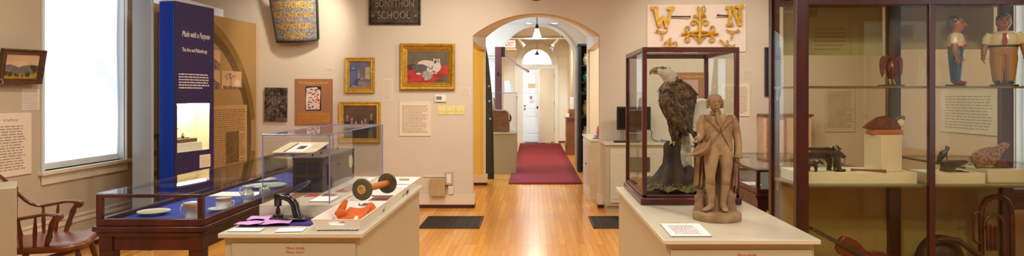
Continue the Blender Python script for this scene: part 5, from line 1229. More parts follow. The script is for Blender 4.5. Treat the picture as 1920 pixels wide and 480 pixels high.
# arms
stube(b, [(1320, 219, 0), (1315, 230, .004), (1313, 246, 0), (1314, 253, -.01)], [8.5, 9, 8, 7.4]); stube(b, [(1314, 253, -.01), (1308, 258, -.04), (1301, 262, -.06)], [7.2, 6, 4.6])
stube(b, [(1371, 220, 0), (1377, 232, .005), (1381, 248, .004), (1383, 262, 0)], [8.5, 9, 8.2, 7.4]); stube(b, [(1383, 262, 0), (1384, 276, -.008), (1382, 292, -.02)], [7.4, 6.6, 5.6])
# epaulettes, collar, cuffs
b.ball(S3(1319, 216.5), (7.5*q_, 7*q_, 2.4*q_), 12); b.ball(S3(1371, 217.5), (7.5*q_, 7*q_, 2.4*q_), 12)
stube(b, [(1383, 288, -.02), (1382, 296, -.022)], [7.2, 7.4]); stube(b, [(1306, 259, -.045), (1301, 261.5, -.058)], [6.4, 6.6])
# head
b.ball(S3(1340, 194, -.008), (11*q_, 12*q_, 14.5*q_), 20); b.ball(S3(1340, 200, -.014), (8.6*q_, 9*q_, 9*q_), 16); b.ball(S3(1340, 186, 0), (12.5*q_, 13*q_, 9*q_), 16)
body = b.build('body', M_clay, so, fuse=(.0035, 3))
f = MB()
f.tube([S3(1339.5, 190, -.042), S3(1339.5, 195, -.048), S3(1339.5, 197.5, -.047)], [.003, .0045, .0035], 8)
for s_ in (-1, 1):
    f.ball(S3(1339.8+s_*4.6, 191.5, -.0385), (.0055, .003, .0028), 10); f.tube([S3(1339.8+s_*2, 188.6, -.041), S3(1339.8+s_*5, 187.8, -.041), S3(1339.8+s_*8, 189, -.036)], [.002, .0024, .0016], 6)
f.tube([S3(1336, 201.5, -.0385), S3(1339.8, 201.8, -.041), S3(1343.5, 201.5, -.0385)], [.0016, .0024, .0016], 6); f.ball(S3(1339.8, 207, -.036), (.007, .005, .005), 10)
f.build('face_features', M_clay, so)
h = MB(); h.ball(S3(1340.5, 184, .006), (13.5*q_, 14*q_, 7.5*q_), 18)
for s_ in (-1, 1):
    for k in range(3): h.tube([S3(1340.5+s_*(12.2+.3*k), 188+5*k, -.006), S3(1340.5+s_*(14.2), 190+5*k, .002), S3(1340.5+s_*12.4, 191+5*k, .014)], [2.6*q_, 3.2*q_, 2.4*q_], 8)
h.build('wig', M_clayd, so, fuse=(.0035, 2))
# coat details: lapels, waistcoat edge, cravat, belt line, buttons
TR = [(217, 12.5, 25), (222, 14, 28), (234, 15.8, 27), (248, 15.2, 25), (262, 15, 24.6), (276, 15.6, 25.6), (290, 14, 25)]
def trad(y):
    for (y0, d0, w0), (y1, d1, w1) in zip(TR[:-1], TR[1:]):
        if y <= y1:
            t_ = max(0, (y-y0)/(y1-y0)); return d0+(d1-d0)*t_, w0+(w1-w0)*t_
    return TR[-1][1:]
def gap(y): return .10+.50*(238-y)/22 if y < 238 else (.06 if y < 247 else .06+.80*(y-247)/35)
def JK(a_, y, off):
    d_, w_ = trad(y); off += .5*math.sin(5*a_+y*.35)*math.sin(y*.22+2*a_); p = S3(1345.5+(w_+off)*math.sin(a_), y); p.y = SYY-(d_+off)*q_*math.cos(a_); return p
def jk(u, v):
    y = 217+66*v; g_ = gap(y); a_ = g_+(2*PI-2*g_)*u; return JK(a_, y+4*v*math.sin(a_/2)**2-2*v, 1.6)
MB().grid(jk, 56, 26).build('jacket', M_clay, so, solid=.004, smooth=60)
for s_ in (-1, 1):
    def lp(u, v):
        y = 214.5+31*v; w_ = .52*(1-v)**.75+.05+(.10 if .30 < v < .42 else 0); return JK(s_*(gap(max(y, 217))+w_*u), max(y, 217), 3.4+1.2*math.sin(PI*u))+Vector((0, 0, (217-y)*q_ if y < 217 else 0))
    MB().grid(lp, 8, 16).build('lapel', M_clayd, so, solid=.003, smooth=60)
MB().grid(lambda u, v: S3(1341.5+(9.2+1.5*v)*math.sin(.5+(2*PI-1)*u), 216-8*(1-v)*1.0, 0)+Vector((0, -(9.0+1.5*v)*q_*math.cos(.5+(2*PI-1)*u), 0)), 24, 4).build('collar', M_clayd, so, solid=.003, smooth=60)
f = MB()
f.ball(S3(1340.5, 213, -.032), (.010, .008, .008), 10); f.tube([S3(1341, 214, -.036), S3(1342, 222, -.045), S3(1343, 232, -.048)], [(.004, .008), (.004, .010), (.002, .004)], 8)
f.build('cravat', M_clay, so); f = MB()
for i in range(7): f.ball(S3(1345+.3*(i % 2), 250+5*i, -.047), .0022, 8)
f.build('buttons', M_clayd, so)
for cx_, cy_, dy_, r_ in [(1329.3, 341, -.026, 9.6), (1359, 343, -.010, 9.8)]:
    MB().tube([S3(cx_, cy_-2.5, dy_), S3(cx_, cy_+1.5, dy_)], [(r_*q_, r_*q_), (r_*.97*q_, r_*.97*q_)], 20).build('boot_cuff', M_clayd, so)
# cloak hanging behind: two sides
c = MB()
def cloak(x0t, x1t, x0b, x1b, yt, yb, dy, ph):
    return lambda u, v: S3((x0t+(x1t-x0t)*u)*(1-v)+(x0b+(x1b-x0b)*u)*v, yt+(yb-yt)*v+4*math.sin(9*u+ph)*v, dy+.012*math.sin(3.2*PI*u+ph)*(.4+.6*v))
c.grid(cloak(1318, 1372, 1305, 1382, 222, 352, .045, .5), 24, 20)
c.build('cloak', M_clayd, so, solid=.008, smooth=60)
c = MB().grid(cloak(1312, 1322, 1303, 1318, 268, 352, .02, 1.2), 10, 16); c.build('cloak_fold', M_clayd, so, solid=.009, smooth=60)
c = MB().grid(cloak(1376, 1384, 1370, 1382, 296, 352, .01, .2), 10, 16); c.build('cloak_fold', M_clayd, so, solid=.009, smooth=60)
# rock behind the legs
c = MB(); stube(c, [(1313, 400, .03), (1316, 380, .035), (1318, 355, .04)], [12, 9, 7], 12); stube(c, [(1372, 400, .03), (1370, 380, .035), (1368, 350, .04)], [14, 12, 9], 12); stube(c, [(1344, 402, .05), (1344, 370, .055), (1344, 345, .055)], [22, 16, 10], 12)
rnd = random.Random(8)
for i in range(26): c.ball(S3(rnd.choice([1312, 1316, 1370, 1376])+rnd.uniform(-6, 6), rnd.uniform(365, 398), .025), (.008, .010, rnd.uniform(.01, .024)), 8)
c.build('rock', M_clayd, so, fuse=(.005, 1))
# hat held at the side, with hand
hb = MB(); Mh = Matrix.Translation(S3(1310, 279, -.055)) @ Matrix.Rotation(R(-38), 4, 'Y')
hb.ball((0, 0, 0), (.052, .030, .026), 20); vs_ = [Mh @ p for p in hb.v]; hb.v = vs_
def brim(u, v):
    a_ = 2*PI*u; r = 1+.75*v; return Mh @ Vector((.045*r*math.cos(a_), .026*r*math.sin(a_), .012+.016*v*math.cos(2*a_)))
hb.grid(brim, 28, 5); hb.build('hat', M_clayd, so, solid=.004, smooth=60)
def hand(mb, wrist, dirv, side, curl_, sz=.019, up_=Vector((0, -1, 0))):
    d_ = Vector(dirv).normalized(); s_ = Vector(side).normalized(); n_ = d_.cross(s_).normalized(); w0 = Vector(wrist)
    mb.tube([w0, w0+d_*sz*.5, w0+d_*sz], [(sz*.22, sz*.32), (sz*.22, sz*.42), (sz*.18, sz*.44)], 10)
    for k, (o_, l) in enumerate([(-.33, .78), (-.11, .95), (.12, .9), (.33, .7)]):
        p = w0+d_*sz*.9+s_*sz*o_; pts = [p]; dd = d_.copy()
        for j in range(3):
            dd = (dd*math.cos(curl_)+n_*math.sin(curl_)).normalized(); p = p+dd*sz*l*.36; pts.append(p)
        mb.tube(pts, [sz*.125, sz*.12, sz*.105, sz*.07], 7)
    p = w0+d_*sz*.25-s_*sz*.35; mb.tube([p, p+(d_*.5-s_*.6)*sz*.5, p+(d_*.9-s_*.5+n_*.3)*sz*.8], [sz*.15, sz*.13, sz*.08], 7)
c = MB(); hand(c, S3(1303, 261, -.058), (-.6, -.3, -.5), (.3, -.9, .1), .45, .022); c.build('hand', M_clay, so)
c = MB(); hand(c, S3(1382, 294, -.022), (-.15, -.25, -1), (0, 1, -.1), .55, .022); c.build('hand', M_clay, so)
c = MB(); c.tube([S3(1379, 300, -.026), S3(1379, 330, -.01), S3(1380, 362, .01)], [.004, .0035, .0025], 8); c.tube([S3(1375, 309, -.026), S3(1383, 309, -.026)], .0035, 8); c.ball(S3(1378.5, 298, -.03), .0055, 10); c.build('sword', M_clayd, so)

# ================================================================== TALL CABINET
CX0, CX1, CY0, CY1 = 1.64, 3.32, 4.00, 4.48
o = thing('glass_cabinet', ((CX0+CX1)/2, 4.24, 0), 'tall mahogany glass cabinet filling the right side of the room', 'cabinet')
pz = .052
for (x, y, w_) in [(CX0, CY0, .078), (CX1-.078, CY0, .078), (CX0, CY1-pz, .06), (CX1-.08, CY1-pz, .08), (2.455, CY1-pz, .085)]:
    MB().box(x, y, 0, x+w_, y+pz, 2.62).build('post', M_cab, o, bevel=.004)
MB().box(2.472, CY0+.004, .26, 2.512, CY0+.034, 2.60).build('door_stile', M_cab, o, bevel=.003)
for (y0, y1) in [(CY0, CY0+pz), (CY1-pz, CY1)]:
    MB().box(CX0+.06, y0+.002, .06, CX1-.07, y1-.002, .26).build('bottom_rail', M_cab, o, bevel=.004)
    MB().box(CX0+.06, y0+.002, 2.02 if y0 == CY0 else 2.07, CX1-.07, y1-.002, 2.62).build('top_rail', M_cab, o, bevel=.004)
for x in (CX0+.004, CX1-.034):
    MB().box(x, CY0+pz, .06, x+.03, CY1-pz, .26).build('side_rail', M_cab, o, bevel=.003); MB().box(x, CY0+pz, 2.50, x+.03, CY1-pz, 2.62).build('side_rail', M_cab, o, bevel=.003)
MB().box(CX0+.01, CY0+.01, .22, CX1-.01, CY1-.01, .258).build('deck', M_cab, o)
MB().box(CX0, CY0, 2.62, CX1, CY1, 2.66).build('top_board', M_cab, o)
MB().box(CX0+.078, CY0+.012, .26, 2.472, CY0+.017, 2.02).build('glass_door', G_cab, o); MB().box(2.512, CY0+.012, .26, CX1-.078, CY0+.017, 2.02).build('glass_door', G_cab, o)
MB().box(CX0+.012, CY0+pz, .26, CX0+.017, CY1-pz, 2.50).build('side_glass', G_pane, o)
MB().box(CX0+.06, CY1-.030, .26, 2.455, CY1-.025, 2.07).build('rear_glass', G_pane, o); MB().box(2.54, CY1-.030, .26, CX1-.08, CY1-.025, 2.07).build('rear_glass', G_pane, o)
ZS1, ZS2 = .885, 1.512
for z in (ZS1, ZS2):
    b = MB().box(CX0+.02, CY0+.040, z-.012, CX1-.02, CY1-.056, z, 0); b.box(CX0+.02, CY0+.037, z-.0125, CX1-.02, CY0+.040, z+.0005, 1); b.box(CX0+.0175, CY0+.037, z-.0125, CX0+.02, CY1-.056, z+.0005, 1)
    b.build('shelf', [mat('shelf_board', (150, 140, 104), rough=.35, vary=.02) if z == ZS1 else glass('shelf_glass', (.62, .66, .5), .05), G_sedge], o, smooth=0)
for z in (.80, 1.42): MB().box(CX0+.03, CY1-.07, z, CX0+.045, CY1-.056, z+.08).build('bracket', mat('steel', (160, 156, 140), rough=.3, metal=.8), o)
def on1(px_, Y): return Vector(((px_-VX)*Y/F, Y, ZS1+.0008))
def on2(px_, Y): return Vector(((px_-VX)*Y/F, Y, ZS2+.0008))
for (x0, x1) in [(CX0+.06, 2.455), (2.54, CX1-.08)]: MB().box(x0, CY1-.024, .26, x1, CY1-.012, .872).build('back_panel', mat('tan_back_panel', (176, 150, 88), rough=.8, vary=.05), o)
# olive back boards
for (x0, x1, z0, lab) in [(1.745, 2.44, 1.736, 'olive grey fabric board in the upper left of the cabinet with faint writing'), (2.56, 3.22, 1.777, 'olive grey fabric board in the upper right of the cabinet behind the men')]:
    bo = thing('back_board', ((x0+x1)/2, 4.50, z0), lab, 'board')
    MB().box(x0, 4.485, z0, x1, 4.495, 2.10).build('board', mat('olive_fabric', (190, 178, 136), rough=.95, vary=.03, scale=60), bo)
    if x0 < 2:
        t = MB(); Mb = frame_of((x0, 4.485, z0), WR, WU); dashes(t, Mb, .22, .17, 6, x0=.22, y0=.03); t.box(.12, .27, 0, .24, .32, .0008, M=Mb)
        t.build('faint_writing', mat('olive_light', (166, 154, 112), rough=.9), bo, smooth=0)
        MB().tube([Mb @ Vector(p) for p in [(.47, .36, .002), (.465, .2, .002), (.475, .05, .002), (.47, .0, .002)]], .003, 6).build('wire_reflection', mat('wire_reflection_pale', (190, 180, 124), rough=.9), bo)  # pale reflection of a wire, modelled as a thin tube on the board
tag(MB().box(1.70, 4.10, ZS1, 2.455, 4.415, .96).build('plinth_block', M_whitebox, bevel=.004), 'long low white block on the middle shelf under the carved animals', 'block')
ZB = .9605
Mc = Matrix.Translation((2.236, 4.118, ZB)) @ Matrix.Rotation(R(15), 4, 'Z')
Mc = Matrix.Translation((2.232, 4.112, ZB)) @ Matrix.Rotation(R(15), 4, 'Z')
oc = MB().box(0, 0, 0, .162, .150, .237, M=Mc).build('white_plinth', M_whitebox, bevel=.003); tag(oc, 'tall white cube plinth under the carved bird with white head', 'plinth')
M_rw = wood('red_carving', (112, 36, 22), (64, 20, 15), rough=.3, grain=(3, 3, 3), scale=10); M_dk = wood('dark_carving', (66, 44, 34), (34, 24, 22), rough=.35, grain=(2, 2, 2), scale=10)
# carved bird on cube
CYc = 4.19; CS = F/CYc
def C3(px_, py_, dy=0): return Vector(((px_-VX)/CS, CYc+dy, H-(py_-VY)/CS))
bo = thing('carved_bird', C3(1664, 256), 'carved red brown bird with white head on a wooden base, on the white plinth', 'carving')
MB().add([Vector((*p[:2], p[2])) for p in []], []) 
zc = ZB+.2375; b = MB(); q1 = [(-.098, -.045), (.098, -.045), (.098, .045), (-.098, .045)]
c0 = Vector((2.300, 4.205, zc)); b.prism([(c0.x-.10, zc), (c0.x+.105, zc), (c0.x+.098, zc+.034), (c0.x-.090, zc+.034)], c0.y-.045, c0.y+.045, 'y'); b.build('wood_base', wood('base_wood', (190, 108, 52), (150, 78, 36)), bo, bevel=.002)
b = MB()
def wing(px0, py0, px1, py1, pxm, pym, th, dy):
    pass
top = [(1617, 240), (1628, 229), (1642, 220), (1656, 217), (1668, 219), (1678, 226), (1684, 234), (1684, 240), (1676, 243), (1660, 244), (1640, 242), (1626, 242)]
b.add([C3(x, y, d) for d in (-.02, .012) for x, y in top], [tuple(range(12)), tuple(range(12, 24))[::-1]]+[(i, 12+i, 12+(i+1) % 12, (i+1) % 12) for i in range(12)])
b.build('wing', M_rw, bo, bevel=.005)
b = MB(); t2 = [(1682, 226), (1690, 219), (1698, 217), (1702, 220), (1700, 227), (1692, 231)]
b.add([C3(x, y, d) for d in (.02, .035) for x, y in t2], [tuple(range(6)), tuple(range(6, 12))[::-1]]+[(i, 6+i, 6+(i+1) % 6, (i+1) % 6) for i in range(6)]); b.build('wing', M_rw, bo, bevel=.004)
MB().tube([C3(1648, 243), C3(1665, 244), C3(1682, 236)], [.016, .022, .018], 12).build('torso', M_rw, bo)
MB().ball(C3(1688, 230.5, -.008), (.026, .02, .026), 14).tube([C3(1690, 236, -.01), C3(1694, 240, -.016)], [.010, .002], 8).build('head', mat('cream_paint', (226, 214, 174), rough=.5), bo)
MB().tube([C3(1668, 246, -.01), C3(1670, 248, -.015)], .006, 8).tube([C3(1682, 246), C3(1685, 248, -.01)], .006, 8).build('foot', mat('yellow_paint', (190, 160, 60), rough=.5), bo)
# big carved cow, calf, cat with chain, club
def animal(name, lab, X_, zf, sc, Yd, body_pts, legs, head, mm, extra=None):
    pass
AY = 4.25; AS = F/AY
def A3(px_, py_, dy=0): return Vector(((px_-VX)/AS, AY+dy, H-(py_-VY)/AS))
zf = ZB
def leg_to(mb, px_, pyt, dy, r0, r1, r2, foot=0, Z=zf):
    p = A3(px_, pyt, dy); mb.tube([p, Vector((p.x+.004, p.y, (p.z+Z)/2)), Vector((p.x, p.y, Z+.004)), Vector((p.x-foot*.3, p.y, Z))], [r0, r1, r2, r2*1.25], 10)
co = thing('carved_cow', A3(1548, 318), 'large dark carved wooden cow walking right on the long white block', 'carving')
b = MB(); b.tube([A3(1500, 291), A3(1515, 287), A3(1535, 287), A3(1552, 288), A3(1562, 286)], [(.030, .035), (.044, .042), (.042, .040), (.046, .042), (.034, .034)], 16)
b.tube([A3(1556, 284), A3(1566, 285), A3(1576, 290), A3(1584, 295)], [.034, .028, .020, .014], 14)
for (x, dy) in [(1503, -.025), (1508, .025), (1551, -.028), (1557, .025)]: leg_to(b, x, 298, dy, .026, .016, .015)
b.build('body', M_dk, co, fuse=(.005, 3))
MB().tube([A3(1561, 279, -.02), A3(1558, 273, -.03)], [.006, .002], 8).tube([A3(1566, 280, .02), A3(1567, 273, .03)], [.006, .002], 8).ball(A3(1559, 283, -.035), (.012, .006, .007), 10).build('ear', M_dk, co)
MB().ball(A3(1572, 286, -.022), .004, 8).build('eye', M_black, co)
co = thing('carved_calf', A3(1530, 324, -.1), 'small dark carved calf in front of the large carved cow', 'carving')
b = MB(); d0 = -.12
def A3b(px_, py_, dy=0):
    Y = 4.13+dy; return Vector(((px_-VX)*Y/F, Y, H-(py_-VY)*Y/F))
b.tube([A3b(1514, 308), A3b(1522, 306), A3b(1530, 307)], [.016, .020, .018], 12); b.tube([A3b(1529, 306), A3b(1537, 303), A3b(1545, 308)], [.014, .012, .006], 10)
for (x, dy) in [(1515, -.01), (1517, .012), (1529, -.012), (1531, .010)]:
    p = A3b(x, 310, dy); b.tube([p, (p.x, p.y, ZB)], [.010, .006], 8)
b.build('body', M_dk, co, fuse=(.004, 2)); MB().tube([A3b(1536, 301), A3b(1533, 297)], [.004, .001], 6).tube([A3b(1513, 306), A3b(1509, 312)], [.003, .002], 6).build('ear', M_dk, co)
co = thing('carved_dog', A3(1572, 318, .08), 'carved upright dog with pointed ears and hanging chain beside the cow', 'carving')
b = MB()
def D3(px_, py_, dy=0):
    Y = 4.15+dy; return Vector(((px_-VX)*Y/F, Y, H-(py_-VY)*Y/F))
b.tube([Vector((D3(1570, 318).x, 4.15, ZB+.008)), D3(1569, 305), D3(1568, 290), D3(1570, 280)], [(.026, .026), (.022, .022), (.016, .016), (.013, .013)], 12); b.tube([(D3(1563, 318).x, 4.14, ZB+.01), (D3(1583, 318).x, 4.13, ZB+.010)], [.012, .009], 10)
b.tube([D3(1569, 277), D3(1577, 280)], [.012, .006], 10); b.tube([D3(1568, 275), D3(1567, 269)], [.006, .001], 6); b.tube([D3(1571, 275), D3(1573, 270)], [.006, .001], 6)
b.build('body', M_dk, co, fuse=(.004, 2))
ch = MB(); n_ = 14
for i in range(n_):
    t_ = i/(n_-1); xx = 1574+12*t_+1*math.sin(t_*3); yy = 296+16*math.sin(PI*t_)**1 if t_ < 1 else 292
    ch.tube([D3(1574+12*(i+k*.8)/(n_-1), 292+18*math.sin(PI*min(1, (i+k*.8)/(n_-1))), -.02+.003*(i % 2)) for k in (0, .5, 1)], .0022, 6)
ch.build('chain', mat('iron_chain', (50, 46, 44), rough=.4, metal=.7), co)
t = MB(); a_ = Vector(((1595-VX)*4.17/F, 4.17, ZB+.010)); c_ = Vector(((1662-VX)*4.09/F, 4.09, ZB+.010)); t.tube([a_, a_.lerp(c_, .3), a_.lerp(c_, .8), c_], [.009, .006, .0085, .009], 10)
tag(t.build('wooden_club', wood('club_wood', (146, 86, 40), (110, 60, 28), grain=(3, 3, 3))), 'thin brown wooden club lying on the long white block', 'club')
# right half of the middle shelf
tag(MB().box(2.535, 4.09, ZS1, 2.885, 4.33, .955).build('plinth_block', M_whitebox, bevel=.004), 'low white block under the bird on a boot jack', 'block')
tag(MB().box(2.95, 4.16, ZS1, 3.20, 4.38, .972).build('plinth_block', M_whitebox, bevel=.004), 'low white block at the right under the speckled fish carving', 'block')
def K3(px_, py_, dy=0, Y0_=4.20):
    Y = Y0_+dy; return Vector(((px_-VX)*Y/F, Y, H-(py_-VY)*Y/F))
co = thing('boot_jack_bird', (K3(1782, 326).x, 4.2, .9555), 'small dark carved bird perched on a forked boot shaped block', 'carving')
zb2 = .9555; pts = [(1766, None), (1768, 312), (1767, 303), (1774, 301), (1796, 301), (1809, 300), (1810, 305), (1800, 309), (1788, 312), (1786, 318), (1796, 321), (1808, 323), (1810, None)]
pp = [(K3(x, 300).x, K3(x, y).z if y else zb2) for x, y in pts]
b = MB(); b.prism(pp, 4.17, 4.23, 'y'); b.build('forked_block', mat('green_bronze', (84, 72, 46), rough=.5, rgb2=(54, 48, 34), scale=20), co, bevel=.005)
b = MB(); b.tube([K3(1756, 308), K3(1762, 297), K3(1769, 287), K3(1775, 280)], [.004, .018, .024, .014], 12); b.ball(K3(1776, 278), .016, 12); b.tube([K3(1778, 275), K3(1772, 273)], [.004, .001], 6); b.build('body', M_dk, co)
MB().tube([K3(1775, 290), K3(1776, 302)], .003, 8).build('perch_pin', M_black, co)
co = thing('fish_carving', (K3(1856, 322).x, 4.26, .9725), 'speckled brown fish shaped wing carving with wooden foot, right end of the shelf', 'carving')
def K4(x, y): return K3(x, y, 0, 4.26)
out = [(1820, 294), (1826, 286), (1838, 279), (1852, 276), (1866, 275), (1876, 270), (1884, 266), (1892, 270), (1888, 278), (1880, 284), (1876, 293), (1870, 303), (1858, 310), (1844, 316), (1836, 319), (1830, 314), (1824, 304)]
b = MB(); b.prism([(K4(x, y).x, K4(x, y).z) for x, y in out], 4.245, 4.275, 'y'); b.build('wing_plate', mat('speckled_brown', (176, 132, 96), rough=.6, rgb2=(92, 64, 46), scale=60, bump=.5, bscale=60), co, bevel=.006)
b = MB(); b.prism([(K4(x, 300).x, K4(x, y).z if y else .9725) for x, y in [(1836, None), (1845, 316), (1864, 312), (1872, 300), (1882, 299), (1888, 312), (1898, 316), (1900, None)]], 4.24, 4.28, 'y'); b.build('foot_block', wood('foot_wood', (120, 66, 46), (86, 46, 34)), co, bevel=.004)
# carved spread eagle on the upper shelf
UY = 4.20
def U3(px_, py_, dy=0):
    Y = UY+dy; return Vector(((px_-VX)*Y/F, Y, H-(py_-VY)*Y/F))
co = thing('spread_eagle_carving', (U3(1671, 150).x, UY, ZS2), 'small dark red carved eagle with raised wings on the upper shelf', 'carving')
MB().box(U3(1651, 150).x, UY-.035, ZS2+.0008, U3(1691, 150).x, UY+.035, ZS2+.012).build('wood_base', M_dk, co, bevel=.002)
b = MB(); b.tube([U3(1671, 148), U3(1671, 135), U3(1671, 120), U3(1671, 110)], [.024, .036, .034, .015], 14); b.ball(U3(1671, 107), .016, 12); b.tube([U3(1670, 107, -.014), U3(1667, 110, -.022)], [.005, .001], 6); b.build('body', M_rw, co)
for s_ in (-1, 1):
    w_ = [(1671+s_*x, y) for x, y in [(6, 112), (10, 106), (16, 104), (21, 110), (22.5, 122), (21, 136), (17, 146), (14, 140), (11, 128)]]
    b = MB(); n_ = len(w_); b.add([U3(x, y, d) for d in (-.012, .006) for x, y in w_], [tuple(range(n_)), tuple(range(n_, 2*n_))[::-1]]+[(i, n_+i, n_+(i+1) % n_, (i+1) % n_) for i in range(n_)]); b.build('wing', M_rw, co, bevel=.003)
MB().tube([U3(1668, 148, -.01), (U3(1667, 150).x, UY-.02, ZS2+.015)], .006, 8).tube([U3(1674, 148, -.01), (U3(1675, 150).x, UY-.02, ZS2+.015)], .006, 8).build('foot', mat('yellow_paint', (190, 160, 60)), co)
# carved men
M_skin = wood('carved_skin', (176, 112, 76), (140, 84, 56), rough=.3, grain=(2, 2, 2)); M_shirt = mat('white_gloss', (226, 220, 200), rough=.25, coat=.4)
M_tie = mat('red_gloss', (168, 28, 34), rough=.25, coat=.4); M_hairc = mat('hair_brown', (78, 56, 38), rough=.4, coat=.3)
def carved_man(cxp, lab, turned, M_pants, M_shoe2, scale=1.0, hairm=None):
    cx_ = (cxp-VX)*4.18/F; o = thing('carved_man', (cx_, 4.18, ZS2+.0008), lab, 'figurine', rz=(R(52) if turned else R(-30)))
    q = 1.0*scale; T = lambda x, y, z: (x*q, y*q, z*q)
    b = MB().box(-.075*q, -.06*q, 0, .075*q, .055*q, .012*q); b.build('stand', M_dk, o, local=True, bevel=.003)
    zb_ = .012
    for s_ in (-1, 1): MB().ball(T(s_*.036, -.022, zb_+.013), (.022*q, .042*q, .014*q), 14).build('shoe', M_shoe2, o, local=True)
    b = MB()
    for s_ in (-1, 1): b.tube([T(s_*.034, 0, zb_+.015), T(s_*.037, 0, .10), T(s_*.038, 0, .18), T(s_*.03, 0, .235)], [.027*q, .034*q, .042*q, .046*q], 16)
    b.tube([T(0, 0, .21), T(0, 0, .262)], [(.046*q, .072*q), (.050*q, .084*q)], 20); b.build('trousers', M_pants, o, local=True, fuse=(.005, 2))
    MB().tube([T(0, 0, .262), T(0, 0, .272)], [(.054*q, .087*q)]*2, 24).build('belt', M_black if not turned else M_tie, o, local=True)
    b = MB(); b.tube([T(0, 0, .27), T(0, 0, .31), T(0, 0, .345), T(0, 0, .365)], [(.052*q, .084*q), (.054*q, .086*q), (.048*q, .080*q), (.030*q, .05*q)], 22)
    for s_ in (-1, 1): b.tube([T(s_*.072, 0, .348), T(s_*.092, 0, .32), T(s_*.100, 0, .28)], [.026*q, .027*q, .025*q], 14)
    b.build('shirt', M_shirt, o, local=True, fuse=(.005, 2))
    b = MB().prism([(-.012*q, .350*q), (.012*q, .350*q), (.008*q, .335*q), (.016*q, .285*q), (0, .268*q), (-.016*q, .285*q), (-.008*q, .335*q)], -.062*q, -.052*q, 'y'); b.build('tie', M_tie, o, local=True, bevel=.002)
    for s_ in (-1, 1):
        b = MB(); b.tube([T(s_*.100, 0, .285), T(s_*.108, -.004, .24), T(s_*.112, -.012, .205)], [.020*q, .018*q, .014*q], 12)
        hand(b, T(s_*.112, -.012, .208), (s_*.1, -.2, -1), (0, 1, 0), .25*(-s_ if True else 1), .032*q); b.build('arm', M_skin, o, local=True)
    b = MB(); b.tube([T(0, 0, .36), T(0, 0, .385)], [.024*q, .024*q], 14); b.ball(T(0, -.004, .425), (.040*q, .044*q, .052*q), 18); b.ball(T(0, -.018, .402), (.030*q, .030*q, .028*q), 14)
    b.tube([T(0, -.044, .432), T(0, -.060, .416), T(0, -.046, .412)], [.006*q, .010*q, .006*q], 10)
    for s_ in (-1, 1): b.ball(T(s_*.040, 0, .422), (.006*q, .010*q, .014*q), 10)
    hd_ = b.build('head', M_skin, o, local=True, fuse=(.004, 1))
    b = MB()
    for s_ in (-1, 1): b.ball(T(s_*.015, -.044, .434), (.006*q, .004*q, .004*q), 8); b.tube([T(s_*.007, -.047, .444), T(s_*.024, -.042, .445)], .002*q, 6)
    b.build('eye', M_black, hd_, local=True)
    MB().tube([T(-.013, -.046, .394), T(0, -.049, .393), T(.013, -.046, .394)], .003*q, 8).build('mouth', M_tie, hd_, local=True)
    b = MB(); b.ball(T(0, .010, .448), (.044*q, .044*q, .038*q), 16); b.ball(T(0, .022, .42), (.042*q, .032*q, .040*q), 14); b.build('hair', hairm or M_hairc, hd_, local=True, fuse=(.005, 1))
    return o
carved_man(1792, 'carved wooden man in profile with white shirt, blue trousers and red shoes', True, mat('blue_gloss', (36, 84, 124), rough=.25, coat=.4), M_tie, .955)
carved_man(1882, 'carved wooden man facing front with red tie, tan trousers and black shoes', False, mat('tan_gloss', (176, 130, 66), rough=.25, coat=.4), M_black, .985)
# violin, black hat shape, horn on the cabinet floor
ZD = .2585
def V3(px_, py_, Y=4.22): return Vector(((px_-VX)*Y/F, Y, H-(py_-VY)*Y/F))
o = thing('fiddle', (V3(1600, 470).x, 4.22, ZD), 'dark red violin leaning diagonally on the cabinet floor', 'violin')
M_vio = wood('violin_varnish', (112, 34, 22), (74, 20, 15), rough=.2, grain=(3, 3, 3), coat=.6)
p0, p1 = V3(1519, 427, 4.20), V3(1680, 512, 4.20); d_ = (p1-p0); L_ = d_.length; d_.normalize(); n_ = Vector((0, -1, 0)); s_ = n_.cross(d_).normalized(); 
Mv = Matrix((d_, s_, Vector((0, -1, 0)))).transposed().to_4x4(); Mv.translation = p0
outl = [(.20, .05), (.23, .066), (.28, .070), (.325, .058), (.35, .045), (.375, .043), (.40, .050), (.425, .070), (.47, .086), (.53, .086), (.57, .07), (.585, .0)]
k_ = L_/.60; full = [(x*k_, w_*k_*.9) for x, w_ in [(.185, .0)]+outl]+[(x*k_, -w_*k_*.9) for x, w_ in outl[:-1][::-1]]
b = MB(); b.prism(full, -.02, .02, 'z', M=Mv); b.build('body', M_vio, o, bevel=.005)
b = MB(); b.prism([(0, -.010), (.36*k_, -.017), (.36*k_, .017), (0, .010)], .024, .034, 'z', M=Mv); b.build('fingerboard', M_blackm, o, bevel=.002)
b = MB(); b.tube([Mv @ Vector(p) for p in [(.0, 0, .01), (.1*k_, 0, .012), (.2*k_, 0, .01)]], [.011, .012, .014], 10); b.ball(Mv @ Vector((-.012, 0, .006)), .014, 10); b.build('neck', M_vio, o)
MB().box(.455*k_, -.022, .02, .462*k_, .022, .05, M=Mv).build('bridge', mat('maple_bridge', (200, 160, 100)), o)
b = MB()
for q in (-.009, -.003, .003, .009): b.tube([Mv @ Vector((.0, q*.6, .036)), Mv @ Vector((.458*k_, q*1.4, .051)), Mv @ Vector((.54*k_, q, .034))], .0008, 5)
b.build('strings', mat('string_steel', (170, 160, 140), metal=.8), o)
o = thing('leather_hat', (2.62, 4.2, ZD), 'black leather hat like object with brown strap on the cabinet floor, right of the stile', 'hat')
def blob(u, v):
    a_ = 2*PI*u; ph = PI/2*v; return Vector((2.66+.17*math.cos(a_)*math.cos(ph)**.8, 4.2+.10*math.sin(a_)*math.cos(ph)**.8, ZD+.004+.275*math.sin(ph)**.9))
MB().grid(blob, 30, 14).build('crown', mat('black_red_leather', (44, 16, 14), rough=.4, vary=.1), o, solid=.004, smooth=60)
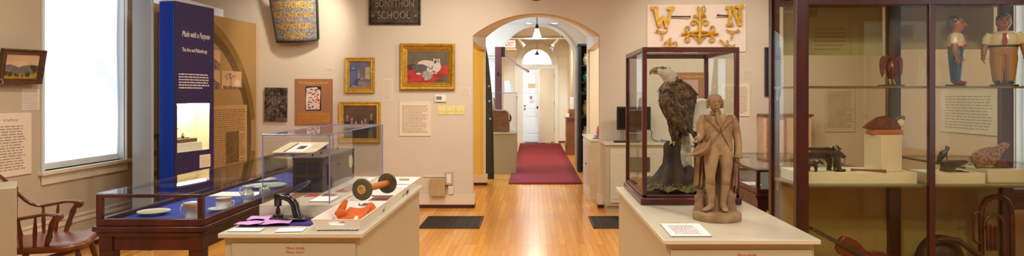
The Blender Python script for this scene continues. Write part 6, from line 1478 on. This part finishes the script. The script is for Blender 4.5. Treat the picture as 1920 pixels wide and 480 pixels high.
MB().tube([V3(1738, 452, 4.08), V3(1770, 447, 4.08), V3(1795, 450, 4.08), V3(1822, 468, 4.08), V3(1850, 490, 4.08), V3(1870, 520, 4.08)], [(.010, .02), (.014, .02), (.018, .02), (.020, .02), (.02, .02), (.02, .02)], 12).build('strap', mat('brown_strap', (70, 44, 26), rough=.5), o)
o = thing('brass_horn', (V3(1858, 440).x, 4.25, ZD), 'dull brass horn with looped tubing standing in the lower right of the cabinet', 'horn')
M_br = mat('aged_brass', (124, 70, 42), rough=.35, metal=.6, rgb2=(90, 48, 30), scale=14)
def HB(lst): return [V3(x, y, 4.28+(dy if False else 0)) for x, y in lst]
b = MB(); b.tube(HB([(1840, 545), (1840, 400), (1842, 386), (1850, 374), (1862, 369), (1876, 369), (1888, 376), (1895, 388), (1897, 405), (1898, 460), (1898, 545)]), .018, 14); b.build('main_tube', M_br, o)
MB().tube([V3(x, y, 4.24) for x, y in [(1846, 430), (1847, 415), (1853, 405), (1864, 402), (1876, 406), (1882, 416), (1883, 450), (1882, 520)]], .010, 12).build('inner_tube', M_br, o)
MB().tube([V3(x, y, 4.24) for x, y in [(1838, 398), (1830, 397), (1826, 402), (1825, 425), (1826, 450), (1831, 455), (1838, 455)]], .009, 12).build('tuning_slide', M_br, o)
for i, x in enumerate((1852, 1860, 1868)):
    MB().tube([V3(x, 424+2*i, 4.22), V3(x, 470, 4.22)], .011, 12).ball(V3(x, 421+2*i, 4.22), .012, 10).build('valve', M_br, o)

# ================================================================== WINDSOR CHAIR
o = thing('windsor_chair', (-3.34, 4.44, 0), 'cherry wood windsor armchair by the left wall beside the table case', 'chair', rz=R(24))
# local frame: +x is the front of the chair, y across
def seat(u, v):
    x = -.25+.50*u; w_ = .30*(1-.25*(1-u)**2)*(1-.35*max(0, (u-.75)/.25)**2); y = w_*(2*v-1); sad = -.014*math.exp(-((x+.03)/.15)**2)*math.cos(min(1, abs(2*v-1))*PI/2)-.02*(abs(2*v-1)**6)
    return Vector((x, y, .455+sad))
MB().grid(seat, 22, 22).build('seat', M_seat, o, local=True, solid=.035, smooth=60)
for (x, y, fx, fy) in [(.17, -.18, .27, -.25), (.17, .18, .27, .25), (-.17, -.16, -.27, -.24), (-.17, .16, -.27, .24)]:
    MB().tube([(x, y, .44), (x+(fx-x)*.3, y+(fy-y)*.3, .32), (x+(fx-x)*.5, y+(fy-y)*.5, .23), (x+(fx-x)*.7, y+(fy-y)*.7, .14), (fx, fy, 0)], [.014, .022, .014, .019, .011], 12).build('leg', M_chair, o, local=True)
MB().tube([(.22, -.215, .23), (-.22, -.2, .23)], [.010, .010], 10).tube([(.22, .215, .23), (-.22, .2, .23)], .010, 10).tube([(0, -.213, .23), (0, .213, .23)], [.010, .010], 10).build('stretcher', M_chair, o, local=True)
for s_ in (-1, 1):
    pth = [(.105, s_*.285, .660), (.03, s_*.285, .674), (-.06, s_*.28, .662), (-.13, s_*.272, .655), (-.19, s_*.255, .680), (-.245, s_*.225, .745), (-.29, s_*.18, .83), (-.32, s_*.10, .90), (-.33, 0, .92)]
    b = MB().tube(smoothp(pth), smoothr([(.012, .024), (.011, .021), (.011, .019), (.011, .017), (.012, .017), (.012, .017), (.012, .017), (.012, .018), (.012, .018)]), 12)
    b.tube([(.10, s_*.285-.03, .648), (.10, s_*.285+.03, .648)], .022, 16); b.build('arm_rail', M_chair, o, local=True)
    b = MB(); b.tube([(.02, s_*.24, .455), (.04, s_*.255, .52), (.045, s_*.262, .545), (.06, s_*.272, .60), (.075, s_*.28, .655)], [.013, .020, .015, .021, .010], 12); b.build('arm_post', M_chair, o, local=True)
    for (xa, xb) in [(-.04, -.03), (-.11, -.12)]:
        MB().tube([(xa, s_*.25, .455), ((xa+xb)/2, s_*.262, .55), (xb, s_*.275, .655)], [.010, .013, .007], 10).build('spindle', M_chair, o, local=True)
for k in range(9):
    y = -.17+.34*k/8; z1_ = .66+.24*(1-(abs(y)/.26)**2); MB().tube([(-.205, y*.85, .455), (-.25, y*.95, .60), (-.32+.10*(abs(y)/.2)**2, y*1.08, .885-.10*(abs(y)/.2)**2)], [.009, .011, .006], 8).build('spindle', M_chair, o, local=True)

# far left plinth with the corner of a dark case
Ca = Vector((-2.91, 3.60, 0)); M = Matrix.Translation(Ca) @ Matrix.Rotation(R(39), 4, 'Z')
o = thing('case_plinth', Ca+Vector((-.3, -.1, 0)), 'cream plinth at the left edge of the photo in front of the chair', 'plinth')
MB().box(-.75, 0, 0, 0, .36, .935, M=M).build('plinth', M_ped, o, bevel=.003)
o = thing('cornered_case', Ca+Vector((-.3, -.1, .936)), 'dark red framed glass case standing on the left edge plinth', 'display case')
b = MB().box(-.70, .03, .936, -.088, .33, .96, M=M); b.build('base', M_mahod, o)
for (x, y) in [(-.108, .03), (-.108, .31), (-.70, .03), (-.70, .31)]: MB().box(x, y, .96, x+.02, y+.02, 1.52, M=M).build('post', M_mahod, o)
MB().box(-.715, .015, 1.52, -.062, .345, 1.545, M=M).build('cornice', M_mahod, o, bevel=.006)
for bx in [(-.68, .036, .96, -.108, .040, 1.52), (-.094, .05, .96, -.091, .31, 1.52)]: MB().box(*bx, M=M).build('glass_pane', G_pane, o)
# ================================================================== COMPUTER COUNTER, PASSAGE AND HALL
o = thing('wall_cabinet', (1.45, 8.0, 0), 'cream cabinet against the wall right of the arch, carrying the computer', 'cabinet')
x0, x1, y0, y1 = .885, 2.35, 7.86, 8.27
MB().box(x0-.02, y0-.02, .845, x1+.02, y1, .875).build('counter_top', M_pedtop, o, bevel=.004)
MB().box(x0, y0, .10, x1, y1, .845).build('cabinet_body', M_ped, o, bevel=.002); MB().box(x0+.02, y0+.04, 0, x1-.02, y1, .10).build('toe_kick', M_ped, o)
for k in range(4):
    a_ = x0+.05+k*.35; MB().box(a_, y0-.016, .14, a_+.32, y0, .80).box(a_+.04, y0-.02, .18, a_+.28, y0-.015, .76).build('door', M_pedtop, o, bevel=.004)
MB().box(1.13, y0-.024, .52, 1.42, y0-.016, .70).build('vent_panel', mat('dark_vent', (70, 62, 52), rough=.6), o)
o = thing('computer_monitor', (1.25, 8.08, .8755), 'black flat computer monitor on the cream wall cabinet', 'monitor')
MB().box(1.045, 8.08, 1.02, 1.475, 8.12, 1.315).build('housing', M_blackm, o, bevel=.008); MB().box(1.065, 8.077, 1.045, 1.455, 8.0805, 1.295).build('screen', M_screen, o)
MB().box(1.22, 8.12, .885, 1.30, 8.15, 1.06).build('neck', M_blackm, o, bevel=.005); MB().lathe([(.11, 0), (.11, .008), (.05, .014), (.001, .016)], (1.26, 8.145, .8755), 28).build('foot', M_blackm, o)
b = MB().box(.99, 7.88, .8755, 1.30, 8.0, .893); tag(b.build('keyboard', M_blackm, bevel=.005), 'black keyboard in front of the monitor', 'keyboard')
o = thing('computer_mouse', (1.62, 7.97, .8755), 'grey computer mouse on the counter seen through the eagle case', 'mouse')
MB().ball((1.62, 7.97, .885), (.05, .032, .022), 16).build('shell', mat('mouse_grey', (120, 124, 134), rough=.3), o); MB().box(1.575, 7.966, .900, 1.60, 7.974, .908).build('wheel', M_blackm, o)
tag(MB().tube([(1.46, 8.13, 1.05), (1.50, 8.14, .98), (1.49, 8.16, .92), (1.53, 8.12, .882), (1.56, 8.0, .8815)], .005, 8).build('mouse_cable', M_blackm), 'thin black cable hanging from the monitor to the mouse', 'cable')
# small white cabinet in the passage
o = thing('passage_cabinet', (.98, 9.4, 0), 'narrow cream cabinet at the right side of the passage with magazines on top', 'cabinet')
MB().box(.765, 8.80, .82, 1.25, 10.20, .845).build('counter_top', M_pedtop, o, bevel=.004); MB().box(.78, 8.82, .0, 1.23, 10.18, .82).build('cabinet_body', mat('cabinet_olive', (208, 196, 160), rough=.5), o, bevel=.002)
MB().box(.772, 8.86, .10, .78, 9.46, .78).build('door', M_pedtop, o, bevel=.002); MB().box(.772, 9.50, .10, .78, 10.12, .78).build('door', M_pedtop, o, bevel=.002); MB().ball((.766, 9.44, .45), .012, 10).ball((.766, 9.52, .45), .012, 10).build('door_knob', M_pew, o)
for i, (x, y, c, lab) in enumerate([(.83, 9.0, (70, 92, 150), 'blue magazine on the passage cabinet'), (.98, 9.15, (210, 206, 200), 'white magazine lying open beside the blue one'), (.90, 9.5, (90, 80, 110), 'purple grey magazine behind the blue one')]):
    tag(MB().grid(lambda u, v: Vector((x+.15*u, y+.2*v, .8475+.012*math.sin(PI*u))), 8, 2).build('magazine', mat(f'mag_{i}', c, rough=.3), solid=.004), lab, 'magazine')
o = thing('fire_extinguisher', (1.02, 9.80, .8455), 'small red fire extinguisher standing on the passage cabinet', 'fire extinguisher')
MB().lathe([(.001, 0), (.062, 0), (.065, .01), (.065, .12), (.05, .15), (.02, .165), (.02, .18), (.001, .18)], (1.02, 9.80, .8455), 24).build('cylinder', M_red, o)
MB().tube([(1.02, 9.80, 1.02), (1.02, 9.80, 1.045)], .016, 10).tube([(1.0, 9.8, 1.045), (1.07, 9.8, 1.065)], .008, 8).build('valve', M_black, o); MB().tube([(1.03, 9.79, 1.04), (1.07, 9.77, 1.03), (1.09, 9.77, .98), (1.08, 9.77, .92)], .008, 8).build('hose', M_black, o)
tag(MB().add([Vector(p) for p in [(1.00, 10.05, .8455), (1.14, 9.95, .8455), (1.20, 10.05, 1.30), (1.11, 10.15, 1.30), (1.00, 10.06, .8455), (1.14, 9.96, .8455), (1.20, 10.06, 1.30), (1.11, 10.16, 1.30)]], [(0, 1, 2, 3), (7, 6, 5, 4), (0, 4, 5, 1), (1, 5, 6, 2), (2, 6, 7, 3), (3, 7, 4, 0)]).build('blue_poster', mat('poster_blue', (110, 150, 190), rough=.5)), 'slanted blue poster board behind the fire extinguisher', 'poster')
# vitrine on plinth at the left of the hall
o = thing('hall_plinth', (-.6, 12.2, 0), 'cream plinth at the left of the hall carrying the old keyboard', 'plinth')
MB().box(-.86, 11.9, 0, -.335, 12.75, .745).build('cabinet_body', M_ped, o, bevel=.003); MB().box(-.87, 11.88, .745, -.325, 12.77, .765).build('counter_top', M_pedtop, o, bevel=.003)
vitrine('hall_vitrine', -.86, -.335, 11.92, 12.72, .7655, 1.51, 'acrylic box over the brown melodeon in the hall')
o = thing('melodeon', (-.68, 12.2, .766), 'brown wooden melodeon end with scrolled arm inside the hall acrylic box', 'instrument')
pts = [(-.78, .766), (-.47, .766), (-.47, 1.0), (-.48, 1.08), (-.50, 1.14), (-.54, 1.17), (-.72, 1.17), (-.75, 1.22), (-.76, 1.36), (-.78, 1.42)]
MB().prism(pts, 12.05, 12.5, 'y').build('case', wood('oak_case', (150, 92, 52), (110, 62, 36)), o, bevel=.006)
MB().tube([(-.775, 12.04, 1.42), (-.755, 12.04, 1.34), (-.745, 12.04, 1.20), (-.72, 12.04, 1.18), (-.54, 12.04, 1.18), (-.49, 12.04, 1.15), (-.465, 12.04, 1.08), (-.465, 12.04, 1.0)], .012, 8).build('pale_edge', mat('pale_edge', (206, 180, 140)), o)
b = MB(); b.tube([(-.46, 12.06, 1.10), (-.44, 12.06, 1.04), (-.45, 12.06, .98), (-.48, 12.06, .99)], .018, 10); b.build('scroll', M_dk, o)
for i, (y, z, lab) in enumerate([(12.0, .80, 'stacked pale papers beside the melodeon')]):
    tag(MB().add([Vector(p) for p in [(-.45, 11.97, .767), (-.36, 11.97, .767), (-.36, 12.3, .767), (-.45, 12.3, .767), (-.45, 11.97, .83), (-.36, 11.97, .78), (-.36, 12.3, .78), (-.45, 12.3, .83)]], [(3, 2, 1, 0), (4, 5, 6, 7), (0, 1, 5, 4), (1, 2, 6, 5), (2, 3, 7, 6), (3, 0, 4, 7)]).build('paper_stack', M_paper), lab, 'papers')
# tall red brown beam with bracket and slanting pole
o = thing('wooden_beam', (-.70, 12.95, 0), 'tall red brown timber beam standing behind the hall acrylic box', 'beam')
M_beam = wood('beam_wood', (134, 66, 56), (96, 42, 38), rough=.6, grain=(1, 1, .15), coat=0)
MB().box(-.79, 12.88, 0, -.655, 13.0, 2.44).build('timber', M_beam, o, bevel=.005)
MB().box(-.655, 12.90, 2.24, -.585, 12.98, 2.44).build('bracket', M_dk, o, bevel=.005)
MB().tube([(-.74, 12.88, 1.88), (-.73, 12.80, 1.87), (-.72, 12.78, 1.93)], .014, 8).build('hook', M_black, o)
MB().tube([(-.60, 12.93, 2.26), (-.35, 12.75, 2.07), (-.11, 12.6, 1.93)], [.016, .020, .024], 10).build('slanting_pole', wood('pole_wood', (150, 92, 56), (116, 66, 40)), o)
o = thing('leaning_board', (-.80, 11.2, 0), 'black tapered board with pale knobs leaning at the left side of the hall', 'board')
MB().prism([(-.86, 0), (-.70, 0), (-.715, .9), (-.735, 1.45), (-.80, 2.1), (-.86, 2.40)], 11.18, 11.22, 'y').build('board', M_black, o, bevel=.004)
for z in (1.62, 1.36, 1.05): MB().ball((-.765-.04*(z-1), 11.17, z), .018, 10).build('pale_knob', M_pedtop, o)
tag(MB().add([Vector(p) for p in [(-.56, 12.35, 1.52), (-.43, 12.35, 1.52), (-.48, 12.45, 1.75), (-.58, 12.45, 1.75), (-.56, 12.36, 1.52), (-.43, 12.36, 1.52), (-.48, 12.46, 1.75), (-.58, 12.46, 1.75)]], [(0, 1, 2, 3), (7, 6, 5, 4), (0, 4, 5, 1), (1, 5, 6, 2), (2, 6, 7, 3), (3, 7, 4, 0)]).build('paper_sign', M_paper), 'slanted white paper sign on top of the hall acrylic box', 'sign')
# dark shelf unit at the right of the hall
o = thing('dark_bookcase', (.99, 12.3, 0), 'tall dark shelf unit at the right side of the hall', 'bookcase')
xx0, xx1, yy0, yy1 = .84, 1.42, 12.15, 12.6
for x in (xx0, xx1-.03): MB().box(x, yy0, 0, x+.03 if x != xx0 else x+.055, yy1, 2.40).build('side_panel', M_blackm, o, bevel=.003)
MB().box(xx0-.01, yy0-.01, 2.40, xx1+.01, yy1, 2.44).build('top_board', M_blackm, o); MB().box(xx0, yy1-.02, 0, xx1, yy1, 2.40).build('back_board', mat('shelf_back', (40, 40, 42)), o)
for z in (.15, .62, 1.06, 1.50, 1.72, 2.04): MB().box(xx0+.055, yy0+.01, z-.03, xx1-.03, yy1-.02, z+.03 if z in (1.06, 1.5) else z).build('shelf', M_blackm, o)
for i, (z, r, h_, c, lab) in enumerate([(2.04, .06, .22, (180, 170, 140), 'cream jar on the top shelf of the dark bookcase'), (1.72, .07, .20, (30, 120, 120), 'teal glass jar on the second shelf of the dark bookcase'), (1.53, .07, .14, (60, 130, 126), 'short teal bowl below the teal jar in the bookcase'),
                                        (1.09, .07, .28, (170, 150, 80), 'yellow green vase on the middle shelf of the dark bookcase'), (.62, .08, .25, (190, 186, 150), 'pale jar on the lower shelf of the dark bookcase'), (.15, .08, .3, (40, 50, 110), 'dark blue jar on the bottom shelf of the dark bookcase')]):
    tag(MB().lathe([(.001, 0), (r*.7, 0), (r, h_*.35), (r*.9, h_*.6), (r*.45, h_*.8), (r*.55, h_), (r*.45, h_), (r*.35, h_*.8), (.001, h_*.6)], (xx0+.15, 12.30, z+.0005), 18).build('jar', mat(f'jar_{i}', c, rough=.15)), lab, 'jar')
# small wooden desk further back
o = thing('wooden_desk', (1.0, 15.9, 0), 'small brown wooden desk by the right wall of the entry hall', 'desk')
M_desk = wood('desk_oak', (156, 98, 50), (120, 70, 34))
MB().box(.80, 15.7, 0.0, 1.03, 16.4, .90).build('carcass', M_desk, o, bevel=.005); MB().box(.77, 15.67, .90, 1.035, 16.43, .93).build('desk_top', M_desk, o, bevel=.004); MB().box(.86, 15.9, .93, 1.035, 16.43, 1.12).build('upper_box', M_desk, o, bevel=.004)
for z in (.12, .40, .66): MB().box(.79, 15.74, z, .80, 16.36, z+.22).build('drawer', M_desk, o, bevel=.003)
tag(MB().add([Vector(p) for p in [(.78, 15.70, .931), (.86, 15.70, .931), (.86, 15.88, .931), (.78, 15.88, .931), (.80, 15.70, .99), (.86, 15.70, 1.02), (.86, 15.88, 1.02), (.80, 15.88, .99)]], [(3, 2, 1, 0), (4, 5, 6, 7), (0, 1, 5, 4), (1, 2, 6, 5), (2, 3, 7, 6), (3, 0, 4, 7)]).build('papers', M_paper), 'white papers slanting on the wooden desk', 'papers')
tag(MB().box(.90, 16.0, 1.1205, .985, 16.03, 1.42).build('leaflet_holder', M_white, bevel=.003), 'white leaflet holder on top of the wooden desk', 'holder')
# lamps
M_bronze = mat('lamp_bronze', (46, 34, 28), rough=.4, metal=.5); M_shade = emis('opal_shade', (1, .90, .80), 1.7)
o = thing('pendant_lamp', (.052, 11.7, 2.5), 'pendant lamp with white bell glass shade, nearer the arch', 'lamp')
MB().lathe([(.001, .0), (.045, .0), (.05, -.02), (.02, -.035), (.001, -.035)][::-1], (.052, 11.7, HC), 20).build('ceiling_rose', M_bronze, o)
MB().tube([(.052, 11.7, HC-.03), (.052, 11.7, 2.72)], .008, 10).build('rod', M_bronze, o); MB().lathe([(.022, 0), (.03, .01), (.03, .06), (.014, .09)], (.052, 11.7, 2.675), 18).build('lamp_holder', M_bronze, o)
MB().lathe([(.032, .16), (.038, .14), (.046, .10), (.062, .05), (.078, .012), (.086, 0)], (.052, 11.7, 2.52), 30).build('lamp_shade', M_shade, o, solid=.004)
o = thing('pendant_lamp', (.062, 16.8, 2.3), 'pendant lamp with round globe, hanging in front of the fanlight', 'lamp')
MB().tube([(.075, 16.8, 3.30), (.075, 16.8, 2.64)], .007, 8).build('rod', M_bronze, o); MB().lathe([(.065, 0), (.060, .02), (.03, .05), (.022, .11), (.01, .12)], (.075, 16.8, 2.53), 20).build('lamp_holder', M_bronze, o)
MB().ball((.075, 16.8, 2.40), (.10, .10, .115), 24).build('globe', emis('opal_globe', (1, .95, .9), 2.6), o)
for i, x in enumerate((-.10, .42)):
    o = thing('recessed_light', (x, 13.02, HC), f'round recessed ceiling light, {"left" if i == 0 else "right"} of the near pendant', 'ceiling light', group='recessed lights')
    MB().lathe([(.085, 0), (.085, -.008), (.06, -.010), (.055, 0)], (x, 13.02, HC), 26).build('trim_ring', M_white, o); MB().lathe([(.055, -.002), (.001, -.003)], (x, 13.02, HC), 20).build('bulb', emis('spot_bulb', (1, .88, .7), 14), o)
o = thing('track_rail', (.05, 17.1, 2.95), 'white lighting track across the entry hall ceiling', 'lighting track')
MB().box(-.945, 17.08, 2.97, 1.045, 17.12, 3.0).build('rail', M_white, o); MB().tube([(-.6, 17.1, 3.0), (-.6, 17.1, 3.3)], .01, 8).tube([(.7, 17.1, 3.0), (.7, 17.1, 3.3)], .01, 8).build('hanger', M_white, o)
for i, (x, dx) in enumerate([(-.38, .12), (.60, -.12)]):
    o = thing('track_light', (x, 17.1, 2.8), f'white track spotlight, {"left" if i == 0 else "right"} one on the hall track', 'spotlight', group='track spotlights')
    MB().tube([(x, 17.1, 2.97), (x, 17.1, 2.92)], .012, 8).build('stem', M_white, o); MB().tube([(x-dx*.3, 17.1, 2.96), (x+dx*.9, 17.0, 2.80)], [.032, .042], 16).build('can', M_white, o)
    lamp('SPOT', 'track_spot_hall', (x+dx*1.2, 16.98, 2.78), 170, WARM2, aim=(x+(-.75 if i == 0 else .75), 19.2, 1.7), spot_size=R(70), spot_blend=.7, shadow_soft_size=.05)
# exit sign
o = thing('exit_sign', (-.6, 16.0, 2.7), 'red EXIT sign high on the left of the entry hall', 'sign')
MB().box(-.735, 15.98, 2.66, -.47, 16.04, 2.84).build('housing', mat('exit_pink', (222, 178, 168), rough=.5), o, bevel=.004); Me = frame_of((-.735, 15.98, 2.66), WR, WU)
t = MB(); letters(t, 'EXIT', Me, .21, .12, x0=.028, y0=.03, depth=.003, bold=.02); t.build('lettering', mat('exit_red', (206, 30, 24), rough=.5), o, smooth=0)
MB().box(-.95, 15.98, 2.72, -.735, 16.02, 2.76).build('bracket', M_white, o); MB().box(-.74, 15.94, 2.60, -.44, 16.06, 2.635).build('lower_shade', mat('tan_shade', (176, 134, 98)), o)
